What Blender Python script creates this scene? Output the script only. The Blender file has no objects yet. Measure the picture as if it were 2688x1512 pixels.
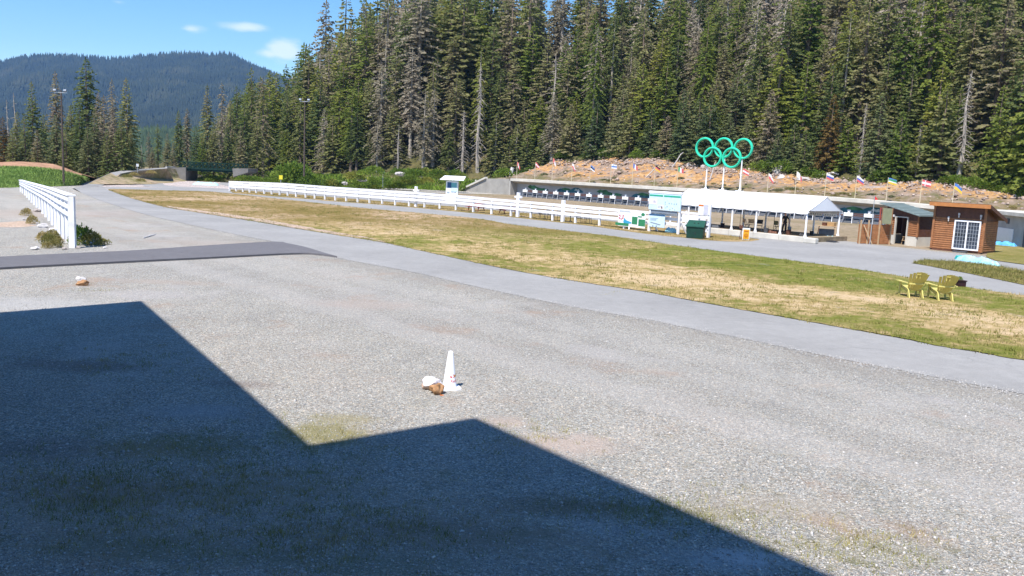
import bpy, math, random
import numpy as np
from mathutils import Vector, Matrix, noise as mnoise
from mathutils.geometry import tessellate_polygon

R = math.radians
sc = bpy.context.scene
COL = sc.collection

# ---------------------------------------------------------------- camera
H = 4.4            # camera height above the gravel lot
FPX = 2200.0       # focal length in photo pixels (photo 2688 x 1512)
PITCH, ROLL = R(8.0), R(2.6)
HAZE = 1.0e-4
cp, sp, cr, sr = math.cos(PITCH), math.sin(PITCH), math.cos(ROLL), math.sin(ROLL)
FW = Vector((0, cp, -sp)); R0 = Vector((1, 0, 0)); U0 = Vector((0, sp, cp))
IR = cr * R0 + sr * U0
IU = -sr * R0 + cr * U0
CAMP = Vector((0, 0, H))
cam_d = bpy.data.cameras.new('camera')
cam = bpy.data.objects.new('camera', cam_d); COL.objects.link(cam)
cam.matrix_world = Matrix(((IR.x, IU.x, -FW.x, 0), (IR.y, IU.y, -FW.y, 0), (IR.z, IU.z, -FW.z, H), (0, 0, 0, 1)))
cam_d.sensor_width = 36.0
cam_d.lens = 36.0 * FPX / 2688.0
cam_d.clip_start = 0.1; cam_d.clip_end = 12000
sc.camera = cam

# ---------------------------------------------------------------- sun, sky, exposure
SUN_EL = R(59)
SH = Vector((0.47, 0.88, 0)).normalized()      # horizontal direction shadows fall
SUN_TO = Vector((-SH.x * math.cos(SUN_EL), -SH.y * math.cos(SUN_EL), math.sin(SUN_EL)))
sun_d = bpy.data.lights.new('sun', 'SUN'); sun_d.energy = 4.8; sun_d.angle = R(0.5); sun_d.color = (1.0, 0.95, 0.89)
sun = bpy.data.objects.new('sun', sun_d); COL.objects.link(sun)
sun.rotation_euler = SUN_TO.to_track_quat('Z', 'Y').to_euler()
sun.location = (0, -20, 60)
w = bpy.data.worlds.new('World'); sc.world = w; w.use_nodes = True
nt = w.node_tree; nt.nodes.clear()
def N(nt, t, **k):
    n = nt.nodes.new(t)
    for a, b in k.items():
        if a.startswith('i_'): n.inputs[a[2:].replace('_', ' ')].default_value = b
        else: setattr(n, a, b)
    return n
sky = N(nt, 'ShaderNodeTexSky', sky_type='NISHITA', sun_disc=False)
sky.sun_elevation = SUN_EL
sky.sun_rotation = math.atan2(SUN_TO.x, SUN_TO.y)
sky.altitude = 900; sky.air_density = 1.0; sky.dust_density = 0.15; sky.ozone_density = 2.4
bg = N(nt, 'ShaderNodeBackground'); bg.inputs['Strength'].default_value = 0.15
out = N(nt, 'ShaderNodeOutputWorld')
tc = N(nt, 'ShaderNodeTexCoord')
# thin fair-weather clouds, low over the ridge: a noise band in the sky by direction
mp = N(nt, 'ShaderNodeMapping'); mp.inputs['Scale'].default_value = (1.0, 1.0, 3.2)
nt.links.new(tc.outputs['Generated'], mp.inputs['Vector'])
nz = N(nt, 'ShaderNodeTexNoise'); nz.inputs['Scale'].default_value = 5.5; nz.inputs['Detail'].default_value = 9; nz.inputs['Roughness'].default_value = 0.6
nt.links.new(mp.outputs['Vector'], nz.inputs['Vector'])
def cloud_spot(direction, size, gain):
    d = N(nt, 'ShaderNodeVectorMath', operation='SUBTRACT'); nt.links.new(tc.outputs['Generated'], d.inputs[0]); d.inputs[1].default_value = direction
    s = N(nt, 'ShaderNodeVectorMath', operation='MULTIPLY'); nt.links.new(d.outputs[0], s.inputs[0]); s.inputs[1].default_value = (1 / size[0], 1 / size[0], 1 / size[1])
    l = N(nt, 'ShaderNodeVectorMath', operation='LENGTH'); nt.links.new(s.outputs[0], l.inputs[0])
    m = N(nt, 'ShaderNodeMapRange'); nt.links.new(l.outputs['Value'], m.inputs['Value'])
    m.inputs['From Min'].default_value = 1.0; m.inputs['From Max'].default_value = 0.0; m.inputs['To Min'].default_value = 0; m.inputs['To Max'].default_value = gain
    return m.outputs[0]

def ray(u, v):
    return (FW + (u - 1344) / FPX * IR - (v - 756) / FPX * IU)
def G(u, v, z=0.0):
    d = ray(u, v); t = (z - H) / d.z
    return CAMP + d * t
def PY(u, v, y):
    d = ray(u, v); return CAMP + d * (y / d.y)
def RP(u, v, p0, wd):
    """hit of the view ray with the vertical plane through p0 along horizontal direction wd"""
    n = Vector((wd.y, -wd.x, 0)); d = ray(u, v)
    t = (Vector(p0) - CAMP).dot(n) / d.dot(n)
    return CAMP + d * t
def PX(p):
    d = Vector(p) - CAMP; k = FPX / d.dot(FW)
    return 1344 + d.dot(IR) * k, 756 - d.dot(IU) * k

acc = None
for (u, v, sz, gn) in ((748, 132, (0.030, 0.020), 0.85), (712, 142, (0.030, 0.011), 0.55), (503, 77, (0.022, 0.008), 0.55), (455, 76, (0.03, 0.005), 0.3), (640, 72, (0.035, 0.007), 0.42), (310, 6, (0.02, 0.009), 0.45), (395, 90, (0.03, 0.005), 0.2)):
    o = cloud_spot(ray(u, v).normalized(), sz, gn)
    if acc is None: acc = o
    else:
        a = N(nt, 'ShaderNodeMath', operation='MAXIMUM'); nt.links.new(acc, a.inputs[0]); nt.links.new(o, a.inputs[1]); acc = a.outputs[0]
mu = N(nt, 'ShaderNodeMath', operation='MULTIPLY_ADD'); nt.links.new(nz.outputs['Fac'], mu.inputs[0]); mu.inputs[1].default_value = 1.6; mu.inputs[2].default_value = -0.95
ad = N(nt, 'ShaderNodeMath', operation='ADD'); nt.links.new(acc, ad.inputs[0]); nt.links.new(mu.outputs[0], ad.inputs[1])
cm = N(nt, 'ShaderNodeMapRange', interpolation_type='SMOOTHSTEP'); nt.links.new(ad.outputs[0], cm.inputs['Value'])
cm.inputs['From Min'].default_value = 0.0; cm.inputs['From Max'].default_value = 0.42; cm.inputs['To Max'].default_value = 0.62
gt = N(nt, 'ShaderNodeMath', operation='GREATER_THAN'); nt.links.new(acc, gt.inputs[0]); gt.inputs[1].default_value = 0.0005
cf = N(nt, 'ShaderNodeMath', operation='MULTIPLY'); nt.links.new(cm.outputs[0], cf.inputs[0]); nt.links.new(gt.outputs[0], cf.inputs[1])
mxc = N(nt, 'ShaderNodeMix', data_type='RGBA'); nt.links.new(cf.outputs[0], mxc.inputs['Factor']); hsv = N(nt, 'ShaderNodeHueSaturation'); hsv.inputs['Saturation'].default_value = 1.28; hsv.inputs['Value'].default_value = 0.78; nt.links.new(sky.outputs[0], hsv.inputs['Color']); nt.links.new(hsv.outputs[0], mxc.inputs['A']); mxc.inputs['B'].default_value = (5.0, 5.2, 5.6, 1)
nt.links.new(mxc.outputs['Result'], bg.inputs['Color']); nt.links.new(bg.outputs[0], out.inputs[0])
sc.view_settings.view_transform = 'Standard'; sc.view_settings.look = 'None'
sc.view_settings.exposure = 0.72; sc.view_settings.gamma = 1.0
sc.cycles.max_bounces = 6; sc.cycles.diffuse_bounces = 3; sc.cycles.glossy_bounces = 2; sc.cycles.volume_bounces = 0
sc.cycles.transparent_max_bounces = 8; sc.cycles.transmission_bounces = 3
sc.cycles.use_denoising = True
sc.cycles.sample_clamp_indirect = 4.0

# ---------------------------------------------------------------- materials
def mk(name):
    m = bpy.data.materials.new(name); m.use_nodes = True
    t = m.node_tree; b = t.nodes['Principled BSDF']; return m, t, b
def lin(c):
    return tuple(((x / 255) / 12.92 if x / 255 <= 0.04045 else (((x / 255) + 0.055) / 1.055) ** 2.4) for x in c)
def c4(c): return (c[0], c[1], c[2], 1)
def ramp(t, fac, stops, interp='LINEAR'):
    r = t.nodes.new('ShaderNodeValToRGB'); e = r.color_ramp.elements; r.color_ramp.interpolation = interp
    while len(e) < len(stops): e.new(0.5)
    for k, (p, c) in enumerate(stops): e[k].position = p; e[k].color = c4(c)
    t.links.new(fac, r.inputs[0]); return r.outputs['Color']
def tnoise(t, vec, scale, detail=4, rough=0.55, stretch=None):
    if stretch:
        m = t.nodes.new('ShaderNodeMapping'); m.inputs['Scale'].default_value = stretch[:3]
        if len(stretch) > 3: m.inputs['Rotation'].default_value = (0, 0, stretch[3])
        t.links.new(vec, m.inputs['Vector']); vec = m.outputs[0]
    n = t.nodes.new('ShaderNodeTexNoise'); n.inputs['Scale'].default_value = scale
    n.inputs['Detail'].default_value = detail; n.inputs['Roughness'].default_value = rough
    t.links.new(vec, n.inputs['Vector']); return n
def mix(t, fac, a, b, blend='MIX'):
    m = t.nodes.new('ShaderNodeMix'); m.data_type = 'RGBA'; m.blend_type = blend
    for s, x in (('Factor', fac), ('A', a), ('B', b)):
        if hasattr(x, 'is_linked') or hasattr(x, 'links'): t.links.new(x, m.inputs[s])
        elif s == 'Factor': m.inputs[s].default_value = x
        else: m.inputs[s].default_value = c4(x)
    return m.outputs['Result']
def mapr(t, x, a, b, c=0, d=1, smooth=False):
    m = t.nodes.new('ShaderNodeMapRange'); t.links.new(x, m.inputs['Value'])
    if smooth: m.interpolation_type = 'SMOOTHSTEP'
    for k, q in zip(('From Min', 'From Max', 'To Min', 'To Max'), (a, b, c, d)): m.inputs[k].default_value = q
    return m.outputs[0]
def math_(t, op, a, b):
    m = t.nodes.new('ShaderNodeMath'); m.operation = op
    for k, x in enumerate((a, b)):
        if isinstance(x, (int, float)): m.inputs[k].default_value = x
        else: t.links.new(x, m.inputs[k])
    return m.outputs[0]
def bump(t, b, h, strength, dist):
    n = t.nodes.new('ShaderNodeBump'); n.inputs['Strength'].default_value = strength; n.inputs['Distance'].default_value = dist
    t.links.new(h, n.inputs['Height']); t.links.new(n.outputs[0], b.inputs['Normal'])
def geo(t): return t.nodes.new('ShaderNodeNewGeometry').outputs['Position']
def objc(t): return t.nodes.new('ShaderNodeTexCoord').outputs['Object']

def simple(name, col, rough=0.6, metal=0.0, var=0.12, scale=3.0, bmp=0.0, world=False, spec=0.3):
    m, t, b = mk(name)
    v = geo(t) if world else objc(t)
    n = tnoise(t, v, scale, 6)
    lo = tuple(x * (1 - var) for x in col); hi = tuple(min(1, x * (1 + var)) for x in col)
    t.links.new(ramp(t, n.outputs['Fac'], [(0.3, lo), (0.7, hi)]), b.inputs['Base Color'])
    b.inputs['Roughness'].default_value = rough; b.inputs['Metallic'].default_value = metal
    b.inputs['Specular IOR Level'].default_value = spec
    if bmp: bump(t, b, tnoise(t, v, scale * 6, 5).outputs['Fac'], bmp, 0.02)
    return m

def gravel(name, base, tint, dark, patch=0.16, speck=(30, 75), weeds=None, streak=None, amt=0.72):
    """crushed stone: coloured stones, paler and browner patches, optional green weeds"""
    m, t, b = mk(name); v = geo(t)
    n1 = tnoise(t, v, patch, 5, 0.6, streak)
    n2 = tnoise(t, v, patch * 6.5, 6, 0.65, streak)
    c = ramp(t, n1.outputs['Fac'], [(0.34, dark), (0.5, base), (0.66, tint)])
    c2 = ramp(t, n2.outputs['Fac'], [(0.3, tuple(x * 0.82 for x in base)), (0.72, tuple(x * 1.18 for x in base))])
    c = mix(t, 0.45, c, c2)
    hs = []
    for s, k in zip(speck, (amt, amt * 0.8)):
        vo = t.nodes.new('ShaderNodeTexVoronoi'); vo.inputs['Scale'].default_value = s; t.links.new(v, vo.inputs['Vector'])
        sep = t.nodes.new('ShaderNodeSeparateColor'); t.links.new(vo.outputs['Color'], sep.inputs[0])
        g = ramp(t, sep.outputs[0], [(0.0, (0.28, 0.28, 0.30)), (0.3, (0.86, 0.85, 0.84)), (0.75, (1.0, 1.0, 1.0)), (0.93, (1.55, 1.5, 1.48)), (1.0, (2.1, 2.05, 2.0))])
        hue = ramp(t, sep.outputs[1], [(0.2, (0.93, 1.0, 1.06)), (0.55, (1, 1, 1)), (0.85, (1.12, 1.0, 0.86))])
        c = mix(t, k, c, mix(t, 1.0, c, g, 'MULTIPLY')); c = mix(t, k, c, mix(t, 1.0, c, hue, 'MULTIPLY'))
        hs.append(vo.outputs['Distance'])
    if weeds:
        for wd_ in weeds:
            col, sc_, lo, hi, am = wd_[:5]
            wn = tnoise(t, v, sc_, 8, 0.68); fk = mapr(t, wn.outputs['Fac'], lo, hi, 0, am, True)
            if len(wd_) > 5:      # grows only in the near part of the lot, beside the building
                sx_ = t.nodes.new('ShaderNodeSeparateXYZ'); t.links.new(v, sx_.inputs[0]); fk = math_(t, 'MULTIPLY', fk, mapr(t, sx_.outputs[1], wd_[5], wd_[6], 0.12, 1, True))
            c = mix(t, fk, c, col)
    t.links.new(c, b.inputs['Base Color'])
    b.inputs['Roughness'].default_value = 0.95; b.inputs['Specular IOR Level'].default_value = 0.15
    bump(t, b, math_(t, 'ADD', hs[0], math_(t, 'MULTIPLY', hs[1], 0.5)), 0.9, 0.035)
    return m

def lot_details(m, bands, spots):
    """packed wheel tracks and patches of other ground, each with its place and outline in the lot; those in the roof shadow are lightened to lift it"""
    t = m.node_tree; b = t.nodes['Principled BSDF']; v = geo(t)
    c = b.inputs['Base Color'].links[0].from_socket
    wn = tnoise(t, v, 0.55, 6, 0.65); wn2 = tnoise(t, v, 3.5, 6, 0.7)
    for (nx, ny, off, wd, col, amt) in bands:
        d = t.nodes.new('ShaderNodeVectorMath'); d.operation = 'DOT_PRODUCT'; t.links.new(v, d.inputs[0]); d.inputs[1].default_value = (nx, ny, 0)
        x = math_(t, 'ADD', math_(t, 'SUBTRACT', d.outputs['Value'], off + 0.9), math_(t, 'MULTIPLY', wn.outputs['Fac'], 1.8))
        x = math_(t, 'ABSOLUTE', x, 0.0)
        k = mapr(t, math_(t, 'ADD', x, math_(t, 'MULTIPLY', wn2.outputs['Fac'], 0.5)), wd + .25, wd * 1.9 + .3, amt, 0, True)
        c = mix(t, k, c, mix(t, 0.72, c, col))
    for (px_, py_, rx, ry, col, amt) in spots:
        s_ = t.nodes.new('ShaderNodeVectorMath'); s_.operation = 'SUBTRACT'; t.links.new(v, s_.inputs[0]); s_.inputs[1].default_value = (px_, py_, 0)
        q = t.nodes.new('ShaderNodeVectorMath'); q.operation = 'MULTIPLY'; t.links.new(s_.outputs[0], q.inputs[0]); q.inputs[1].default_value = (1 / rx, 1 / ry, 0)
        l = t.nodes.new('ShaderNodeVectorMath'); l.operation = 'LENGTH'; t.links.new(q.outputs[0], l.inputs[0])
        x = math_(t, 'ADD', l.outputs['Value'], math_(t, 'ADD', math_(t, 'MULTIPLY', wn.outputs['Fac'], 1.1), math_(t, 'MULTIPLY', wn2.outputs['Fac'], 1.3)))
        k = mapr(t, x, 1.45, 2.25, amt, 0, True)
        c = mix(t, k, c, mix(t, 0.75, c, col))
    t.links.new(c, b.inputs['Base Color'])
def ordinal(n):
    o_ = ['', 'first', 'second', 'third', 'fourth', 'fifth', 'sixth', 'seventh', 'eighth', 'ninth', 'tenth', 'eleventh', 'twelfth', 'thirteenth', 'fourteenth', 'fifteenth', 'sixteenth', 'seventeenth', 'eighteenth', 'nineteenth']
    if n < 20: return o_[n]
    tens = {2: 'twent', 3: 'thirt', 4: 'fort', 5: 'fift', 6: 'sixt', 7: 'sevent'}[n // 10]
    return tens + 'ieth' if n % 10 == 0 else tens + 'y-' + o_[n % 10]
def number_alike(objs):
    """look-alikes get their place in the row, counted from the left, in the label"""
    by = {}
    for o in objs: by.setdefault(o['label'], []).append(o)
    for lab, os_ in by.items():
        if len(os_) < 2: continue
        os_.sort(key=lambda o: PX(o.location)[0])
        for k, o in enumerate(os_): o['label'] = '%s, %s from the left' % (lab, ordinal(k + 1))
def turf(name, cols, patch=0.12, mask=None, bare=None):
    """grass cover of mixed greens and straw; cols = list of (pos, colour)"""
    m, t, b = mk(name); v = geo(t)
    n1 = tnoise(t, v, patch, 6, 0.62, (1.0, 1.0, 1, 0)); n2 = tnoise(t, v, 2.2, 7, 0.7); n3 = tnoise(t, v, 14, 6, 0.75)
    f = math_(t, 'ADD', math_(t, 'MULTIPLY', n1.outputs['Fac'], 0.62), math_(t, 'MULTIPLY', n2.outputs['Fac'], 0.38))
    c = ramp(t, f, cols)
    g = ramp(t, n3.outputs['Fac'], [(0.3, (0.55, 0.55, 0.52)), (0.5, (1, 1, 1)), (0.72, (1.45, 1.42, 1.35))])
    c = mix(t, 0.8, c, mix(t, 1.0, c, g, 'MULTIPLY'))
    if bare:
        n4 = tnoise(t, v, 0.5, 8, 0.7)
        c = mix(t, mapr(t, n4.outputs['Fac'], bare[1], bare[2], 0, 0.85, True), c, bare[0])
    t.links.new(c, b.inputs['Base Color']); b.inputs['Roughness'].default_value = 1.0; b.inputs['Specular IOR Level'].default_value = 0.05
    bump(t, b, math_(t, 'ADD', n3.outputs['Fac'], n2.outputs['Fac']), 0.9, 0.06)
    return m

def asphalt(name, col, var=0.08):
    m, t, b = mk(name); v = geo(t)
    n1 = tnoise(t, v, 0.22, 5, 0.6); n2 = tnoise(t, v, 60, 3, 0.8); n3 = tnoise(t, v, 2.5, 6, 0.7)
    c = ramp(t, n1.outputs['Fac'], [(0.3, tuple(x * (1 - var) for x in col)), (0.7, tuple(x * (1 + var) for x in col))])
    g = ramp(t, n2.outputs['Fac'], [(0.3, (0.72, 0.72, 0.73)), (0.5, (1, 1, 1)), (0.7, (1.25, 1.24, 1.22))])
    c = mix(t, 1.0, c, g, 'MULTIPLY')
    g = ramp(t, n3.outputs['Fac'], [(0.3, (0.90, 0.90, 0.90)), (0.7, (1.08, 1.08, 1.08))])
    c = mix(t, 1.0, c, g, 'MULTIPLY')
    # thin wandering cracks and a few darker stains
    dn = t.nodes.new('ShaderNodeVectorMath'); dn.operation = 'ADD'; t.links.new(v, dn.inputs[0]); t.links.new(tnoise(t, v, 1.2, 4, 0.6).outputs['Color'], dn.inputs[1])
    vo = t.nodes.new('ShaderNodeTexVoronoi'); vo.feature = 'DISTANCE_TO_EDGE'; vo.inputs['Scale'].default_value = 0.16; t.links.new(dn.outputs[0], vo.inputs['Vector'])
    gate = mapr(t, tnoise(t, v, 0.1, 2, 0.5).outputs['Fac'], 0.48, 0.56)
    c = mix(t, math_(t, 'MULTIPLY', mapr(t, vo.outputs['Distance'], 0.0, 0.005, 0.25, 0), gate), c, (col[0] * .35, col[1] * .35, col[2] * .35))
    c = mix(t, mapr(t, tnoise(t, v, 0.7, 8, 0.7).outputs['Fac'], 0.60, 0.72, 0, 0.28, True), c, (col[0] * .62, col[1] * .6, col[2] * .57))
    t.links.new(c, b.inputs['Base Color']); b.inputs['Roughness'].default_value = 0.9; b.inputs['Specular IOR Level'].default_value = 0.25
    bump(t, b, n2.outputs['Fac'], 0.5, 0.01)
    return m

def leafy(name, stops, scale=0.45, trans=0.42, rnd=0.55):
    """foliage colour: varies from plant to plant and from clump to clump"""
    m, t, b = mk(name)
    oi = t.nodes.new('ShaderNodeObjectInfo'); n = tnoise(t, geo(t), scale, 4, 0.6)
    f = math_(t, 'ADD', math_(t, 'MULTIPLY', oi.outputs['Random'], rnd), math_(t, 'MULTIPLY', mapr(t, n.outputs['Fac'], 0.28, 0.72), 1 - rnd))
    c = ramp(t, f, stops)
    n2 = tnoise(t, geo(t), 2.6, 3, 0.7)
    c = mix(t, 1.0, c, ramp(t, n2.outputs['Fac'], [(0.3, (0.72, 0.74, 0.72)), (0.7, (1.3, 1.28, 1.22))]), 'MULTIPLY')
    t.links.new(c, b.inputs['Base Color']); b.inputs['Roughness'].default_value = 0.75; b.inputs['Specular IOR Level'].default_value = 0.2
    tr = t.nodes.new('ShaderNodeBsdfTranslucent'); t.links.new(c, tr.inputs['Color'])
    ms = t.nodes.new('ShaderNodeMixShader'); ms.inputs[0].default_value = trans
    o = t.nodes['Material Output']; t.links.new(b.outputs[0], ms.inputs[1]); t.links.new(tr.outputs[0], ms.inputs[2]); t.links.new(ms.outputs[0], o.inputs[0])
    return m

M = {}
M['gravel'] = gravel('gravel', (0.420, 0.408, 0.376), (0.475, 0.442, 0.405), (0.345, 0.337, 0.318), speck=(36, 85),
                     weeds=[((0.20, 0.18, 0.07), 0.8, 0.54, 0.70, 0.5, 17, 11), ((0.15, 0.14, 0.045), 2.2, 0.52, 0.68, 0.6, 13, 8.5), ((0.40, 0.27, 0.19), 0.3, 0.55, 0.68, 0.5), ((0.50, 0.47, 0.47), 0.14, 0.54, 0.64, 0.4)], streak=(1.0, 0.5, 1, R(-30)))
M['asphalt'] = asphalt('pale_asphalt', (0.278, 0.272, 0.264), 0.12)
M['asphalt_dark'] = asphalt('dark_asphalt', (0.135, 0.13, 0.138))
M['white'] = simple('white_paint', (0.82, 0.82, 0.86), 0.5, var=0.05, scale=2, bmp=0.1)
def weathered_white(name):
    m, t, b = mk(name); v = geo(t); n = tnoise(t, v, 1.1, 7, .7); n2 = tnoise(t, v, 9, 5, .7)
    c = ramp(t, n.outputs['Fac'], [(.32, (.66, .65, .64)), (.46, (.80, .80, .83)), (.7, (.84, .84, .87))])
    c = mix(t, mapr(t, n2.outputs['Fac'], .60, .72, 0, .45, True), c, (.52, .48, .42))
    t.links.new(c, b.inputs['Base Color']); b.inputs['Roughness'].default_value = .6; bump(t, b, n2.outputs['Fac'], .3, .01); return m
M['fence_white'] = weathered_white('weathered_white_paint')
M['white2'] = simple('white_board', (0.80, 0.81, 0.82), 0.4, var=0.03)
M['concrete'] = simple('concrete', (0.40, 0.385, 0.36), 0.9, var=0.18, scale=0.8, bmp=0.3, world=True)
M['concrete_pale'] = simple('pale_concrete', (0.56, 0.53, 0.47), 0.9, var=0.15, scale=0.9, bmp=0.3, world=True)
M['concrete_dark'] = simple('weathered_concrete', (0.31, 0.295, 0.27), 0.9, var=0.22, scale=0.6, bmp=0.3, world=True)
M['wall_grey'] = simple('painted_grey_wall', (0.40, 0.42, 0.46), 0.85, var=0.08, scale=0.7, world=True)
M['bark'] = simple('bark', (0.17, 0.13, 0.10), 0.95, var=0.4, scale=2.5, bmp=0.5)
M['bark_grey'] = simple('grey_bark', (0.34, 0.30, 0.26), 0.95, var=0.35, scale=2.5, bmp=0.5)
M['wood'] = simple('stained_wood', (0.30, 0.13, 0.055), 0.6, var=0.25, scale=4)
M['wood_dark'] = simple('dark_stained_wood', (0.12, 0.05, 0.03), 0.6, var=0.25, scale=4)
M['wood_raw'] = simple('raw_timber', (0.46, 0.32, 0.19), 0.8, var=0.2, scale=4)
M['wood_red'] = simple('red_stained_wood', (0.28, 0.06, 0.045), 0.7, var=0.25, scale=4)
M['pole'] = simple('creosoted_pole', (0.085, 0.065, 0.055), 0.9, var=0.3, scale=3)
M['flagpole'] = simple('pale_pole', (0.55, 0.47, 0.33), 0.7, var=0.1)
M['steel'] = simple('galvanised_steel', (0.45, 0.46, 0.48), 0.45, 0.6, var=0.1)
M['roof_metal'] = simple('grey_green_metal_roof', (0.22, 0.27, 0.26), 0.45, 0.2, var=0.1, scale=1.5)
M['fascia'] = simple('orange_fascia', (0.42, 0.17, 0.055), 0.55, var=0.15, scale=3)
M['black'] = simple('black_plastic', (0.025, 0.025, 0.028), 0.5, var=0.2)
M['darkgrey'] = simple('dark_grey', (0.08, 0.085, 0.095), 0.7, var=0.2)
M['cyan'] = simple('pale_cyan_tarp', (0.38, 0.72, 0.85), 0.5, var=0.3, scale=9, bmp=0.8)
M['blue'] = simple('blue_tarp', (0.10, 0.38, 0.75), 0.5, var=0.2, scale=6, bmp=0.6)
M['ringgreen'] = simple('turquoise_green_paint', (0.035, 0.58, 0.37), 0.4, var=0.06)
M['bin'] = simple('dark_green_plastic', (0.009, 0.042, 0.028), 0.5, var=0.2)
M['yellow'] = simple('yellow_chair_paint', (0.60, 0.53, 0.17), 0.5, var=0.08)
M['signyellow'] = simple('sign_yellow', (0.85, 0.45, 0.03), 0.5, var=0.05)
M['signorange'] = simple('sign_orange', (0.62, 0.16, 0.02), 0.5, var=0.05)
M['yellowbright'] = simple('bright_yellow', (0.85, 0.72, 0.05), 0.5, var=0.05)
M['paleblue'] = simple('pale_blue_print', (0.55, 0.72, 0.84), 0.4, var=0.1, scale=5)
M['palepink'] = simple('pale_pink_print', (0.72, 0.66, 0.74), 0.4, var=0.05)
M['teal'] = simple('teal_print', (0.03, 0.36, 0.24), 0.4, var=0.1)
M['navy'] = simple('navy_print', (0.03, 0.09, 0.20), 0.4, var=0.1)
M['mural_green'] = simple('mural_green', (0.05, 0.17, 0.09), 0.7, var=0.6, scale=1.2, world=True)
M['mural_blue'] = simple('mural_blue', (0.03, 0.13, 0.19), 0.7, var=0.5, scale=1.5, world=True)
M['mural_pale'] = simple('mural_pale', (0.42, 0.50, 0.55), 0.7, var=0.2, scale=2, world=True)
M['print_grey'] = simple('grey_print', (0.22, 0.26, 0.32), 0.5, var=0.15)
M['print_green'] = simple('green_print', (0.03, 0.20, 0.09), 0.5, var=0.3, scale=8)
M['red'] = simple('red', (0.62, 0.035, 0.03), 0.6, var=0.06)
M['flag_red'] = simple('flag_red', (0.60, 0.12, 0.12), 0.8, var=0.06)
M['f_white'] = simple('flag_white', (0.74, 0.74, 0.77), 0.8, var=0.03)
M['f_blue'] = simple('flag_blue', (0.09, 0.13, 0.40), 0.8, var=0.05)
M['f_black'] = simple('flag_black', (0.02, 0.02, 0.02), 0.8, var=0.05)
M['f_gold'] = simple('flag_gold', (0.75, 0.48, 0.06), 0.8, var=0.05)
M['f_green'] = simple('flag_green', (0.06, 0.30, 0.14), 0.8, var=0.05)
M['f_skyblue'] = simple('flag_sky_blue', (0.09, 0.20, 0.50), 0.8, var=0.05)
M['skin'] = simple('skin', (0.50, 0.28, 0.20), 0.6, var=0.06)
M['cloth_black'] = simple('black_cloth', (0.018, 0.018, 0.02), 0.9, var=0.3)
M['cloth_dark'] = simple('dark_trousers', (0.03, 0.026, 0.03), 0.9, var=0.3)
M['canvas'] = simple('white_canvas', (0.86, 0.86, 0.88), 0.7, var=0.02, scale=1)
M['rock_pale'] = simple('pale_rock', (0.60, 0.57, 0.56), 0.9, var=0.15, scale=6, bmp=0.5)
M['rock_brown'] = simple('brown_rock', (0.36, 0.20, 0.10), 0.9, var=0.35, scale=7, bmp=0.6)
M['boulder'] = simple('boulder_stone', (0.42, 0.39, 0.37), 0.95, var=0.3, scale=1.5, bmp=0.6, world=True)
M['rock_grey'] = simple('grey_rock', (0.33, 0.29, 0.27), 0.95, var=0.35, scale=0.9, world=True)
M['leaf_fir'] = leafy('fir_foliage', [(0.12, (0.081, 0.119, 0.043)), (0.34, (0.161, 0.191, 0.063)), (0.55, (0.254, 0.247, 0.102)), (0.78, (0.263, 0.223, 0.150)), (0.95, (0.322, 0.257, 0.217))])
M['leaf_young'] = leafy('young_fir_foliage', [(0.15, (0.075, 0.113, 0.050)), (0.5, (0.160, 0.188, 0.081)), (0.85, (0.230, 0.226, 0.119))])
M['leaf_green'] = leafy('fresh_fir_foliage', [(0.15, (0.097, 0.144, 0.029)), (0.55, (0.193, 0.234, 0.046)), (0.9, (0.289, 0.275, 0.057))])
M['leaf_grey'] = leafy('lichened_foliage', [(0.15, (0.199, 0.179, 0.127)), (0.55, (0.331, 0.293, 0.222)), (0.9, (0.439, 0.372, 0.318))])
M['leaf_brown'] = leafy('rusty_foliage', [(0.15, (0.130, 0.078, 0.026)), (0.9, (0.221, 0.156, 0.046))])
M['leaf_bush'] = leafy('bush_foliage', [(0.15, (0.09, 0.15, 0.025)), (0.55, (0.16, 0.24, 0.035)), (0.9, (0.26, 0.30, 0.06))], scale=1.2)
M['leaf_weed'] = leafy('weed_foliage', [(0.15, (0.20, 0.20, 0.06)), (0.9, (0.46, 0.36, 0.16))], scale=2)
M['leaf_far'] = leafy('far_forest_foliage', [(0.2, (0.012, 0.020, 0.012)), (0.6, (0.022, 0.032, 0.017)), (0.9, (0.042, 0.048, 0.026))], scale=0.012, trans=0.0, rnd=0.0)
M['leaf_valley'] = leafy('valley_forest_foliage', [(0.2, (0.022, 0.040, 0.020)), (0.9, (0.045, 0.072, 0.032))], scale=0.03, trans=0.0, rnd=0.0)

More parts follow.
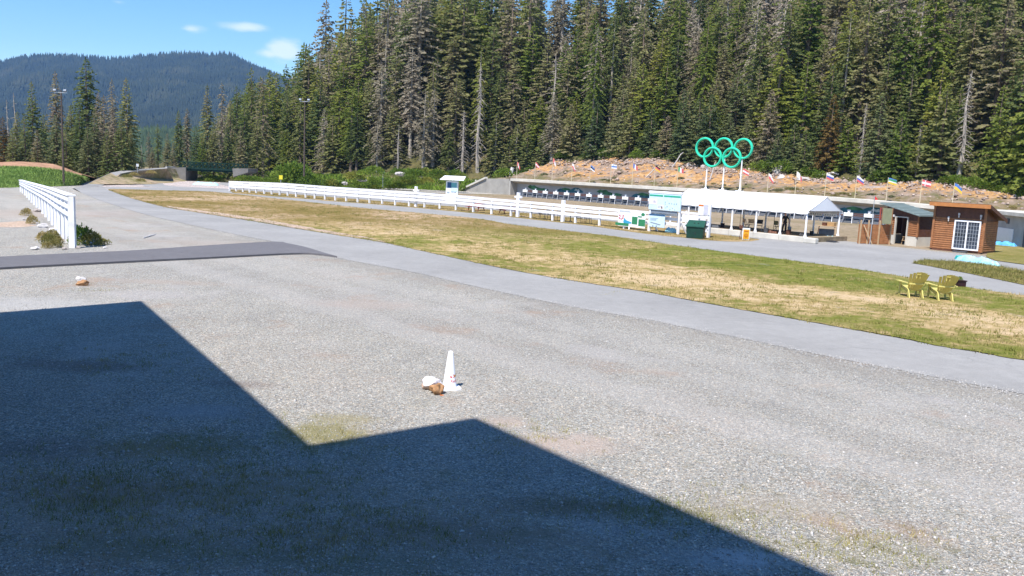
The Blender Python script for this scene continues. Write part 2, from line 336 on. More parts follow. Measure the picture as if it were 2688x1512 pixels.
# ---------------------------------------------------------------- mesh helpers
def tag(o, label=None, cat=None, group=None, kind=None):
    if label: o['label'] = label
    if cat: o['category'] = cat
    if group: o['group'] = group
    if kind: o['kind'] = kind
    return o
def mesh_obj(name, verts, faces, mat, parent=None, smooth=False):
    me = bpy.data.meshes.new(name)
    me.from_pydata([tuple(v) for v in verts], [], faces); me.update()
    if smooth: me.polygons.foreach_set('use_smooth', [True] * len(me.polygons))
    if mat: me.materials.append(mat)
    o = bpy.data.objects.new(name, me); COL.objects.link(o)
    if parent: o.parent = parent
    return o
def np_obj(name, V, F, mat, parent=None, smooth=False):
    """fast path: V (n,3), F (m,k) arrays"""
    me = bpy.data.meshes.new(name); k = F.shape[1]
    me.vertices.add(len(V)); me.vertices.foreach_set('co', V.astype(np.float32).ravel())
    me.loops.add(F.size); me.loops.foreach_set('vertex_index', F.astype(np.int32).ravel())
    me.polygons.add(len(F)); me.polygons.foreach_set('loop_start', np.arange(0, F.size, k, dtype=np.int32))
    me.polygons.foreach_set('loop_total', np.full(len(F), k, dtype=np.int32))
    if smooth: me.polygons.foreach_set('use_smooth', np.ones(len(F), bool))
    me.update(calc_edges=True)
    if mat: me.materials.append(mat)
    o = bpy.data.objects.new(name, me); COL.objects.link(o)
    if parent: o.parent = parent
    return o
def thing(name, label, cat, loc=(0, 0, 0), rz=0.0, group=None):
    o = bpy.data.objects.new(name, None); COL.objects.link(o); o.empty_display_size = 0.3
    o.location = loc; o.rotation_euler = (0, 0, rz)
    return tag(o, label, cat, group)
def dup(root, loc, rz=0.0, scale=None, label=None, group=None, mat_swap=None):
    r = root.copy(); COL.objects.link(r); r.location = loc; r.rotation_euler = (0, 0, rz)
    if scale: r.scale = scale
    if label: r['label'] = label
    if group: r['group'] = group
    for ch in root.children:
        c = ch.copy(); COL.objects.link(c); c.parent = r
        for g in ch.children:
            d = g.copy(); COL.objects.link(d); d.parent = c
    return r
class MB:
    def __init__(s, off=(0, 0, 0)): s.v = []; s.f = []; s.off = Vector(off)
    def add(s, vs, fs):
        n = len(s.v); s.v += [Vector(p) - s.off for p in vs]; s.f += [tuple(n + i for i in f) for f in fs]
    def box(s, c, size, rz=0.0, tilt=None):
        x, y, z = (q / 2 for q in size); c = Vector(c)
        m = Matrix.Rotation(rz, 3, 'Z')
        if tilt is not None: m = m @ tilt
        vs = [c + m @ Vector((a * x, b * y, d * z)) for d in (-1, 1) for b in (-1, 1) for a in (-1, 1)]
        s.add(vs, [(0, 2, 3, 1), (4, 5, 7, 6), (0, 1, 5, 4), (2, 6, 7, 3), (0, 4, 6, 2), (1, 3, 7, 5)])
    def bar(s, p0, p1, w, h, up=(0, 0, 1)):
        """box beam from p0 to p1: w across, h along 'up'"""
        p0, p1 = Vector(p0), Vector(p1); d = (p1 - p0).normalized(); up = Vector(up)
        if abs(d.dot(up)) > 0.98: up = Vector((0, 1, 0))
        a = d.cross(up).normalized() * (w / 2); b = a.cross(d).normalized() * (h / 2)
        vs = [p + i * a + j * b for p in (p0, p1) for i, j in ((-1, -1), (1, -1), (1, 1), (-1, 1))]
        s.add(vs, [(0, 3, 2, 1), (4, 5, 6, 7), (0, 1, 5, 4), (1, 2, 6, 5), (2, 3, 7, 6), (3, 0, 4, 7)])
    def tube(s, p0, p1, r0, r1=None, n=8, caps=True):
        r1 = r0 if r1 is None else r1; p0, p1 = Vector(p0), Vector(p1); d = (p1 - p0).normalized()
        a = d.orthogonal().normalized(); b = d.cross(a)
        vs = [p + (a * math.cos(k * 2 * math.pi / n) + b * math.sin(k * 2 * math.pi / n)) * r for p, r in ((p0, r0), (p1, r1)) for k in range(n)]
        fs = [(k, (k + 1) % n, n + (k + 1) % n, n + k) for k in range(n)]
        if caps: fs += [tuple(range(n - 1, -1, -1)), tuple(range(n, 2 * n))]
        s.add(vs, fs)
    def path(s, pts, rad, n=6):
        pts = [Vector(p) for p in pts]
        rings = []
        for i, p in enumerate(pts):
            d = (pts[min(i + 1, len(pts) - 1)] - pts[max(i - 1, 0)]).normalized()
            a = d.cross(Vector((0.01, 0.02, 1))).normalized() if abs(d.z) < 0.98 else Vector((1, 0, 0)).cross(d).normalized(); b = d.cross(a)
            r = rad[i] if hasattr(rad, '__len__') else rad
            rings += [p + (a * math.cos(k * 2 * math.pi / n) + b * math.sin(k * 2 * math.pi / n)) * r for k in range(n)]
        fs = [(i * n + k, i * n + (k + 1) % n, (i + 1) * n + (k + 1) % n, (i + 1) * n + k) for i in range(len(pts) - 1) for k in range(n)]
        fs += [tuple(range(n - 1, -1, -1)), tuple(range((len(pts) - 1) * n, len(pts) * n))]
        s.add(rings, fs)
    def prism(s, poly, d):
        """planar polygon (3d points) extruded by vector d"""
        n = len(poly); d = Vector(d); vs = [Vector(p) for p in poly] + [Vector(p) + d for p in poly]
        s.add(vs, [tuple(range(n - 1, -1, -1)), tuple(range(n, 2 * n))] + [(k, (k + 1) % n, n + (k + 1) % n, n + k) for k in range(n)])
    def lathe(s, prof, n=24, c=(0, 0, 0)):
        c = Vector(c); vs = [c + Vector((r * math.cos(k * 2 * math.pi / n), r * math.sin(k * 2 * math.pi / n), z)) for r, z in prof for k in range(n)]
        s.add(vs, [(i * n + k, i * n + (k + 1) % n, (i + 1) * n + (k + 1) % n, (i + 1) * n + k) for i in range(len(prof) - 1) for k in range(n)])
    def build(s, name, mat, parent=None, smooth=False, bevel=0.0):
        o = mesh_obj(name, s.v, s.f, mat, parent, smooth)
        if bevel:
            b = o.modifiers.new('bevel', 'BEVEL'); b.width = bevel; b.segments = 2; b.limit_method = 'ANGLE'
        return o
def lump(rnd, c, size, sub=2, rough=0.25, squash=0.8, fz=None):
    """an irregular stone: displaced icosphere with flat-ish facets; returns verts, faces"""
    import bmesh
    bm = bmesh.new(); bmesh.ops.create_icosphere(bm, subdivisions=sub, radius=1.0)
    off = Vector((rnd.random() * 50, rnd.random() * 50, rnd.random() * 50)); vs = []
    planes = [(Vector((rnd.gauss(0, 1), rnd.gauss(0, 1), rnd.gauss(0, 1))).normalized(), rnd.uniform(0.55, 0.9)) for _ in range(7)]
    for vv in bm.verts:
        p = vv.co.copy()
        for n, d in planes:
            k = p.dot(n)
            if k > d: p -= n * (k - d)
        p *= 1 + rough * mnoise.noise(p * 1.7 + off)
        vs.append(Vector(c) + Vector((p.x * size[0], p.y * size[1], p.z * size[2])))
    bm.verts.ensure_lookup_table(); bm.verts.index_update()
    fs = [tuple(q.index for q in f.verts) for f in bm.faces]; bm.free()
    return vs, fs
def text_mesh(s, size):
    cu = bpy.data.curves.new('lettering', 'FONT'); cu.body = s; cu.size = size; cu.align_x = 'CENTER'; cu.resolution_u = 3
    o = bpy.data.objects.new('lettering', cu); COL.objects.link(o)
    dg = bpy.context.evaluated_depsgraph_get(); me = bpy.data.meshes.new_from_object(o.evaluated_get(dg))
    vs = [v.co.copy() for v in me.vertices]; fs = [tuple(p.vertices) for p in me.polygons]
    bpy.data.objects.remove(o); bpy.data.meshes.remove(me); bpy.data.curves.remove(cu)
    return vs, fs
def skin(name, verts, edges, radii, mat, parent, root=0, sub=1):
    me = bpy.data.meshes.new(name); me.from_pydata(verts, edges, []); me.update(); me.materials.append(mat)
    o = bpy.data.objects.new(name, me); COL.objects.link(o); o.parent = parent
    o.modifiers.new('skin', 'SKIN').use_smooth_shade = True
    if not me.skin_vertices: me.attributes.new('x', 'FLOAT', 'POINT')
    sv = me.skin_vertices[0].data
    for k, r in enumerate(radii): sv[k].radius = (r if isinstance(r, tuple) else (r, r)); sv[k].use_root = (k == root)
    s = o.modifiers.new('sub', 'SUBSURF'); s.levels = sub; s.render_levels = sub
    return o

def smooth_px(pts, step=14, closed=False):
    """densify an outline given in photo pixels with a Catmull-Rom curve"""
    out = []; n = len(pts)
    for i in range(n - 1):
        p0 = pts[max(i - 1, 0)]; p1 = pts[i]; p2 = pts[i + 1]; p3 = pts[min(i + 2, n - 1)]
        L = math.hypot(p2[0] - p1[0], p2[1] - p1[1]); k = max(1, int(L / step))
        for j in range(k):
            t = j / k
            out.append(tuple(0.5 * ((2 * p1[a]) + (-p0[a] + p2[a]) * t + (2 * p0[a] - 5 * p1[a] + 4 * p2[a] - p3[a]) * t * t + (-p0[a] + 3 * p1[a] - 3 * p2[a] + p3[a]) * t ** 3) for a in (0, 1)))
    out.append(tuple(pts[-1][:2])); return out
def sheet(name, px, z, mat, jit=0.0, thick=0.0, label=None, seed=1, kind='structure'):
    """flat sheet on the ground whose outline runs through ground points seen at the given photo pixels"""
    rnd = random.Random(seed); P = []
    pts = []
    for q in px:
        g = G(*q)
        pts.append(Vector((g.x, g.y, 0)))
    n = len(pts)
    for i in range(n):
        a, b = pts[i], pts[(i + 1) % n]; L = (b - a).length; k = min(60, max(1, int(L / 0.45))) if jit else 1
        for j in range(k):
            p = a.lerp(b, j / k)
            if jit:
                nn = Vector((-(b - a).y, (b - a).x, 0)).normalized()
                p = p + nn * jit * (mnoise.noise(p * 1.3) + 0.7 * mnoise.noise(p * 4.1) + rnd.uniform(-.25, .25))
            P.append(Vector((p.x, p.y, z)))
    tri = tessellate_polygon([P]); fs = []
    for t in tri:
        a, b, c = (P[i] for i in t)
        fs.append(tuple(t) if (b - a).cross(c - a).z > 0 else tuple(reversed(t)))
    vs = list(P)
    if thick:
        m = len(P); vs += [Vector((p.x, p.y, z - thick)) for p in P]
        area = sum(P[i].x * P[(i + 1) % m].y - P[(i + 1) % m].x * P[i].y for i in range(m))
        for i in range(m):
            j = (i + 1) % m
            fs.append((m + i, m + j, j, i) if area > 0 else (i, j, m + j, m + i))
    o = mesh_obj(name, vs, fs, mat); tag(o, label, None, None, kind); return o, P
def inside(P, x, y):
    c = False; n = len(P); j = n - 1
    for i in range(n):
        if (P[i].y > y) != (P[j].y > y) and x < (P[j].x - P[i].x) * (y - P[i].y) / (P[j].y - P[i].y) + P[i].x: c = not c
        j = i
    return c
# ================================================================ building beside the camera (casts the big roof shadow on the lot)
def caster(name, pxs, h, label, sub):
    top = []
    for (u, v) in pxs:
        g = G(u, v); top.append(g + SUN_TO * (h / SUN_TO.z))
    return top
K = SUN_TO / SUN_TO.z
p0_, p1_, p2_, p3_, p4_ = (G(*q) for q in ((0, 820), (372, 790), (815, 1168), (1248, 1096), (2190, 1512)))
def volume(front_a, front_b, side_dir, h, depth, name, parent):
    """block whose roof edge front_a-front_b throws the shadow line on the ground"""
    a = front_a + K * h; b = front_b + K * h; s = side_dir.normalized() * depth
    top = [a, b, b + s, a + s]
    for q in top: q.z = h
    mb = MB(); mb.prism([Vector((q.x, q.y, 0)) for q in top], (0, 0, h - 0.35)); mb.build('wall', M['wall_grey'], parent)
    mr = MB(); mr.prism([Vector((q.x, q.y, h - 0.346)) for q in top], (0, 0, 0.346)); mr.build('roof', M['roof_metal'], parent)
lodge = thing('lodge_building', 'tall grey two-part building beside the gravel lot', 'building', (-12, -4, 0))
lodge.location = (0, 0, 0)
d12 = (p2_ - p1_).normalized(); d34 = (p4_ - p3_).normalized()
volume(p1_, p2_ + d12 * 6, p0_ - p1_, 12.0, 14, 'a', lodge)
volume(p3_, p4_ + d34 * 9, p2_ - p3_, 18.0, 16, 'b', lodge)

# ================================================================ frame of the shooting range (w runs along the target wall, m away behind it)
A0 = G(1378, 517); B0 = G(2183, 582)
W_ = (B0 - A0).normalized(); M_ = Vector((-W_.y, W_.x, 0))
if M_.y < 0: M_ = -M_
RZ = math.atan2(W_.y, W_.x)
P0 = A0 + M_ * 3.0
def SD(s, t, z=0.0): return Vector((P0.x, P0.y, z)) + W_ * s + M_ * t
def to_sd(p): q = Vector((p[0], p[1], 0)) - Vector((P0.x, P0.y, 0)); return q.dot(W_), q.dot(M_)
def interp(x, xs, ys): return float(np.interp(x, xs, ys))

crest_px = [(1344, 428), (1400, 419), (1500, 413), (1609, 408), (1717, 408), (1795, 420), (1956, 436), (2045, 442), (2150, 456), (2300, 464), (2450, 462), (2557, 475), (2688, 500), (2900, 520)]
CR = []
for q in crest_px:
    p = RP(q[0], q[1], P0 + M_ * 15, W_); CR.append((to_sd(p)[0], p.z - .75))
cop_px = [(1337, 468), (1790, 494), (2165, 515), (2288, 526), (2435, 537), (2600, 553)]
CO = []
for q in cop_px:
    p = RP(q[0], q[1], P0, W_); CO.append((to_sd(p)[0], p.z))
CO.append((CO[-1][0] + 40, CO[-1][1] - 0.3))
crs, crz = [a for a, b in CR], [b for a, b in CR]
cos_, coz = [a for a, b in CO], [b for a, b in CO]
S0 = CO[0][0]
SWA = to_sd(RP(1206, 511, SD(S0, 0.02), W_))[0]; SWB = to_sd(RP(1277, 468.5, SD(S0, 0.02), W_))[0]
T0S, T0V = [-150, -85, -45, SWA - 6, SWA, S0 - 1, S0 + .5], [-34, -27, -19, -2.5, 0.45, 0.45, 2.35]
def terrain(s, d):
    """height of the hillside; d metres behind its foot"""
    wall = interp(s, [SWA, SWB, S0 - 1] + cos_, [0.0, coz[0] - .25, coz[0] - .1] + coz) - 0.12
    top = interp(s, [-110, -50, S0 - 16, S0 - 3] + crs, [0.6, 1.6, 2.4, crz[0] * 0.85] + crz)
    wall = max(wall, 0)
    slope = interp(s, [-150, -80, -58, -34, -10, 20, 60], [0.04, 0.16, 0.40, 0.58, 0.60, 0.55, 0.50])
    if d <= 0: z = wall
    elif d < 13:
        k = d / 13; z = wall + (top - wall) * (0.85 * k + 0.15 * k * k)
    else: z = top + slope * (d - 13)
    return z
def TXY(x, y):
    s, t = to_sd((x, y)); return terrain(s, t - interp(s, T0S, T0V))
def on_hill(s, d):
    p = SD(s, d + interp(s, T0S, T0V)); p.z = terrain(s, d); return p

# wheel tracks run parallel to the near track
TN = (0.7283, 0.6853); TC = 20.646
gp = lambda u, v: G(u, v)
spots = []
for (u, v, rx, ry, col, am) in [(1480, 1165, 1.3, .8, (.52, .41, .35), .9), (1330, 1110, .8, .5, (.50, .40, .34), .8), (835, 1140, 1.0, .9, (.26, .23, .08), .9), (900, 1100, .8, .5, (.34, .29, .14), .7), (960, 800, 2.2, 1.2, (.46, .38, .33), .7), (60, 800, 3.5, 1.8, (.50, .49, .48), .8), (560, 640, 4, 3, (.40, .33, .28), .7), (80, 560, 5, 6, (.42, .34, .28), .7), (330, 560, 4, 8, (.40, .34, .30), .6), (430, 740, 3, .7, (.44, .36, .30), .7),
    (200, 960, 2.0, .7, (.22, .17, .15), .7), (640, 1010, 1.2, .4, (.22, .17, .15), .6), (300, 1290, 1.6, .8, (.20, .15, .14), .6), (120, 1180, 1.5, .8, (.21, .17, .16), .6), (480, 1170, 1.5, .9, (.20, .19, .08), .8), (700, 1290, 1.6, .6, (.26, .23, .15), .7), (1150, 1400, 1.8, .6, (.20, .15, .10), .8), (820, 1240, .22, .12, (.15, .16, .03), 1), (1500, 1330, 1.6, .5, (.20, .15, .09), .8), (1750, 1350, 1.4, .5, (.34, .30, .18), .5), (2250, 1440, 1.4, .6, (.36, .32, .22), .4), (420, 1330, 5.5, 2.6, (.44, .36, .29), .7), (1350, 1450, 3.5, 1.0, (.36, .32, .27), .5), (2050, 1330, 1.2, .6, (.40, .34, .27), .6), (400, 1440, 2, .5, (.20, .20, .12), .6), (950, 1480, 1.5, .4, (.21, .21, .13), .6), (520, 1080, 1.2, .6, (.42, .43, .46), .7), (1900, 1470, 1.0, .4, (.50, .50, .52), .8), (1650, 760, 3, .3, (.30, .26, .22), .7), (1960, 1460, .6, .3, (.62, .60, .60), .8)]:  # brown patches inside the roof shadow, coloured lighter to lift its shade
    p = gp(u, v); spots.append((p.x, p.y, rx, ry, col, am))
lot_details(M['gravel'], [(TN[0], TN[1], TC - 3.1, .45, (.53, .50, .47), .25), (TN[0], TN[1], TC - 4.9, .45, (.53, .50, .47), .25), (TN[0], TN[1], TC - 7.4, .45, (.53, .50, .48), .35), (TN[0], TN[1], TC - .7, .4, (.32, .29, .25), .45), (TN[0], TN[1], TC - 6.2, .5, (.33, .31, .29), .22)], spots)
# ================================================================ setting: ground, banks, hills
g = mesh_obj('ground', [(-2300, -290, 0), (2700, -290, 0), (2700, 3200, 0), (-2300, 3200, 0)], [(0, 1, 2, 3)], M['gravel']); tag(g, kind='structure')

def soil(name, stops, patch, fine, bmp=0.6, low=None):
    m, t, b = mk(name); v = geo(t)
    n1 = tnoise(t, v, patch, 6, 0.65, (1, 1, 1.6)); n2 = tnoise(t, v, fine, 7, 0.7)
    c = ramp(t, math_(t, 'ADD', math_(t, 'MULTIPLY', n1.outputs['Fac'], 0.65), math_(t, 'MULTIPLY', n2.outputs['Fac'], 0.35)), stops)
    g2 = ramp(t, n2.outputs['Fac'], [(0.3, (0.6, 0.6, 0.6)), (0.7, (1.35, 1.35, 1.35))])
    c = mix(t, 0.8, c, mix(t, 1.0, c, g2, 'MULTIPLY'))
    if low:     # dry scrub on the lower part of the slope
        sz_ = t.nodes.new('ShaderNodeSeparateXYZ'); t.links.new(v, sz_.inputs[0]); n3 = tnoise(t, v, 0.5, 6, .7)
        lc = ramp(t, n3.outputs['Fac'], [(.35, (.085, .095, .03)), (.48, (.165, .135, .08)), (.56, (.23, .18, .135)), (.68, (.31, .255, .22))])
        c = mix(t, mapr(t, math_(t, 'ADD', sz_.outputs[2], math_(t, 'MULTIPLY', n1.outputs['Fac'], 3.0)), low, low + 1.0, .9, 0, True), c, lc)
    t.links.new(c, b.inputs['Base Color']); b.inputs['Roughness'].default_value = 1; b.inputs['Specular IOR Level'].default_value = 0.05
    bump(t, b, n2.outputs['Fac'], bmp, 0.25); return m
M['bank'] = soil('rocky_bank', [(0.34, (0.10, 0.085, 0.045)), (0.42, (0.21, 0.155, 0.105)), (0.47, (0.30, 0.225, 0.185)), (0.52, (0.37, 0.205, 0.085)), (0.58, (0.43, 0.27, 0.13)), (0.63, (0.30, 0.24, 0.21)), (0.72, (0.38, 0.34, 0.33))], 0.21, 1.3, 0.9, low=4.9)
M['floor'] = soil('forest_floor', [(0.35, (0.05, 0.055, 0.02)), (0.5, (0.09, 0.085, 0.035)), (0.65, (0.13, 0.10, 0.05))], 0.15, 0.8)
M['range'] = soil('range_floor', [(0.34, (0.16, 0.14, 0.07)), (0.48, (0.26, 0.205, 0.135)), (0.58, (0.30, 0.24, 0.175)), (0.7, (0.22, 0.19, 0.09))], 0.12, 1.6, 0.4)
M['redsoil'] = soil('reddish_soil', [(0.35, (0.30, 0.17, 0.11)), (0.6, (0.42, 0.25, 0.16))], 0.1, 1.0, 0.4)
M['dirtbank'] = soil('earth_slope', [(0.35, (0.19, 0.19, 0.07)), (0.5, (0.31, 0.25, 0.16)), (0.65, (0.42, 0.31, 0.23))], 0.2, 1.2, 0.4)

def hill_grid(name, s0, s1, ds, drows, mat, amp, lip=0.0):
    V = []; ns = int((s1 - s0) / ds) + 1
    for i in range(ns):
        s = s0 + i * ds
        for j, d in enumerate(drows):
            p = on_hill(s, d)
            k = 0 if j in (0,) else 1
            a = amp * min(1.0, max(0.0, (s - S0 + 14) / 14)) if name == 'rocky_bank' else amp
            off = Vector((p.x, p.y, 0)) * 0.35
            p.z += k * (a * mnoise.noise(off) + a * 0.5 * mnoise.noise(off * 3.1) + (a * 0.55 * abs(mnoise.noise(off * 5.3)) if name == 'rocky_bank' else 0)) - lip
            if j == 0 and name == 'rocky_bank': p.z = -0.1
            V.append(p)
    nd = len(drows); F = [(i * nd + j, (i + 1) * nd + j, (i + 1) * nd + j + 1, i * nd + j + 1) for i in range(ns - 1) for j in range(nd - 1)]
    return tag(mesh_obj(name, V, F, mat), kind='structure')
rows = [0, 0.05] + [0.4 * k for k in range(1, 34)]
hill_grid('rocky_bank', S0 - 30, 100, 0.4, rows, M['bank'], 0.4)
hill_grid('hillside', -150, 130, 3.0, [12.6, 16, 22, 30, 40, 52, 66, 82, 100, 125], M['floor'], 0.8, 0.1)
hill_grid('forest_edge_slope', -150, S0 - 29, 3.0, [0, 0.1, 4, 8, 13], M['dirtbank'], 0.25)

# distant mountain
ridge = [(-400, 190), (-100, 176), (0, 163), (70, 145), (140, 141), (210, 143), (297, 150), (340, 147), (384, 140), (440, 137), (503, 133), (560, 136), (608, 137), (640, 152), (664, 165), (699, 180), (760, 205), (850, 240), (1000, 280), (1200, 330)]
def mountain_pt(u, t):
    y = 1100 + 1700 * t
    rv = interp(u, [a for a, b in ridge], [b for a, b in ridge])
    zr = PY(u, rv + 10, 2800).z
    tt = min(t, 1.0)
    x = PY(u, 400, y).x
    z = -20 + (zr + 20) * (0.30 * tt + 0.70 * tt ** 1.5)
    n = mnoise.noise(Vector((x * 0.0022, y * 0.0022, 3.1))) + 0.5 * mnoise.noise(Vector((x * 0.006, y * 0.006, 1.1)))
    z += 55 * n * math.sin(math.pi * min(1, tt)) ** 0.8 if t <= 1 else 0
    if t > 1: z -= (t - 1) * 1700 * 0.5
    return Vector((x, y, z))
V = []; nu, ntt = 90, 40
us = [-420 + k * (1640 / (nu - 1)) for k in range(nu)]; ts = [k / 34 for k in range(ntt)]
for u in us:
    for t in ts: V.append(mountain_pt(u, t))
F = [(i * ntt + j, (i + 1) * ntt + j, (i + 1) * ntt + j + 1, i * ntt + j + 1) for i in range(nu - 1) for j in range(ntt - 1)]
tag(mesh_obj('mountain', V, F, M['leaf_far'], smooth=True), kind='structure')

def cones(name, pts, hs, rs, mat, n=5, seed=0):
    rng = np.random.default_rng(seed); N_ = len(pts); pts = np.array([tuple(p) for p in pts]); hs = np.array(hs); rs = np.array(rs)
    a0 = rng.random(N_) * 6.28; V = np.zeros((N_, n + 1, 3)); ang = a0[:, None] + np.arange(n)[None] * (2 * np.pi / n)
    V[:, :n, 0] = pts[:, 0, None] + np.cos(ang) * rs[:, None]; V[:, :n, 1] = pts[:, 1, None] + np.sin(ang) * rs[:, None]; V[:, :n, 2] = pts[:, 2, None] + hs[:, None] * 0.05
    V[:, n, 0] = pts[:, 0]; V[:, n, 1] = pts[:, 1]; V[:, n, 2] = pts[:, 2] + hs
    base = (np.arange(N_) * (n + 1))[:, None, None]
    k = np.arange(n); F = np.stack([k, (k + 1) % n, np.full(n, n)], 1)[None] + base
    return np_obj(name, V.reshape(-1, 3), F.reshape(-1, 3), mat)
rnd = random.Random(4)
pts, hs, rs = [], [], []
for _ in range(26000):
    u = rnd.uniform(-60, 860); t = rnd.random() ** 0.8 * 1.02
    p = mountain_pt(u, t); h = rnd.uniform(9, 19) * (0.75 + 0.35 * t); pts.append(p - Vector((0, 0, 1))); hs.append(h); rs.append(h * rnd.uniform(0.16, 0.24))
tag(cones('distant_forest', pts, hs, rs, M['leaf_far']), 'blue-green conifer forest covering the distant mountain', 'forest', kind='stuff')
# lighter valley forest in front of it
def valley_pt(u, k):
    y = 420 + 330 * k; x = PY(u, 400, y).x
    vt = interp(u, [-200, 250, 345, 420, 520, 620, 760, 1000], [372, 352, 336, 334, 342, 350, 350, 360])
    zt = PY(u, vt + 6, 750).z
    return Vector((x, y, -2 + (zt + 2) * k ** 1.2 + 2.5 * mnoise.noise(Vector((x * .02, y * .02, 5)))))
V = []; us = [-260 + k * 40 for k in range(36)]
for u in us:
    for k in range(13): V.append(valley_pt(u, k / 12) if k < 12 else valley_pt(u, 11 / 12) + Vector((0, 90, -40)))
F = [(i * 13 + j, (i + 1) * 13 + j, (i + 1) * 13 + j + 1, i * 13 + j + 1) for i in range(35) for j in range(12)]
tag(mesh_obj('valley_slope', V, F, M['leaf_valley'], smooth=True), kind='structure')
pts, hs, rs = [], [], []
for _ in range(5000):
    u = rnd.uniform(-60, 760); k = rnd.random()
    p = valley_pt(u, k * 0.93); h = rnd.uniform(3.5, 8); pts.append(p); hs.append(h); rs.append(h * rnd.uniform(0.22, 0.34))
tag(cones('valley_forest', pts, hs, rs, M['leaf_valley'], seed=3), 'lighter green young forest in the valley below the mountain', 'forest', kind='stuff')

o = mesh_obj('forest_floor', [(-420, 122, .03), (-48, 150, .03), (-40, 420, .03), (-520, 420, .03)], [(0, 1, 2, 3)], M['floor']); tag(o, kind='structure')
# ---------------------------------------------------------------- meadow, tracks
meadow_top = [(284, 497), (300, 496.5), (419, 500), (559, 504), (699, 519), (850, 535.5), (974, 548.7), (1098, 559.6), (1250, 574), (1344, 590), (1500, 608), (1640, 625), (1788, 647), (1963, 670), (2137, 692.6), (2242, 706.6), (2382, 729), (2522, 752), (2688, 778), (3000, 822)]
meadow_bot = [(284, 498.5), (349, 522), (437, 544.6), (524, 559), (664, 581), (769, 599), (900, 620), (1000, 636), (1149, 668), (1324, 706), (1499, 737), (1700, 768), (1788, 785), (1963, 817), (2137, 848), (2312, 880), (2487, 913), (2688, 947), (3000, 1002)]
near_bot = [(194, 494), (217, 508), (279.5, 532), (384, 564), (489, 588), (629, 618), (748, 641), (900, 680), (1079.5, 714), (1254, 754), (1429, 791), (1568, 818), (1700, 839), (1788, 858), (1963, 892), (2137, 929), (2312, 963), (2487, 997), (2688, 1036), (3000, 1098)]
mt, mbm, nb = smooth_px(meadow_top), smooth_px(meadow_bot), smooth_px(near_bot)
grass_cols = [(0.36, (0.12, 0.125, 0.030)), (0.43, (0.17, 0.16, 0.045)), (0.49, (0.22, 0.19, 0.065)), (0.54, (0.34, 0.26, 0.11)), (0.60, (0.50, 0.38, 0.21)), (0.68, (0.52, 0.43, 0.32))]
mm, t, b = mk('meadow_turf'); v = geo(t)
n1 = tnoise(t, v, 0.11, 6, 0.62, (1.0, 1.0, 1, R(35))); n2 = tnoise(t, v, 1.3, 7, 0.72); n3 = tnoise(t, v, 9, 6, 0.78); n4 = tnoise(t, v, 0.42, 8, 0.72)
f = math_(t, 'ADD', math_(t, 'MULTIPLY', n1.outputs['Fac'], 0.55), math_(t, 'MULTIPLY', n2.outputs['Fac'], 0.45))
green = ramp(t, f, [(0.38, (0.120, 0.145, 0.030)), (0.45, (0.190, 0.195, 0.045)), (0.49, (0.250, 0.215, 0.080)), (0.535, (0.42, 0.31, 0.15)), (0.60, (0.56, 0.42, 0.26))])
olive = ramp(t, f, [(0.38, (0.165, 0.125, 0.040)), (0.46, (0.225, 0.165, 0.062)), (0.52, (0.30, 0.215, 0.11)), (0.58, (0.46, 0.33, 0.22)), (0.66, (0.52, 0.41, 0.32))])
sx = t.nodes.new('ShaderNodeSeparateXYZ'); t.links.new(v, sx.inputs[0])
dd = t.nodes.new('ShaderNodeVectorMath'); dd.operation = 'DOT_PRODUCT'; t.links.new(v, dd.inputs[0]); dd.inputs[1].default_value = (0.761, 0.6488, 0)
dq = math_(t, 'ADD', math_(t, 'SUBTRACT', dd.outputs['Value'], 24.506), math_(t, 'MULTIPLY', n1.outputs['Fac'], 4.0))
dq = math_(t, 'SUBTRACT', dq, 2.0)
strawk = math_(t, 'MULTIPLY', mapr(t, dq, 1.0, 3.0, 0, 1, True), mapr(t, dq, 6.5, 10.0, 1, 0, True))
fg = math_(t, 'ADD', f, math_(t, 'MULTIPLY', math_(t, 'MULTIPLY', strawk, mapr(t, n4.outputs['Fac'], .36, .56, .25, 1, True)), 0.062))
fg = math_(t, 'SUBTRACT', fg, math_(t, 'MULTIPLY', mapr(t, dq, 8.5, 11.0, 0, 1, True), 0.035))
t.links.new(fg, green.node.inputs[0])
c = mix(t, mapr(t, math_(t, 'ADD', sx.outputs[1], math_(t, 'MULTIPLY', n4.outputs['Fac'], 16)), 58, 76, 0, 1, True), green, olive)
c = mix(t, mapr(t, n4.outputs['Fac'], 0.60, 0.70, 0, 0.6, True), c, (0.40, 0.35, 0.30))
c = mix(t, 0.85, c, mix(t, 1.0, c, ramp(t, n3.outputs['Fac'], [(0.3, (0.55, 0.56, 0.5)), (0.5, (1, 1, 1)), (0.7, (1.4, 1.36, 1.3))]), 'MULTIPLY'))
t.links.new(c, b.inputs['Base Color']); b.inputs['Roughness'].default_value = 1.0; b.inputs['Specular IOR Level'].default_value = 0.03
bump(t, b, math_(t, 'ADD', n3.outputs['Fac'], n2.outputs['Fac']), 1.0, 0.07)
M['meadow'] = mm
def up(px, dv): return [(u, v_ + dv) for u, v_ in px]
meadow, PM = sheet('meadow', mt + mbm[::-1], 0.03, M['meadow'], jit=0.16, seed=3)
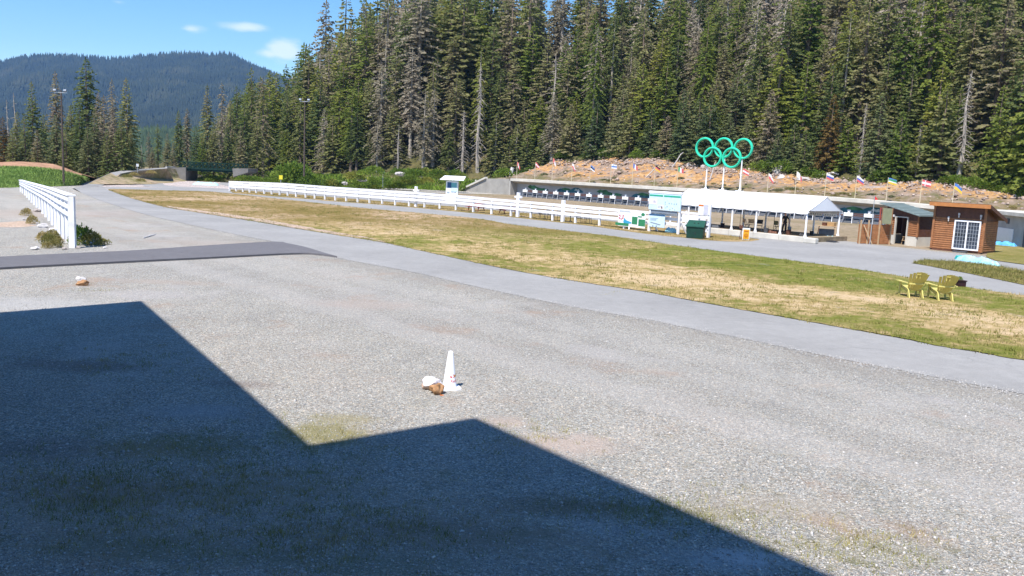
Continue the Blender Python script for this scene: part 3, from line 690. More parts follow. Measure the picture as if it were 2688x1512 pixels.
# gravelly shoulder between meadow and near track
near_track, PN = sheet('track', [(190, 495)] + nb + mbm[::-1] + [(268, 489)], 0.012, M['asphalt'], jit=0.0)
verge_bot = [(602, 501), (613, 507), (827, 524.5), (850, 527), (1036, 541), (1250, 561), (1400, 577), (1550, 594), (1700, 615), (1800, 625), (1852, 631), (1920, 635), (1970, 634), (1993, 631)]
verge_top = [(602, 497), (700, 505), (870, 518), (1036, 531), (1196, 543), (1350, 557), (1510, 573), (1700, 590), (1800, 604), (1860, 612), (1930, 621), (1993, 629)]
vb, vt = smooth_px(verge_bot), smooth_px(verge_top)
M['verge'] = turf('verge_turf', [(0.38, (0.17, 0.14, 0.045)), (0.48, (0.26, 0.19, 0.08)), (0.56, (0.36, 0.26, 0.13)), (0.64, (0.42, 0.33, 0.22))], 0.3)
M['lawn'] = turf('rough_grass', [(0.38, (0.15, 0.15, 0.035)), (0.48, (0.20, 0.18, 0.06)), (0.56, (0.27, 0.22, 0.09)), (0.64, (0.36, 0.28, 0.16))], 0.25)
verge, PV = sheet('grass_verge', vb + vt[::-1], 0.025, M['verge'], jit=0.1, seed=5)
# service track between meadow and fence, widening in front of the cabins
far_edge = [(2000, 634), (1993, 628), (1930, 620), (1900, 612), (2113, 634), (2147, 636), (2191, 630), (2244, 636), (2300, 643), (2378, 653), (2444, 660), (2520, 668), (2571, 674), (2616, 686), (2688, 696), (3000, 735)]
svc = [(270, 491), (284, 496.3)] + mt[1:] + [(3000, 735)] + far_edge[::-1][1:-1] + vb[::-1][2:] + [(560, 497.5), (400, 492)]
service, PS = sheet('service_track', svc, 0.016, M['asphalt'])
stad = vt + [(1866, 608), (1850, 600), (1700, 580), (1600, 570), (1500, 560), (1400, 549), (1300, 533), (1210, 516), (1150, 512), (1000, 503), (850, 495), (700, 486), (615, 482)]
sheet('stadium_apron', stad, 0.010, M['asphalt'])
isl = [(2397, 692.5), (2405, 688.5), (2430, 684.5), (2500, 689), (2600, 698), (2688, 715), (2800, 733), (2800, 768), (2688, 749), (2620, 735), (2525, 716), (2430, 698)]
island, PI = sheet('grass_island', smooth_px(isl + [isl[0]])[:-1], 0.045, M['lawn'], jit=0.12, seed=8)
side = [(2592, 634), (2640, 640), (2688, 650), (2850, 672), (2850, 715), (2688, 695), (2616, 685), (2590, 676)]
sidelawn, PL = sheet('side_lawn', side, 0.035, M['lawn'], jit=0.08, seed=9)
# dark paved strip at the left
strip = smooth_px([(-260, 694), (0, 679), (175, 670), (349, 661.7), (524, 649.5), (716, 638), (748, 641)]) + smooth_px([(748, 641), (800, 652), (849, 667), (885, 677)])[1:] + smooth_px([(885, 677), (840, 671), (769, 668.7), (524, 681), (279.5, 693), (0, 708), (-260, 725)])[1:]
sheet('paved_strip', strip, 0.085, M['asphalt_dark'], thick=0.085)
# pale gravel around the loop, and sandy shoulder of the near track
M['pale_gravel'] = gravel('pale_gravel', (0.52, 0.46, 0.44), (0.58, 0.50, 0.47), (0.42, 0.37, 0.34), patch=.2)
sheet('pale_gravel', [(205, 491), (222, 478), (262, 470), (300, 479), (440, 474), (520, 476), (700, 474), (702, 486), (600, 501), (280, 499)], 0.004, M['pale_gravel'], jit=.3)
M['sand'] = gravel('sandy_shoulder', (0.56, 0.43, 0.34), (0.62, 0.50, 0.41), (0.42, 0.33, 0.24), patch=.5)
for i, sg in enumerate(([(437, 544), (524, 558), (664, 580), (769, 598), (900, 619), (960, 626), (1010, 638)], )):
    a_ = smooth_px(sg); b2 = smooth_px([(437, 541)] + [(u, v - 5 - 3 * math.sin(k)) for k, (u, v) in enumerate(sg[1:-1])] + [(1010, 636)])
    sheet('sandy_shoulder', a_ + b2[::-1], 0.036, M['sand'], jit=.22, seed=12 + i)
sheet('soil_patch', [(-20, 585), (30, 583), (70, 580), (95, 586), (80, 595), (20, 597), (-20, 596)], 0.005, M['sand'], jit=.5, seed=20)
# loop by the bridge
lp = [(372, 484), (385, 479), (400, 476), (432, 476), (427, 481), (432, 486), (470, 490), (540, 493), (600, 496), (601, 500), (555, 499.5), (400, 491), (380, 489)]
sheet('loop_track', smooth_px(lp + [lp[0]])[:-1], 0.011, M['asphalt'])
lp2 = [(572, 483), (585, 476.5), (612, 473.5), (650, 472), (690, 478), (700, 484), (640, 483), (602, 490)]
sheet('loop_track', lp2, 0.012, M['asphalt'])
# range floor between firing line and wall
P1 = G(2113, 621.5, 0.4)                        # front right post of the canopy
sT, tT = to_sd(P1)
rf = [SD(-9, 4.5), SD(100, 4.5), SD(100, tT + 4.6), SD(-9, tT + 4.6)]
o = mesh_obj('range_floor', [Vector((p.x, p.y, 0.006)) for p in rf], [(0, 3, 2, 1)], M['range'], None); tag(o, kind='structure')

# green bank at the far left
def loft(name, rows, mat, jit=0.0):
    n = len(rows[0]); V = [p + Vector((0, 0, jit * mnoise.noise(p * 0.4))) if 0 < j else p for j, r_ in enumerate(rows) for p in r_]
    F = [(j * n + i, j * n + i + 1, (j + 1) * n + i + 1, (j + 1) * n + i) for j in range(len(rows) - 1) for i in range(n - 1)]
    return tag(mesh_obj(name, V, F, mat), kind='structure')
gu = [-120, -60, 0, 50, 100, 140, 170, 195, 215]
gb = [497, 495, 493, 491.5, 490, 489, 488, 486, 478]
gm = [436, 437, 438, 438, 441, 445, 452, 460, 466]
gc = [423, 423, 424, 424.5, 427, 432, 440, 450, 458]
gy_mid = [104, 104, 104, 104, 104, 105, 106, 107, 107.5]; gy_c = [112, 112, 112, 112, 112, 112, 112, 112, 112]
def zf(p): return p
bot = [G(u, v) for u, v in zip(gu, gb)]
mid = [PY(u, v, y) for u, v, y in zip(gu, gm, gy_mid)]; cre = [PY(u, v, y) for u, v, y in zip(gu, gc, gy_c)]
back = [Vector((p.x * 1.15, 135, -0.1)) for p in cre]
def sub(a, b, n): return [[p.lerp(q, k / n) for p, q in zip(a, b)] for k in range(n + 1)]
M['greenbank'] = turf('bank_turf', [(0.36, (0.10, 0.19, 0.045)), (0.48, (0.12, 0.24, 0.06)), (0.56, (0.17, 0.25, 0.06)), (0.68, (0.30, 0.27, 0.12))], 0.2)
loft('grass_bank', sub(bot, mid, 6), M['greenbank'], 0.15)
loft('soil_bank', sub(mid, cre, 2) + [back], M['redsoil'], 0.15)
# ramp up to the bridge
Lp = [(229, 483.5, .15), (250, 472, .6), (291, 453.5, 1.5), (330, 446.5, 1.85), (388, 443, 2.0), (439, 439.6, 2.1)]
Rp = [(290, 474, .15), (297, 466, .6), (317, 456, 1.5), (345, 450.5, 1.85), (390, 446.2, 2.0), (439, 442.4, 2.1)]
Bp = [(288, 484), (300, 483), (330, 481), (365, 479.5), (400, 478), (458, 476)]
Lw = [PY(q[0], q[1], y) for q, y in zip(Lp, (107, 112, 121, 129, 136, 143))]; Rw = [PY(q[0], q[1], y) for q, y in zip(Rp, (118, 120, 122, 126, 130, 137))]; Bw = [G(u, v, -0.02) for u, v in Bp]
bk = [Vector((p.x + 2, p.y + 22, -0.05)) for p in Lw]
loft('embankment', sub(Bw, Rw, 3) + [Lw, bk], M['dirtbank'], 0.0)
rampv = [G(190, 495)] + [G(268, 488)]
rows_ = [[G(190, 495, .014)] + [p + Vector((0, 0, .02)) for p in Lw], [G(268, 488, .014)] + [p + Vector((0, 0, .02)) for p in Rw]]
loft('ramp_track', rows_[::-1], M['asphalt'])
# ================================================================ long target wall
wall = thing('target_wall', 'long low concrete range wall with pale coping and mountain murals', 'wall', SD(S0, 0))
WL = wall.location.copy()
def topz(s): return interp(s, cos_, coz)
mb = MB(WL); mc = MB(WL)
ss = [S0 + 0.4] + [S0 + k * 8 for k in range(1, 12)]
for a, b_ in zip(ss[:-1], ss[1:]):
    za, zb = topz(a), topz(b_)
    # back wall face, 1.6 m behind the front edge of the roof slab, with mural band in the upper third
    fa, fb = SD(a, 1.6), SD(b_, 1.6)
    mb.add([fa, fb, fb + Vector((0, 0, zb - .35)), fa + Vector((0, 0, za - .35)), fa + M_ * .5, fb + M_ * .5, fb + M_ * .5 + Vector((0, 0, zb - .35)), fa + M_ * .5 + Vector((0, 0, za - .35))],
           [(0, 1, 2, 3), (5, 4, 7, 6), (3, 2, 6, 7), (0, 3, 7, 4), (1, 5, 6, 2)])
    mc.add([SD(a, -.1, za - .42), SD(b_, -.1, zb - .42), SD(b_, -.1, zb), SD(a, -.1, za), SD(a, 2.3, za - .42), SD(b_, 2.3, zb - .42), SD(b_, 2.3, zb + .02), SD(a, 2.3, za + .02)],
           [(0, 1, 2, 3), (5, 4, 7, 6), (3, 2, 6, 7), (1, 0, 4, 5), (0, 3, 7, 4), (1, 5, 6, 2)])
mb.build('back_wall', M['wall_grey'], wall); mc.build('coping', M['concrete_pale'], wall)
# sloping soffit beam under the coping
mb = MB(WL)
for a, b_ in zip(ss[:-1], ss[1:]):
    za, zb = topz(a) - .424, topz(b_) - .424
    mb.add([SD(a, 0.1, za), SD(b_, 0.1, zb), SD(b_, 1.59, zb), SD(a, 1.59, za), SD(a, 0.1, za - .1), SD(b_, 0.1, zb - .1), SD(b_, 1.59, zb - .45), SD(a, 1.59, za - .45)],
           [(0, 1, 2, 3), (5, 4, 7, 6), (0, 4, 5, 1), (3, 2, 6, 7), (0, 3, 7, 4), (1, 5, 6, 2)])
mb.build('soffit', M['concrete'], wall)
# end cheek wall and raking wing wall
z0 = topz(S0) - .42
mb = MB(WL); mb.prism([SD(S0, 0.0, 0), SD(S0, 2.2, 0), SD(S0, 2.2, z0), SD(S0, 0.0, z0)], W_ * 0.38); mb.build('cheek_wall', M['concrete'], wall)
wa = RP(1206, 511, SD(S0, 0.02), W_); wb = RP(1277, 468.5, SD(S0, 0.02), W_)
wa.z = 0.0
mb = MB(WL); c0 = SD(S0 - .02, 0.02, 0); c1 = SD(S0 - .02, 0.02, topz(S0) - .1)
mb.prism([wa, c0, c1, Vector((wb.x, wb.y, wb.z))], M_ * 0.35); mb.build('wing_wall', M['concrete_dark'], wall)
mb = MB(WL); mb.bar(wa - M_ * .03 + Vector((0, 0, .12)), wb - M_ * .03 + Vector((0, 0, .14)), 0.55, 0.30, up=(0, 0, 1)); mb.build('wing_coping', M['concrete_pale'], wall)
# painted murals on the wall: green ridges and blue peaks, one group every few metres
rnd = random.Random(12)
s = S0 + 3.2; k = 0
while s < S0 + 84:
    zt = topz(s) - 0.90; hh = 0.95
    def P(ds, z): return SD(s + ds, 1.57, zt - hh + z * hh)
    if k % 2 == 0:
        prof = [(0, .55), (.6, .95), (1.1, .78), (1.9, .92), (2.6, .62), (3.6, .42), (4.3, .5), (4.9, .4), (5.3, .35), (5.3, 0), (4.4, .06), (3.1, .02), (1.7, .1), (.7, .25)]
        m_ = MB(WL); m_.prism([P(x + .15 * rnd.uniform(-1, 1), z) for x, z in prof], M_ * 0.02); m_.build('mural_ridge', M['mural_green'], wall)
        s += 7.3
    else:
        prof = [(0, .1), (.5, .5), (1.1, .72), (1.7, .5), (2.6, .6), (3.2, .42), (3.9, .8), (4.6, 1.05), (5.4, .98), (6.1, .6), (6.6, .25), (6.0, .12), (4.6, .1), (3.0, .0), (1.4, .02)]
        m_ = MB(WL); m_.prism([P(x, z * .92) for x, z in prof], M_ * 0.02); m_.build('mural_peak', M['mural_blue'], wall)
        m_ = MB(WL - M_ * 0)
        m_.prism([P(x, z) - M_ * .015 for x, z in ((4.4, .45), (4.8, .8), (5.1, .62), (5.5, .74), (5.7, .4), (5.2, .3), (4.9, .42))], M_ * 0.012); m_.build('mural_snow', M['mural_pale'], wall)
        m_ = MB(WL); m_.prism([P(x, z) - M_ * .013 for x, z in ((1.3, .62), (2.2, .85), (3.2, .7), (3.7, .45), (2.6, .35), (1.6, .4))], M_ * 0.012); m_.build('mural_hill', M['mural_green'], wall)
        s += 9.6
    k += 1

# ---------------------------------------------------------------- targets, one per lane
def make_target():
    r = thing('shooting_target', 'white box target on slanted steel legs', 'target', (0, 0, 0), RZ, 'white shooting targets in a row before the wall')
    m_ = MB(); m_.box((0, 0, 1.02), (1.12, 0.16, 0.42)); m_.build('target_box', M['white2'], r, bevel=0.02)
    m_ = MB(); m_.box((0, 0.05, 1.31), (0.18, 0.06, 0.16)); m_.add([(-.14, .0, 1.235), (.14, .0, 1.235), (.05, .0, 1.34), (-.05, .0, 1.34), (-.14, .03, 1.235), (.14, .03, 1.235), (.05, .03, 1.34), (-.05, .03, 1.34)], [(0, 1, 2, 3), (5, 4, 7, 6), (0, 3, 7, 4), (1, 5, 6, 2), (3, 2, 6, 7)]); m_.build('bracket', M['white2'], r)
    m_ = MB(); m_.box((0, 0.1, 1.45), (0.40, 0.05, 0.24)); m_.build('number_plate', M['navy'] if False else M['print_grey'], r)
    m_ = MB(); m_.box((0, 0.06, 0.71), (1.0, 0.10, 0.17)); m_.build('splash_tray', M['black'], r)
    for sx in (-1, 1):
        m_ = MB(); m_.bar((sx * .50, 0, 0.8), (sx * .62, -.25, 0.0), 0.06, 0.06); m_.bar((sx * .50, 0.02, 0.8), (sx * .40, .45, 0.0), 0.05, 0.05); m_.build('leg', M['steel'], r)
    m_ = MB()
    for z in (1.12, 0.92): m_.box((1.18, 0.12, z), (1.16, 0.05, 0.13))
    m_.build('side_board', M['wood_dark'], r)
    m_ = MB(); m_.prism([(-1.2, .05, .02), (1.2, .05, .02), (1.2, .45, .50), (-1.2, .45, .50)], (0, .03, .05)); m_.build('ricochet_mat', M['darkgrey'], r)
    return r
SP = (to_sd(B0)[0] - to_sd(A0)[0]) / 22.2
tgt = None; sA = to_sd(A0)[0]; ordn = ['first', 'second', 'third', 'fourth', 'fifth', 'sixth', 'seventh', 'eighth', 'ninth', 'tenth', 'eleventh', 'twelfth', 'thirteenth', 'fourteenth', 'fifteenth', 'sixteenth', 'seventeenth', 'eighteenth', 'nineteenth', 'twentieth', 'twenty-first', 'twenty-second', 'twenty-third', 'twenty-fourth', 'twenty-fifth', 'twenty-sixth']
for n in range(26):
    lab = 'white box target, %s in the row from the sloping wing wall' % ordn[n]
    p = SD(sA + n * SP, -3.0)
    if tgt is None: tgt = make_target(); tgt.location = p; tgt['label'] = lab
    else: dup(tgt, p, RZ, label=lab)

# ---------------------------------------------------------------- five-ring sign on posts
ring_px = [(1849.8, 387.5), (1899.8, 388.2), (1950.8, 390.4), (1871.9, 412.6), (1922.4, 414.2)]
sr_ = to_sd(RP(1897, 490, SD(0, 1.2), W_))[0]
rp0 = SD(sr_, 1.2)
SW = Vector((math.cos(RZ + R(8)), math.sin(RZ + R(8)), 0)); SN = Vector((-SW.y, SW.x, 0))
rings = thing('rings_sign', 'five interlocking turquoise-green rings on three white posts', 'sign', (rp0.x, rp0.y, topz(sr_)))
C = [RP(u, v, rp0, SW) for u, v in ring_px]
ry = (27.5) * (C[1] - CAMP).dot(FW) / FPX
def torus_band(mb, c, r, wid, dep, n=40):
    vs = []
    for k in range(n):
        a = 2 * math.pi * k / n
        rad = SW * math.cos(a) + Vector((0, 0, 1)) * math.sin(a)
        for j in range(8):
            b_ = 2 * math.pi * j / 8 + math.pi / 8
            vs.append(c + rad * (r + wid * math.cos(b_)) + SN * dep * math.sin(b_))
    mb.add(vs, [(k * 8 + j, k * 8 + (j + 1) % 8, ((k + 1) % n) * 8 + (j + 1) % 8, ((k + 1) % n) * 8 + j) for k in range(n) for j in range(8)])
rad_ = ry - 0.16
for i, c in enumerate(C):
    off = SN * (0.16 if i > 2 else -0.0) * -1
    m_ = MB(rings.location); torus_band(m_, c + off, rad_, 0.155, 0.26); m_.build('ring', M['ringgreen'], rings, smooth=False)
for (ub, vb_, ut, vt_) in ((1852.5, 488.5, 1855, 430), (1896.7, 491, 1899.5, 405), (1942, 494.5, 1947.5, 412)):
    b_ = RP(ub, vb_, rp0, SW); b_.z = topz(to_sd(b_)[0]) + .02
    tz = RP(ut, vt_, rp0, SW).z
    m_ = MB(rings.location); m_.tube(b_, Vector((b_.x, b_.y, tz)), 0.10, 0.085, 10); m_.tube(b_, b_ + Vector((0, 0, .3)), 0.26, 0.11, 10); m_.box(b_ + Vector((0, 0, .03)), (1.1, 0.5, 0.08), RZ); m_.build('post', M['white'], rings)

# ---------------------------------------------------------------- flags along the wall
def flag_mesh(mb_by, bands, orient, L, Hf, sag, cross=None):
    """waving flag in local coords: hoist at x=0, fly toward +x, top at z=0"""
    nx, nz = 10, 6; pts = {}
    for i in range(nx + 1):
        for j in range(nz + 1):
            a, c = i / nx, j / nz
            x = L * a * (1 - 0.28 * sag * a); z = -Hf * c - sag * L * 0.62 * a ** 1.25
            y = 0.09 * math.sin(a * 7 + c * 1.4) * (0.3 + a)
            pts[i, j] = Vector((x, y, z))
    for i in range(nx):
        for j in range(nz):
            a = (i + .5) / nx; c = (j + .5) / nz
            q = a if orient == 'v' else c
            m_ = bands[min(int(q * len(bands)), len(bands) - 1)]
            if cross and (abs(a - .36) < .07 or abs(c - .5) < .1): m_ = cross
            mb_by.setdefault(m_, []).append([pts[i, j], pts[i + 1, j], pts[i + 1, j + 1], pts[i, j + 1]])
flags = [ # pole u, v top, v bottom, bands, orientation, sag, cross, word
 (1356, 424, 466, ['flag_red', 'f_white', 'flag_red'], 'v', 1.3, None, 'limp red and white flag at the far wing wall end'),
 (1404, 425, 468, ['flag_red', 'f_white', 'flag_red'], 'h', 0.8, None, 'red-white-red striped flag on the wall, before orange soil'),
 (1449, 414, 470, ['flag_red', 'f_white'], 'v', 1.4, None, 'faded limp red flag, on the tall thin pole'),
 (1500, 428, 473, ['f_white', 'flag_red'], 'h', 1.3, None, 'small limp white and red flag left of the blue-black-white flag'),
 (1548, 432.6, 475, ['f_skyblue', 'f_black', 'f_white'], 'h', 0.7, None, 'blue, black and white striped flag'),
 (1602.5, 430, 478, ['f_white'], 'h', 0.12, 'f_skyblue', 'white flag with a blue cross'),
 (1659, 428, 480, ['f_blue', 'f_white', 'flag_red'], 'v', 0.7, None, 'blue, white and red vertical tricolour flag'),
 (1717, 433, 483, ['f_black', 'flag_red', 'f_gold'], 'h', 0.6, None, 'black, red and gold striped flag'),
 (1777, 437, 486, ['f_green', 'f_white', 'flag_red'], 'v', 0.45, None, 'green, white and red vertical tricolour flag left of the rings'),
 (1945.5, 441, 498, ['flag_red', 'f_white', 'flag_red'], 'h', 0.55, None, 'red flag with white stripe beside the right ring post'),
 (2014, 454, 501, ['f_white', 'flag_red'], 'h', 1.2, None, 'limp white and red flag, next one right of the rings'),
 (2087, 449, 505, ['f_white', 'f_white', 'flag_red'], 'v', 1.2, None, 'drooping white flag with red fly, above the canopy ridge'),
 (2164.6, 454, 511, ['f_white', 'f_blue', 'flag_red'], 'h', 0.45, None, 'white, blue and red striped flag over the canopy gable'),
 (2244, 460, 518, ['f_white', 'f_blue', 'flag_red'], 'h', 0.75, None, 'steeply drooping white, blue and red flag right of the canopy'),
 (2326, 465, 524, ['f_skyblue', 'f_green', 'f_white', 'f_gold'], 'h', 0.35, None, 'blue, green and yellow flag above the open hut'),
 (2414, 470, 532, ['flag_red'], 'h', 0.3, 'f_white', 'red flag with a white cross'),
 (2499, 479, 540, ['f_skyblue', 'f_gold'], 'h', 0.9, None, 'limp blue and yellow flag above the log cabin')]
for (u, vt_, vb_, bands, ori, sag, cross, lab) in flags:
    b_ = RP(u, vb_, SD(0, 1.0), W_); s_ = to_sd(b_)[0]; b_.z = topz(s_)
    hgt = RP(u, vt_, SD(0, 1.0), W_).z - b_.z
    fl = thing('flag', lab, 'flag', b_, RZ, 'flags on poles along the wall')
    m_ = MB(); m_.tube((0, 0, -.02), (0, 0, hgt), 0.045, 0.035, 7); m_.build('pole', M['flagpole'], fl)
    by = {}; flag_mesh(by, bands, ori, 1.05, 0.66, sag, cross)
    names = sorted(set(by)); me = MB(); idx = []
    for nm_ in names:
        for q in by[nm_]: me.add([p + Vector((.05, -.03, hgt - .06)) for p in q], [(0, 3, 2, 1)]); idx.append(names.index(nm_))
    o = me.build('flag_cloth', None, fl)
    for nm_ in names: o.data.materials.append(M[nm_])
    o.data.polygons.foreach_set('material_index', idx)
    o.modifiers.new('solid', 'SOLIDIFY').thickness = 0.012

# ---------------------------------------------------------------- canopy over the firing line
LT, DT = 12.9, 4.9
ten = thing('canopy_tent', 'long white gabled canopy tent on white posts', 'tent', P1, RZ)      # local x along wall towards the right, y behind
ez, rz_ = 2.33 - .4, 3.45 - .4
def roofp(x, y, lift=0.0):
    k = 1 - abs(y - DT / 2) / (DT / 2)
    return Vector((x, y, ez + (rz_ - ez) * (k if k > 0 else k * 1.0) + lift))
m_ = MB()
nX, nY = 24, 12
for layer in (0,):
    V = []; F = []
    for i in range(nX + 1):
        x = -LT - .15 + (LT + .3) * i / nX
        for j in range(nY + 1):
            y = -.12 + (DT + .24) * j / nY
            k = 1 - abs(y - DT / 2) / (DT / 2 + .12)
            sagx = -0.05 * abs(math.sin(math.pi * (i % 4) / 4)) * (0.4 + k * .3) * (0 if abs(k) > .98 else 1)
            V.append((x, y, ez + (rz_ - ez) * k + sagx - .04 * math.sin(math.pi * k)))
    F = [(i * (nY + 1) + j, (i + 1) * (nY + 1) + j, (i + 1) * (nY + 1) + j + 1, i * (nY + 1) + j + 1) for i in range(nX) for j in range(nY)]
    m_.add(V, F)
o = m_.build('roof_canvas', M['canvas'], ten); o.modifiers.new('solid', 'SOLIDIFY').thickness = 0.02
for x, nm_ in ((0.12, 'gable_panel'), (-LT - .12, 'gable_panel')):
    m_ = MB(); m_.prism([(x, 0.15, ez + .02), (x, DT - .15, ez + .02), (x, DT / 2, rz_ - .08)], (0.02, 0, 0)); m_.build(nm_, M['canvas'], ten)
# scalloped valance front and back
for y in (-.14, DT + .14):
    m_ = MB(); n = 48
    for i in range(n):
        x0 = -LT - .15 + (LT + .3) * i / n; x1 = x0 + (LT + .3) / n
        d0 = .20 + .05 * abs(math.sin(i * math.pi / 4)); d1 = .20 + .05 * abs(math.sin((i + 1) * math.pi / 4))
        m_.add([(x0, y, ez + .03), (x1, y, ez + .03), (x1, y, ez - d1), (x0, y, ez - d0)], [(0, 1, 2, 3)])
    o = m_.build('valance', M['canvas'], ten); o.modifiers.new('solid', 'SOLIDIFY').thickness = 0.01
for y in (0.0, DT):
    for x in (0, -2.15, -4.35, -6.6, -8.8, -11.0, -12.9):
        m_ = MB(); m_.tube((x, y, 0), (x, y, ez + .02), 0.075, 0.075, 10); m_.tube((x, y, 0), (x, y, .16), 0.13, 0.09, 8)
        if y == 0: m_.bar((x, y, ez - .35), (x + (.35 if x < 0 else -.35), y, ez - .02), .05, .05)
        m_.build('post', M['white'], ten)
m_ = MB(); m_.box((-LT / 2, 0, ez - .01), (LT, .08, .08)); m_.box((-LT / 2, DT, ez - .01), (LT, .08, .08)); m_.box((-LT / 2, DT / 2, rz_ - .14), (LT, .07, .07))
for x in (0, -4.35, -8.8, -12.9): m_.bar((x, 0, ez), (x, DT / 2, rz_ - .12), .06, .06); m_.bar((x, DT, ez), (x, DT / 2, rz_ - .12), .06, .06)
m_.build('roof_frame', M['steel'], ten)
# platform of compacted gravel with a concrete kerb in front
pl = thing('platform', 'raised shooting platform edged with a pale concrete kerb', 'platform', P1 - Vector((0, 0, .4)), RZ)
m_ = MB(); m_.box((-LT / 2 + .08, DT / 2 + .1, .19), (LT + .9, DT + .9, .38)); m_.build('deck', M['range'], pl)
for i in range(6):
    m_ = MB(); m_.box((-LT - .3 + 2.28 * (i + .5), -.52, .21), (2.26, .34, .42)); m_.build('kerb_block', M['concrete_pale'], pl, bevel=0.03)
# hanging white lane panels at the back eave (each hangs from the canopy)
rnd = random.Random(5)
lane = None
wds = ['beside the right gable', 'second from the right gable', 'third from the right gable', 'fourth from the right gable', 'fifth from the right gable', 'sixth from the right gable', 'seventh from the right gable', 'eighth from the right gable', 'ninth from the right gable', 'tenth from the right gable']
for i in range(10):
    x = -.65 - 1.27 * i; lp = P1 + W_ * x + M_ * (DT - .25)
    if lane is None:
        lane = thing('lane_panel', '', 'panel', lp, RZ, 'white lane panels hanging under the canopy')
        m_ = MB(); m_.box((0, 0, ez - .33), (1.1, .03, .26)); m_.build('board', M['white2'], lane)
        m_ = MB()
        for k in range(5): m_.box((-.4 + .2 * k, -.019, ez - .33), (.1, .004, .07))
        m_.build('printing', M['print_grey'], lane)
    else: q = dup(lane, lp, RZ)
    (lane if i == 0 else q)['label'] = 'white printed panel hung under the canopy, ' + wds[i]
# rough stone block at the kerb end
sb = G(2130, 640); o = MB((sb.x, sb.y, 0)); V_, F_ = lump(random.Random(3), (sb.x, sb.y + .2, .22), (.62, .36, .26), 3, .18); 
bq = MB((sb.x, sb.y, 0)); bq.box((sb.x, sb.y + .2, .21), (1.0, .5, .42), RZ); o = bq.build('stone_block', M['concrete_pale'], None, bevel=.07); o.location = (sb.x, sb.y, 0)
tag(o, 'rough pale stone block at the right end of the kerb', 'block')

# ---------------------------------------------------------------- log cabin (right)
C1 = G(2444, 655); C2 = G(2570.5, 667); cw = (C2 - C1).length + .1; crz_ = math.atan2((C2 - C1).y, (C2 - C1).x)
cab = thing('log_cabin', 'small brown log cabin with a large white gridded window', 'cabin', C1, crz_)
CD = 2.9; zf_ = 3.22; zb_ = 2.36
def siding(mb, p0, p1, z0, z1, nrm, step=.155, r=.035):
    """rows of half-round log siding between two ground points"""
    p0, p1, nrm = Vector(p0), Vector(p1), Vector(nrm); z = z0
    while z < z1 - .02:
        h = min(step, z1 - z); vs = []
        for p in (p0, p1):
            for k in range(5):
                a = math.pi * k / 4
                vs.append(p + Vector((0, 0, z + h / 2 - math.cos(a) * h / 2)) + nrm * r * math.sin(a) * 1.3)
        mb.add(vs, [(k, k + 5, k + 6, k + 1) for k in range(4)] + [(0, 1, 2, 3, 4), (9, 8, 7, 6, 5)]); z += step
# core body
m_ = MB(); m_.prism([(0.02, 0.03, .12), (0.02, CD, .12), (0.02, CD, zb_), (0.02, 0.03, zf_ - .03)], (cw - .04, 0, 0)); m_.build('core_wall', M['wood_dark'], cab)
m_ = MB()
for k in range(4): m_.box((cw / 2, .015, 2.55 + .165 * k), (cw - .02, .03, .158))
m_.build('upper_boards', M['wood_dark'], cab)
m_ = MB(); siding(m_, (0, .03, 0), (cw, .03, 0), .12, 2.46, (0, -1, 0))
m_.build('front_siding', M['wood'], cab)
m_ = MB()
siding(m_, (cw - .02, .03, 0), (cw - .02, CD, 0), .12, 2.32, (1, 0, 0)); siding(m_, (0.02, .03, 0), (0.02, CD, 0), .12, 2.32, (-1, 0, 0))
m_.build('side_siding', M['wood'], cab)
for x in (-.02, cw + .02):
    m_ = MB(); m_.box((x, 0, 1.66), (.14, .16, 3.08)); m_.build('corner_board', M['wood'], cab)
m_ = MB(); m_.box((cw / 2, .05, .06), (cw, .12, .12)); m_.box((cw - .05, CD / 2, .06), (.1, CD, .12)); m_.build('sill', M['wood_dark'], cab)
m_ = MB(); a_ = math.atan2(zf_ - zb_, CD); 
m_.prism([(-.22, -.62, zf_ + .18), (-.22, CD + .35, zb_ - .02), (-.22, CD + .35, zb_ + .10), (-.22, -.62, zf_ + .30)], (cw + .68, 0, 0)); rf_ = m_.build('roof', M['wood_dark'], cab)
m_ = MB(); m_.box((cw / 2 + .12, -.64, zf_ + .14), (cw + .70, .035, .27)); m_.build('fascia', M['fascia'], cab)
m_ = MB(); m_.prism([(cw + .465, -.62, zf_ + .01), (cw + .465, CD + .35, zb_ - .16), (cw + .465, CD + .35, zb_ + .105), (cw + .465, -.62, zf_ + .275)], (.03, 0, 0)); m_.build('barge_board', M['wood_dark'], cab)
wx0, wx1, wz0, wz1 = cw * .425, cw * .945, .20, 2.30
m_ = MB()
for (a, b_, c, d) in ((wx0, wz0, wx0 + .09, wz1), (wx1 - .09, wz0, wx1, wz1), (wx0 + .09, wz0, wx1 - .09, wz0 + .1), (wx0 + .09, wz1 - .1, wx1 - .09, wz1), ((wx0 + wx1) / 2 - .045, wz0 + .1, (wx0 + wx1) / 2 + .045, wz1 - .1)):
    m_.box(((a + c) / 2, -.07, (b_ + d) / 2), (c - a, .1, d - b_))
win = m_.build('window', M['white'], cab)
gm_ = simple('window_glass', (0.03, 0.04, 0.06), 0.08, var=.5, scale=1.2, spec=.8)
m_ = MB(); m_.box(((wx0 + wx1) / 2, -.045, (wz0 + wz1) / 2), (wx1 - wx0 - .1, .02, wz1 - wz0 - .12)); m_.build('pane', gm_, win)
m_ = MB()
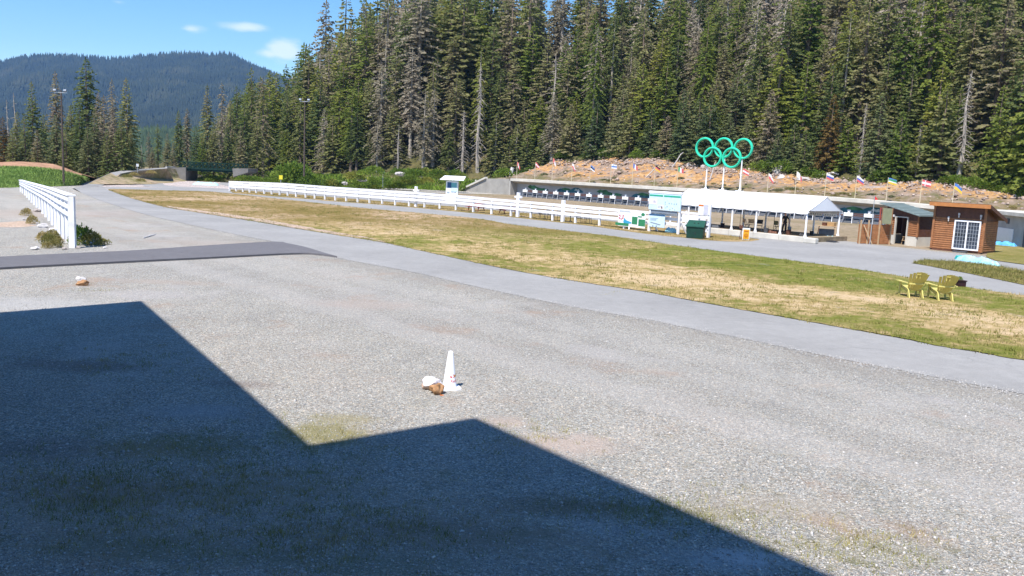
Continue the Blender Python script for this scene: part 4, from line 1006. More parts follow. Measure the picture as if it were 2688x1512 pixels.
for h_ in (0, 1):
    x0 = wx0 + .09 + h_ * ((wx1 - wx0) / 2 - .045); x1 = x0 + (wx1 - wx0) / 2 - .135
    for k in range(1, 4): m_.box((x0 + (x1 - x0) * k / 4, -.062, (wz0 + wz1) / 2), (.016, .012, wz1 - wz0 - .2))
    for k in range(1, 7): m_.box(((x0 + x1) / 2, -.066, wz0 + .1 + (wz1 - wz0 - .2) * k / 7), (x1 - x0, .012, .016))
m_.build('muntin', simple('muntin_grey', (.42, .45, .50), .5), win)
for x, z in ((cw * .30, 2.42), (cw * .5, 2.72), (cw * .93, 2.68)):
    m_ = MB(); m_.box((x, -.12, z), (.10, .14, .16)) ; m_.tube((x, -.14, z - .1), (x, -.14, z - .26), .05, .03, 8); m_.build('wall_lamp', M['rock_pale'], cab)
m_ = MB(); m_.box((cw * .62, -.25, .05), (.9, .5, .10)); m_.build('step', M['darkgrey'], cab)

# ---------------------------------------------------------------- open hut (left of the cabin)
D1 = G(2404, 647.5); hd = Vector((.5, -.866, 0)); hrz = math.atan2(hd.y, hd.x); HW, HDp = 2.85, 2.0
hut = thing('wax_hut', 'brown timber hut with open doorway and grey-green metal roof', 'hut', D1 - hd * HW, hrz)
dx0, dx1, dz = .92, 1.93, 2.12
m_ = MB(); m_.box(((dx0 - .06) / 2, .09, .36), (dx0 - .06, .18, .72)); m_.box((.09, HDp / 2 + .18, .36), (.18, HDp, .72)); m_.build('concrete_base', M['concrete_pale'], hut)
m_ = MB(); m_.box(((dx1 + .06 + HW) / 2, .09, .36), (HW - dx1 - .06, .18, .72)); m_.box((HW - .09, HDp / 2 + .18, .36), (.18, HDp, .72)); m_.build('concrete_base', M['concrete_pale'], hut)
def hz(x): return 2.95 - .62 * x / HW
m_ = MB()
for (a, c) in ((0, dx0 - .06), (dx1 + .06, HW)): m_.prism([(a, .06, .722), (c, .06, .722), (c, .06, hz(c) - .03), (a, .06, hz(a) - .03)], (0, .07, 0))
m_.prism([(dx0 - .06, .06, dz + .06), (dx1 + .06, .06, dz + .06), (dx1 + .06, .06, hz(dx1) - .03), (dx0 - .06, .06, hz(dx0) - .03)], (0, .07, 0))
m_.build('front_wall', M['wood_dark'], hut)
m_ = MB()
siding(m_, (0.03, .05, 0), (dx0 - .1, .05, 0), .73, 2.05, (0, -1, 0)); siding(m_, (dx1 + .1, .05, 0), (HW - .06, .05, 0), .73, 1.95, (0, -1, 0)); m_.build('log_siding', M['wood'], hut)
m_ = MB(); m_.box((HW - .06, HDp / 2, (.722 + hz(HW)) / 2), (.08, HDp - .1, hz(HW) - .75)); m_.box((.06, HDp / 2, 1.75), (.08, HDp - .1, 2.0)); m_.box((HW / 2, HDp + .1, 1.3), (HW, .06, 2.5)); m_.build('side_wall', M['wood_dark'], hut)
m_ = MB(); m_.box((dx0 - .02, .03, dz / 2), (.08, .16, dz)); m_.box((dx1 + .02, .03, dz / 2), (.08, .16, dz)); m_.box(((dx0 + dx1) / 2, .03, dz + .04), (dx1 - dx0 + .12, .16, .08)); fr_ = m_.build('door_frame', M['concrete_pale'], hut)
m_ = MB(); m_.prism([(-.45, -.35, 3.10), (HW + .3, -.35, 2.31), (HW + .3, -.35, 2.39), (-.45, -.35, 3.18)], (0, HDp + .9, 0)); m_.build('roof', M['roof_metal'], hut)
m_ = MB()
for k in range(9): 
    x = -.3 + k * .42; m_.box((x, HDp / 2 + .1, 3.19 - .79 * (x + .45) / (HW + .75) + .018), (.03, HDp + .9, .03))
m_.build('roof_seam', M['roof_metal'], hut)
m_ = MB(); m_.box((HW + .0, .0, 1.5), (.12, .12, 1.55)); m_.build('corner_post', M['wood'], hut)
for x, z in ((.42, 2.30), (.75, 2.22)):
    m_ = MB(); m_.box((x, -.04, z), (.12, .16, .18)); m_.build('wall_lamp', M['rock_pale'], hut)
m_ = MB(); m_.box((.22, -.03, 1.27), (.20, .1, .30)); m_.build('fire_box', M['red'], hut)
m_ = MB(); m_.box((.24, -.02, 1.65), (.16, .04, .18)); m_.build('notice', M['white2'], hut)
# stool inside the doorway
def Lc(root, x, y, z=0.0): 
    c, s = math.cos(root.rotation_euler.z), math.sin(root.rotation_euler.z); l = root.location
    return Vector((l.x + c * x - s * y, l.y + s * x + c * y, l.z + z))
st = thing('step_stool', 'wooden step stool standing in the dark hut doorway', 'stool', Lc(hut, 1.42, .75), hrz)
m_ = MB(); m_.box((0, 0, .62), (.42, .32, .04)); m_.build('seat', M['wood_raw'], st)
m_ = MB(); m_.box((0, -.16, .34), (.36, .2, .03)); m_.build('step', M['wood_raw'], st)
for sx in (-1, 1):
    for sy in (-1, 1): m_ = MB(); m_.bar((sx * .16, sy * .1, .6), (sx * .22, sy * .2, 0), .04, .04); m_.build('leg', M['wood_raw'], st)
# bin and green watering can at the hut's left corner
bp = Lc(hut, .05, -.35); tb = thing('waste_bin', 'small round black bin before the open hut', 'bin', bp)
m_ = MB(); m_.lathe([(0.001, 0), (.22, 0), (.26, .62), (.28, .62), (.28, .68), (.24, .68), (.2, .1), (.001, .1)], 16); m_.build('body', M['black'], tb, smooth=False)
wp = Lc(hut, -.45, -.35); wc = thing('watering_can', 'turquoise watering can on the asphalt beside the black bin', 'watering can', wp)
tq = simple('turquoise_plastic', (0.02, 0.42, 0.33), .4)
m_ = MB(); m_.lathe([(0.001, 0), (.15, 0), (.15, .32), (.1, .38), (.001, .38)], 14); m_.build('body', tq, wc)
m_ = MB(); m_.path([(-.12, 0, .1), (-.28, 0, .25), (-.36, 0, .42)], [.03, .025, .05], 7); m_.build('spout', tq, wc)
m_ = MB(); m_.path([(.13, 0, .1), (.24, 0, .25), (.15, 0, .46), (0, 0, .47)], .02, 6); m_.build('handle', tq, wc)

# timber screen fence between canopy and hut
q0 = G(2250, 640); q1 = G(2334, 642); sd_ = (q1 - q0); sl = sd_.length
scr = thing('screen_fence', 'brown boarded timber screen between canopy and hut', 'fence', q0, math.atan2(sd_.y, sd_.x))
sz = 1.62
m_ = MB()
for k in range(9): m_.box((sl / 2, 0, .12 + .165 * k), (sl, .035, .158))
m_.build('boards', M['wood_red'] if False else M['wood'], scr)
for x in (.12, sl * .28, sl * .62, sl - .05):
    m_ = MB(); m_.box((x, -.07, sz / 2 + .1), (.09, .09, sz + .25)); m_.build('post', M['wood_raw'], scr)
m_ = MB(); m_.bar((sl * .12, -.12, 1.45), (sl * .33, -.5, 0.02), .06, .06); m_.build('brace', M['wood_raw'], scr)
# tall post with the olive panel
q2 = G(2303, 641); tp = thing('panel_post', 'olive-grey panel on a thin red-brown post beside the hut', 'panel', q2, crz_)
m_ = MB(); m_.box((0, 0, 1.42), (.1, .1, 2.84)); m_.build('post', M['wood_red'], tp)
m_ = MB(); m_.box((.52, 0.03, 2.2), (.72, .05, 1.2)); m_.build('panel', simple('olive_panel', (.20, .21, .13), .6), tp)
m_ = MB(); m_.box((.14, 0.03, 2.2), (.04, .08, 1.3)); m_.box((.90, .03, 2.2), (.04, .08, 1.3)); m_.build('panel_frame', M['wood'], tp)
# tall thin mast with a small pennant
q3 = G(2283, 642); mast = thing('wind_mast', 'thin grey mast with a small red pennant before the wall', 'mast', q3)
mz = PY(2287, 513, q3.y).z
m_ = MB(); m_.tube((0, 0, 0), (0, 0, mz), .035, .025, 7); m_.build('pole', M['steel'], mast)
m_ = MB(); m_.prism([(.02, 0, mz - .02), (.28, 0, mz - .30), (.02, 0, mz - .34)], (0, .01, 0)); m_.build('pennant', M['red'], mast)

# concrete range building at the right edge
e0 = G(2596, 633); e1 = G(2688, 651); ed = (e1 - e0).normalized(); el = 14.0
cb = thing('concrete_building', 'low grey concrete building with flat coping at the right edge', 'building', e0, math.atan2(ed.y, ed.x))
m_ = MB(); m_.box((el / 2 - 3, 2.2, 1.25), (el, 4.4, 2.5)); m_.build('wall', M['concrete'], cb)
m_ = MB(); m_.box((el / 2 - 3, 2.0, 2.66), (el + .3, 5.0, .3)); m_.build('coping', M['concrete_pale'], cb)
def bx(u): 
    q = RP(u, 640, e0, ed); return (q - e0).dot(ed)
def bz(u, v): return RP(u, v, e0, ed).z
x0, x1 = bx(2599), bx(2613)
m_ = MB(); m_.box(((x0 + x1) / 2, -.02, 1.05), (x1 - x0, .06, 2.1)); dr = m_.build('door', M['print_grey'], cb)
m_ = MB(); m_.box(((x0 + x1) / 2, -.06, 1.5), ((x1 - x0) * .5, .012, .35)); m_.build('warning_sign', M['signyellow'], dr)
x0, x1 = bx(2616), bx(2657)
m_ = MB(); m_.box(((x0 + x1) / 2, -.03, .8), (x1 - x0, .05, 1.15)); m_.build('panel', M['white2'], cb)
x0, x1 = bx(2636), bx(2643)
m_ = MB(); m_.box(((x0 + x1) / 2, -.02, 2.0), (x1 - x0, .05, .45)); m_.build('vent', M['darkgrey'], cb)
x0, x1 = bx(2685), bx(2700)
m_ = MB(); m_.box(((x0 + x1) / 2, -.02, 1.1), (x1 - x0, .05, 2.2)); m_.build('door', M['darkgrey'], cb)

# ---------------------------------------------------------------- bridge
M['abutment'] = simple('stained_concrete', (0.17, 0.16, 0.15), 0.9, var=0.25, scale=0.6, world=True)
bl = thing('footbridge', 'dark green truss footbridge on concrete abutments', 'bridge', G(487, 475))
BL = bl.location.copy(); Yb = BL.y
def bp_(u, v, y=None): return PY(u, v, y or Yb)
m_ = MB(BL); 
pts = [bp_(437, 439.5), bp_(487.5, 439.5), bp_(487.5, 475.5), bp_(470, 475.5), bp_(456, 462), bp_(441, 453), bp_(437, 452)]
m_.prism([Vector((p.x, Yb, p.z)) for p in pts], (0, 5.5, 0)); m_.build('abutment', M['abutment'], bl)
pts = [bp_(610, 442), bp_(651, 443), bp_(651, 452), bp_(640, 456), bp_(612, 464)]
m_ = MB(BL); m_.prism([Vector((p.x, Yb, p.z)) for p in pts], (0, 5.5, 0)); m_.build('abutment', M['abutment'], bl)
zd = bp_(540, 446.5).z; zr = bp_(540, 427.5).z; xl, xr = bp_(480, 440).x, bp_(626, 440).x
m_ = MB(BL); m_.box(((xl + xr) / 2, Yb + 2.7, zd - .08), (xr - xl, 4.6, .3)); m_.build('deck', simple('dark_green_steel', (.012, .032, .026), .85, spec=.1), bl)
gs = bpy.data.materials['dark_green_steel']
for y in (Yb + .3, Yb + 5.0):
    m_ = MB(BL); n = 13; zt_ = zr
    m_.bar((xl - .6, y, zt_), (xr, y, zt_), .16, .16); m_.bar((xl - .6, y, zd + .25), (xr, y, zd + .25), .16, .2); m_.bar((xl - .6, y, (zt_ + zd) / 2 + .2), (xr, y, (zt_ + zd) / 2 + .2), .06, .06)
    for k in range(n + 1):
        x = xl - .6 + (xr - xl + .6) * k / n; m_.bar((x, y, zd + .2), (x, y, zt_), .12, .12)
        if k < n: x2 = xl - .6 + (xr - xl + .6) * (k + 1) / n; m_.bar((x, y, zd + .3), (x2, y, zt_ - .05), .13, .13)
    m_.build('truss', gs, bl)
m_ = MB(BL); e = bp_(437, 439); m_.box((e.x, Yb + 1.5, e.z - .35), (.5, 3.0, 1.0)); m_.build('end_post', M['concrete_pale'], bl)

# ---------------------------------------------------------------- long white fence
post_px = [(603, 501.5), (620, 503), (637.7, 504.5), (655, 506), (672.6, 507.3), (693.6, 509.4), (713, 511.2), (734, 513), (755, 515), (777, 517.3), (802, 519.8), (826, 522), (853, 524.6), (880, 527), (908.7, 529), (938.5, 531.6), (969.6, 534), (1003, 536.5), (1037, 539.5), (1073.6, 542), (1114, 545.2), (1154, 548.6), (1196.5, 552), (1242, 557.3), (1290, 563), (1341, 568), (1393, 573.5), (1450, 579.8), (1510, 586), (1573, 592.6), (1638, 599.5), (1703, 606.6), (1779, 614.5), (1860, 623)]
fp = [G(u, v) for u, v in post_px]
fen = thing('long_fence', 'long white three-rail timber fence beside the service track', 'fence', fp[17])
FL = fen.location.copy()
FHt = [1.28 + .27 * min(1, k / 8) for k in range(len(fp))]
for k, p in enumerate(fp):
    m_ = MB(FL); m_.box(p + Vector((0, 0, FHt[k] / 2 - .03)), (.17, .17, FHt[k] - .06), RZ); m_.build('post', M['fence_white'], fen, bevel=.012)
for fr, hh_ in ((.93, .17), (.735, .24), (.49, .24)):
    m_ = MB(FL)
    for k in range(len(fp) - 1):
        d = (fp[k + 1] - fp[k]); nn = Vector((d.y, -d.x, 0)).normalized() * .115
        a = fp[k] + nn + Vector((0, 0, FHt[k] * fr + rnd.uniform(-.018, .018))); b_ = fp[k + 1] + nn + Vector((0, 0, FHt[k + 1] * fr + rnd.uniform(-.018, .018)))
        m_.bar(a, b_ - d.normalized() * .012, .05 if fr < .9 else .06, hh_)
    m_.build('rail', M['fence_white'], fen)
m_ = MB(FL)
for k in range(len(fp) - 1):
    d = (fp[k + 1] - fp[k]); nn = Vector((d.y, -d.x, 0)).normalized() * .02
    m_.bar(fp[k] + nn + Vector((0, 0, FHt[k] + .005)), fp[k + 1] + nn + Vector((0, 0, FHt[k + 1] + .005)) - d.normalized() * .012, .26, .045)
m_.build('cap_rail', M['fence_white'], fen)

# near fence at the left
base_px = [(191, 651), (177, 639), (166.5, 627), (156, 615.5), (147, 603), (138, 591.5), (129.5, 580.5), (121, 570.5), (113, 561.5), (105, 553), (97.5, 545.5), (90.5, 538.5), (84, 532), (77.5, 526), (71.5, 519.5), (66, 513), (60, 507.5), (55, 503)]
tops = [(191, 514), (136, 495), (87, 481.5), (52, 472)]
np_ = [G(u, v) for u, v in base_px]
nfe = thing('near_fence', 'white fence with three rails running away from the paved strip', 'fence', np_[0])
NL = np_[0].copy(); nh = []
for (u, v), p in zip(base_px, np_):
    tv = interp(u, [q[0] for q in tops[::-1]], [q[1] for q in tops[::-1]])
    nh.append(PY(u, tv, p.y).z)
for k, p in enumerate(np_):
    m_ = MB(NL); wd = .26 if k == 0 else .15
    m_.box(p + Vector((0, 0, nh[k] / 2 - .02)), (wd, wd, nh[k] - .04), R(12)); m_.build('post', M['fence_white'], nfe, bevel=.012)
for fr in (.93, .785, .64):
    m_ = MB(NL)
    for k in range(len(np_) - 1):
        d = (np_[k + 1] - np_[k]); nn = Vector((-d.y, d.x, 0)).normalized()
        if nn.x > 0: nn = -nn
        nn = nn * .12
        m_.bar(np_[k] + nn + Vector((0, 0, nh[k] * fr)), np_[k + 1] + nn + Vector((0, 0, nh[k + 1] * fr)) - d.normalized() * .015, .05, .072 * nh[k], up=(0, 0, 1))
    m_.build('rail', M['fence_white'], nfe)
m_ = MB(NL)
for k in range(len(np_) - 1):
    d = (np_[k + 1] - np_[k]); m_.bar(np_[k] - d.normalized() * .1 + Vector((0, 0, nh[k] + .01)), np_[k + 1] - d.normalized() * .115 + Vector((0, 0, nh[k + 1] + .01)), .36, .05)
m_.build('cap_rail', M['fence_white'], nfe)
# ================================================================ trees: real-size prototypes, shared meshes
def tree_meshes(seed, Ht, Rm, nb, base=0.25, droop=0.5, tw=0.62, step=0.30, prof=1.0, fill=1.0, rise=0.1, ragged=0.25, lean=0.0, tip=0.0):
    r = random.Random(seed); V = []; F = []
    def leaf(p, a, s_, w_):
        th = r.uniform(-1.45, 1.45); s_ = (s_ * math.cos(th) + s_.cross(a).normalized() * math.sin(th)); n = len(V); q = p + a * 0.5
        V.extend([p, q + s_ * w_, p + a, q - s_ * w_]); F.append((n, n + 1, n + 2, n + 3))
    for i in range(nb):
        k = (i + r.random()) / nb; h = Ht * (base + (0.985 - base) * k)
        L = Rm * ((1 - k) ** prof * 0.92 + 0.05) * (1 + r.uniform(-ragged, ragged)) * min(1.0, 0.55 + k * 5 if base > 0.12 else 1)
        if r.random() > fill: continue
        az = i * 2.39996 + r.uniform(-.5, .5); d = Vector((math.cos(az), math.sin(az), 0)); sd = Vector((-d.y, d.x, 0))
        ris = rise * (1 - k) + 0.5 * k; nst = max(2, int(L / step))
        c = Vector((lean * (h / Ht) ** 2, 0, 0))
        for j in range(1, nst + 1):
            t = j / nst
            if t < 0.12 and L > 1.5: continue
            p = c + d * L * t + Vector((0, 0, h + L * (ris * t - droop * t * t)))
            sz = tw * (1.15 - 0.55 * t) * r.uniform(.75, 1.3) * (0.55 + 0.45 * min(1, L / 1.6))
            for s_ in (-1, 1):
                a = (d * r.uniform(.35, .8) + sd * s_ * r.uniform(.5, 1.0) + Vector((0, 0, r.uniform(-.75, -.1) * (0.4 + droop)))).normalized() * sz
                wv = (a.cross(Vector((r.gauss(0, .4), r.gauss(0, .4), 1)))).normalized()
                leaf(p, a, wv, sz * .34)
            if r.random() < .75:
                a = (d * r.uniform(.3, 1.0) + sd * r.uniform(-.4, .4) + Vector((0, 0, r.uniform(-.9, .15)))).normalized() * sz * 1.05
                wv = a.cross(Vector((r.gauss(0, .8), r.gauss(0, .8), 1))).normalized(); leaf(p, a, wv, sz * .36)
    n = len(V)
    for q in range(3):
        leaf(Vector((lean, 0, Ht * .965)), Vector((r.uniform(-.06, .06), r.uniform(-.06, .06), 1)) * Ht * .045 * (1 + tip), Vector((math.cos(q * 2.1), math.sin(q * 2.1), 0)), .12)
    tv = MB(); r0 = 0.012 * Ht + .06
    pts = [Vector((lean * t * t + .05 * math.sin(t * 9 + seed), .04 * math.cos(t * 7), Ht * t * .97)) for t in (0, .04, .2, .4, .6, .8, 1)]
    pts[0].z = -.6
    tv.path(pts, [r0 * 1.5, r0 * 1.1, r0 * .95, r0 * .78, r0 * .55, r0 * .3, .03], 7)
    for q in range(16):       # dead stubs below the crown
        h = Ht * r.uniform(.06, max(.1, base + .05)); a = r.uniform(0, 6.28); l = r.uniform(.5, 1.4)
        tv.tube((0, 0, h), (math.cos(a) * l, math.sin(a) * l, h - l * .25), .035, .012, 3, False)
    return (V, F), (tv.v, tv.f)
def snag_meshes(seed, Ht, nb, Rm, up=0.0, base=.2, droop=.3):
    r = random.Random(seed); t_ = MB(); r0 = .013 * Ht + .05
    t_.path([Vector((.12 * math.sin(k * 1.3 + seed), .1 * math.cos(k * 1.7), (Ht * k / 6) if k else -.6)) for k in range(7)], [r0 * 1.3, r0, r0 * .85, r0 * .7, r0 * .5, r0 * .3, .03], 7)
    b = MB()
    for i in range(nb):
        k = (i + r.random()) / nb; h = Ht * (base + (.97 - base) * k); L = Rm * (1 - k * .72) * r.uniform(.35, 1.15); az = i * 2.4 + r.uniform(-.5, .5)
        d = Vector((math.cos(az), math.sin(az), 0)); p = [Vector((0, 0, h)) + d * L * t + Vector((0, 0, L * (up * t - droop * t * t))) for t in (0, .35, .7, 1)]
        b.path(p, [.055, .042, .028, .01], 4)
        for j in range(int(4 + L * 4)):
            t = r.uniform(.25, 1); q = Vector((0, 0, h)) + d * L * t + Vector((0, 0, L * (up * t - droop * t * t)))
            e = q + Vector((r.gauss(0, .22), r.gauss(0, .22), r.uniform(-.45, .1))) * .9 + d * .12
            b.tube(q, e, .022, .006, 3, False)
    return (b.v, b.f), (t_.v, t_.f)
def mkmesh(name, vf):
    me = bpy.data.meshes.new(name); me.from_pydata([tuple(v) for v in vf[0]], [], vf[1]); me.update(); me.materials.append(M['bark']); return me
specs = {   # kind: (Ht, args)
 'a': (24, dict(Rm=3.9, nb=160, base=.13, droop=.42, prof=.85)),
 'b': (27, dict(Rm=3.5, nb=165, base=.24, droop=.55, prof=.7, ragged=.4)),
 'c': (21, dict(Rm=4.1, nb=150, base=.07, droop=.35, prof=.95)),
 'd': (29, dict(Rm=3.9, nb=150, base=.22, droop=.5, prof=.6, ragged=.5, fill=.85)),
 'e': (18, dict(Rm=3.3, nb=130, base=.03, droop=.3, prof=1.0)),
 'f': (25, dict(Rm=3.2, nb=140, base=.12, droop=.7, prof=.75, ragged=.35, fill=.9)),
 'y': (9, dict(Rm=2.5, nb=120, base=.02, droop=.22, prof=1.0, tw=.5, step=.28, ragged=.18)),
 'z': (12, dict(Rm=2.8, nb=130, base=.03, droop=.30, prof=.95, tw=.55, step=.3, ragged=.2)),
 'n': (26, dict(Rm=3.0, nb=120, base=.2, droop=.8, prof=.6, ragged=.5, fill=.75)),
}
TM = {}
for i, (k, (h_, a)) in enumerate(specs.items()):
    for var in range(2):
        c, t_ = tree_meshes(100 + i * 7 + var, h_, **a)
        TM[k, var] = (h_, mkmesh('crown', c), mkmesh('trunk', t_))
for var, a in enumerate([dict(Ht=20, nb=46, Rm=2.2, up=.1, droop=.4), dict(Ht=18, nb=80, Rm=1.9, up=-.1, droop=.6, base=.15), dict(Ht=14, nb=16, Rm=1.0, up=0, base=.3)]):
    b, t_ = snag_meshes(900 + var, **a); TM['s', var] = (a['Ht'], mkmesh('branches', b), mkmesh('trunk', t_))
trnd = random.Random(77)
def put_tree(kind, var, loc, height, leaf='leaf_fir', label='', group=None, name='fir_tree', bark='bark', wid=1.0, rz=None):
    h0, cm_, tm_ = TM[kind, var]; s_ = height / h0
    r = bpy.data.objects.new(name, None); COL.objects.link(r); r.location = loc; r.rotation_euler = (0, 0, trnd.uniform(0, 6.28) if rz is None else rz)
    r.scale = (s_ * wid, s_ * wid, s_); r.empty_display_size = .5
    tag(r, label, 'tree', group)
    for me, nm_, mt_ in ((cm_, 'crown' if kind != 's' else 'branches', M[leaf] if kind != 's' else M[bark]), (tm_, 'trunk', M[bark])):
        o = bpy.data.objects.new(nm_, me); COL.objects.link(o); o.parent = r
        o.material_slots[0].link = 'OBJECT'; o.material_slots[0].material = mt_
    return r
def height_to(loc, vt):
    """tree height so that its tip stands at photo row vt"""
    p = Vector(loc); lo, hi = 0.5, 80
    for _ in range(30):
        m_ = (lo + hi) / 2
        if PX(p + Vector((0, 0, m_)))[1] > vt: lo = m_
        else: hi = m_
    return hi

# --- left stands beyond the green bank and behind the bridge: (u, v of the tip, depth, kind, var, leaf, width, label)
GL = 'conifers in the stand beyond the green bank'; GB = 'conifers behind the footbridge'
left = [
 (-20, 300, 140, 'a', 0, 'leaf_fir', 1.0, None), (12, 306, 132, 'c', 0, 'leaf_brown', 1.3, 'rusty-tinged bushy conifer at the left end of the stand'), (50, 292, 150, 'c', 1, 'leaf_fir', 1.2, None),
 (90, 214, 136, 'c', 1, 'leaf_fir', .95, 'pointed fir with yellow-green lower boughs, beyond the green bank'), (68, 300, 128, 'e', 1, 'leaf_young', 1.2, None), (118, 300, 146, 'a', 1, 'leaf_fir', 1.2, None),
 (152, 188, 150, 'a', 1, 'leaf_fir', .9, 'tall narrow conifer directly behind the left light pole'), (150, 300, 130, 'c', 0, 'leaf_young', 1.2, None), (190, 275, 138, 'c', 1, 'leaf_fir', 1.3, None),
 (232, 150, 150, 'b', 0, 'leaf_fir', 1.35, 'tallest conifer of the stand, broad and dark, against the mountain'), (212, 270, 134, 'c', 0, 'leaf_fir', 1.1, None), (250, 290, 130, 'c', 1, 'leaf_young', 1.2, None), (262, 243, 146, 'a', 0, 'leaf_fir', .9, None), (276, 250, 138, 'e', 0, 'leaf_fir', 1.2, None),
 (298, 208, 156, 'f', 0, 'leaf_grey', 1.0, 'grey lichened conifer between the two tall dark ones'), (300, 290, 132, 'c', 0, 'leaf_fir', 1.2, None),
 (335, 205, 140, 'c', 0, 'leaf_fir', 1.0, 'full pointed fir at the right edge of the stand'), (345, 330, 130, 'c', 1, 'leaf_fir', .8, None), (320, 300, 128, 'c', 1, 'leaf_fir', 1.15, None), (232, 330, 128, 'c', 1, 'leaf_young', 1.3, None), (175, 330, 127, 'e', 1, 'leaf_fir', 1.3, None), (100, 340, 127, 'e', 0, 'leaf_fir', 1.4, None), (35, 340, 127, 'e', 1, 'leaf_fir', 1.4, None), (282, 340, 127, 'e', 0, 'leaf_fir', 1.4, None)]
TX = lambda u, y, z=0: Vector((PY(u, 440, y).x, y, z))
stand = []
for i, (u, vt_, y, k, va, lf, wd, lab) in enumerate(left):
    loc = TX(u, y, -.3); h = height_to(loc, vt_)
    stand.append(put_tree(k, va, loc, h, lf, lab or 'dark conifer in the stand beyond the green bank', GL, wid=wd))
for (u, vt_, y) in ((24, 262, 165), (44, 244, 165)):
    loc = TX(u, y, -.3); stand.append(put_tree('s', 2, loc, height_to(loc, vt_), label='bare thin grey dead trunk left of the pointed fir', group='dead trunks beyond the green bank', name='dead_tree', bark='bark_grey'))
mid_ = [(372, 380, 170, 's', 1, 'leaf_grey', 1), (392, 345, 180, 'n', 0, 'leaf_grey', 1.1), (415, 325, 175, 'n', 1, 'leaf_fir', 1.2), (400, 385, 160, 'c', 1, 'leaf_fir', 1.3), (440, 350, 168, 'c', 0, 'leaf_fir', 1.1), (371, 395, 165, 'e', 0, 'leaf_young', 1.3), (470, 290, 172, 'a', 0, 'leaf_fir', 1), (492, 284, 180, 'b', 1, 'leaf_fir', 1), (455, 375, 158, 'e', 0, 'leaf_fir', 1.2), (515, 330, 165, 'c', 1, 'leaf_fir', 1.1),
 (545, 222, 170, 'c', 1, 'leaf_fir', .85), (530, 350, 160, 'c', 0, 'leaf_green', 1), (583, 216, 185, 'n', 0, 'leaf_grey', 1), (560, 320, 162, 'c', 1, 'leaf_fir', 1.1), (605, 260, 175, 'f', 1, 'leaf_fir', 1.1), (622, 225, 182, 'n', 1, 'leaf_fir', 1.1), (598, 330, 164, 'c', 0, 'leaf_fir', 1.1), (642, 255, 170, 'a', 1, 'leaf_fir', 1.1), (660, 178, 178, 'd', 0, 'leaf_fir', .9), (632, 330, 160, 'e', 0, 'leaf_fir', 1.2), (675, 300, 162, 'c', 0, 'leaf_fir', 1.1), (690, 200, 172, 'd', 1, 'leaf_fir', 1)]
uniq = {545: 'pointed bright-lit fir standing above the footbridge', 583: 'grey lichened conifer rising behind the footbridge', 660: 'tall conifer at the left shoulder of the forest'}
for (u, vt_, y, k, va, lf, wd) in mid_:
    loc = TX(u, y, 0.4); stand.append(put_tree(k, va, loc, height_to(loc, vt_), lf, uniq.get(u, 'conifer in the loose stand behind the footbridge'), GB, wid=wd, name='fir_tree' if k != 's' else 'dead_tree', bark='bark' if k != 's' else 'bark_grey'))

number_alike(stand)
# --- hillside forest
SKY = [(560, 300), (620, 235), (660, 190), (700, 180), (715, 152), (735, 190), (745, 138), (770, 165), (797, 90), (825, 130), (855, 66), (875, 95), (900, 70), (917, 40), (935, 55), (948, 0), (985, 20), (1010, -20), (1080, -60), (1150, -300), (2900, -400)]
def sky_v(u): return interp(u, [a for a, b in SKY], [b for a, b in SKY])
FG = {'dense': ('dark green conifer', 'dark conifers of the hillside forest'),
      'fresh': ('yellow-green conifer', 'bright conifers of the hillside forest'),
      'grey': ('grey-brown lichened conifer', 'lichened conifers of the hillside forest'),
      'dead': ('bare grey dead conifer', 'dead conifers of the hillside forest'),
      'young': ('young full-skirted fir', 'young firs above the rocky bank')}
placed = []
def ZN(u):
    for lim, w_ in ((800, 'left of the forest light pole'), (1000, 'right of the forest light pole'), (1160, 'left of the info kiosk'), (1350, 'above the wing wall'), (1560, 'above the first targets'), (1780, 'left of the rings'), (2020, 'behind the rings'), (2250, 'above the canopy gable'), (2420, 'above the open hut')):
        if u < lim: return w_
    return 'above the log cabin'
def free(p, r):
    for q in placed:
        if (q.x - p.x) ** 2 + (q.y - p.y) ** 2 < r * r: return False
    return True
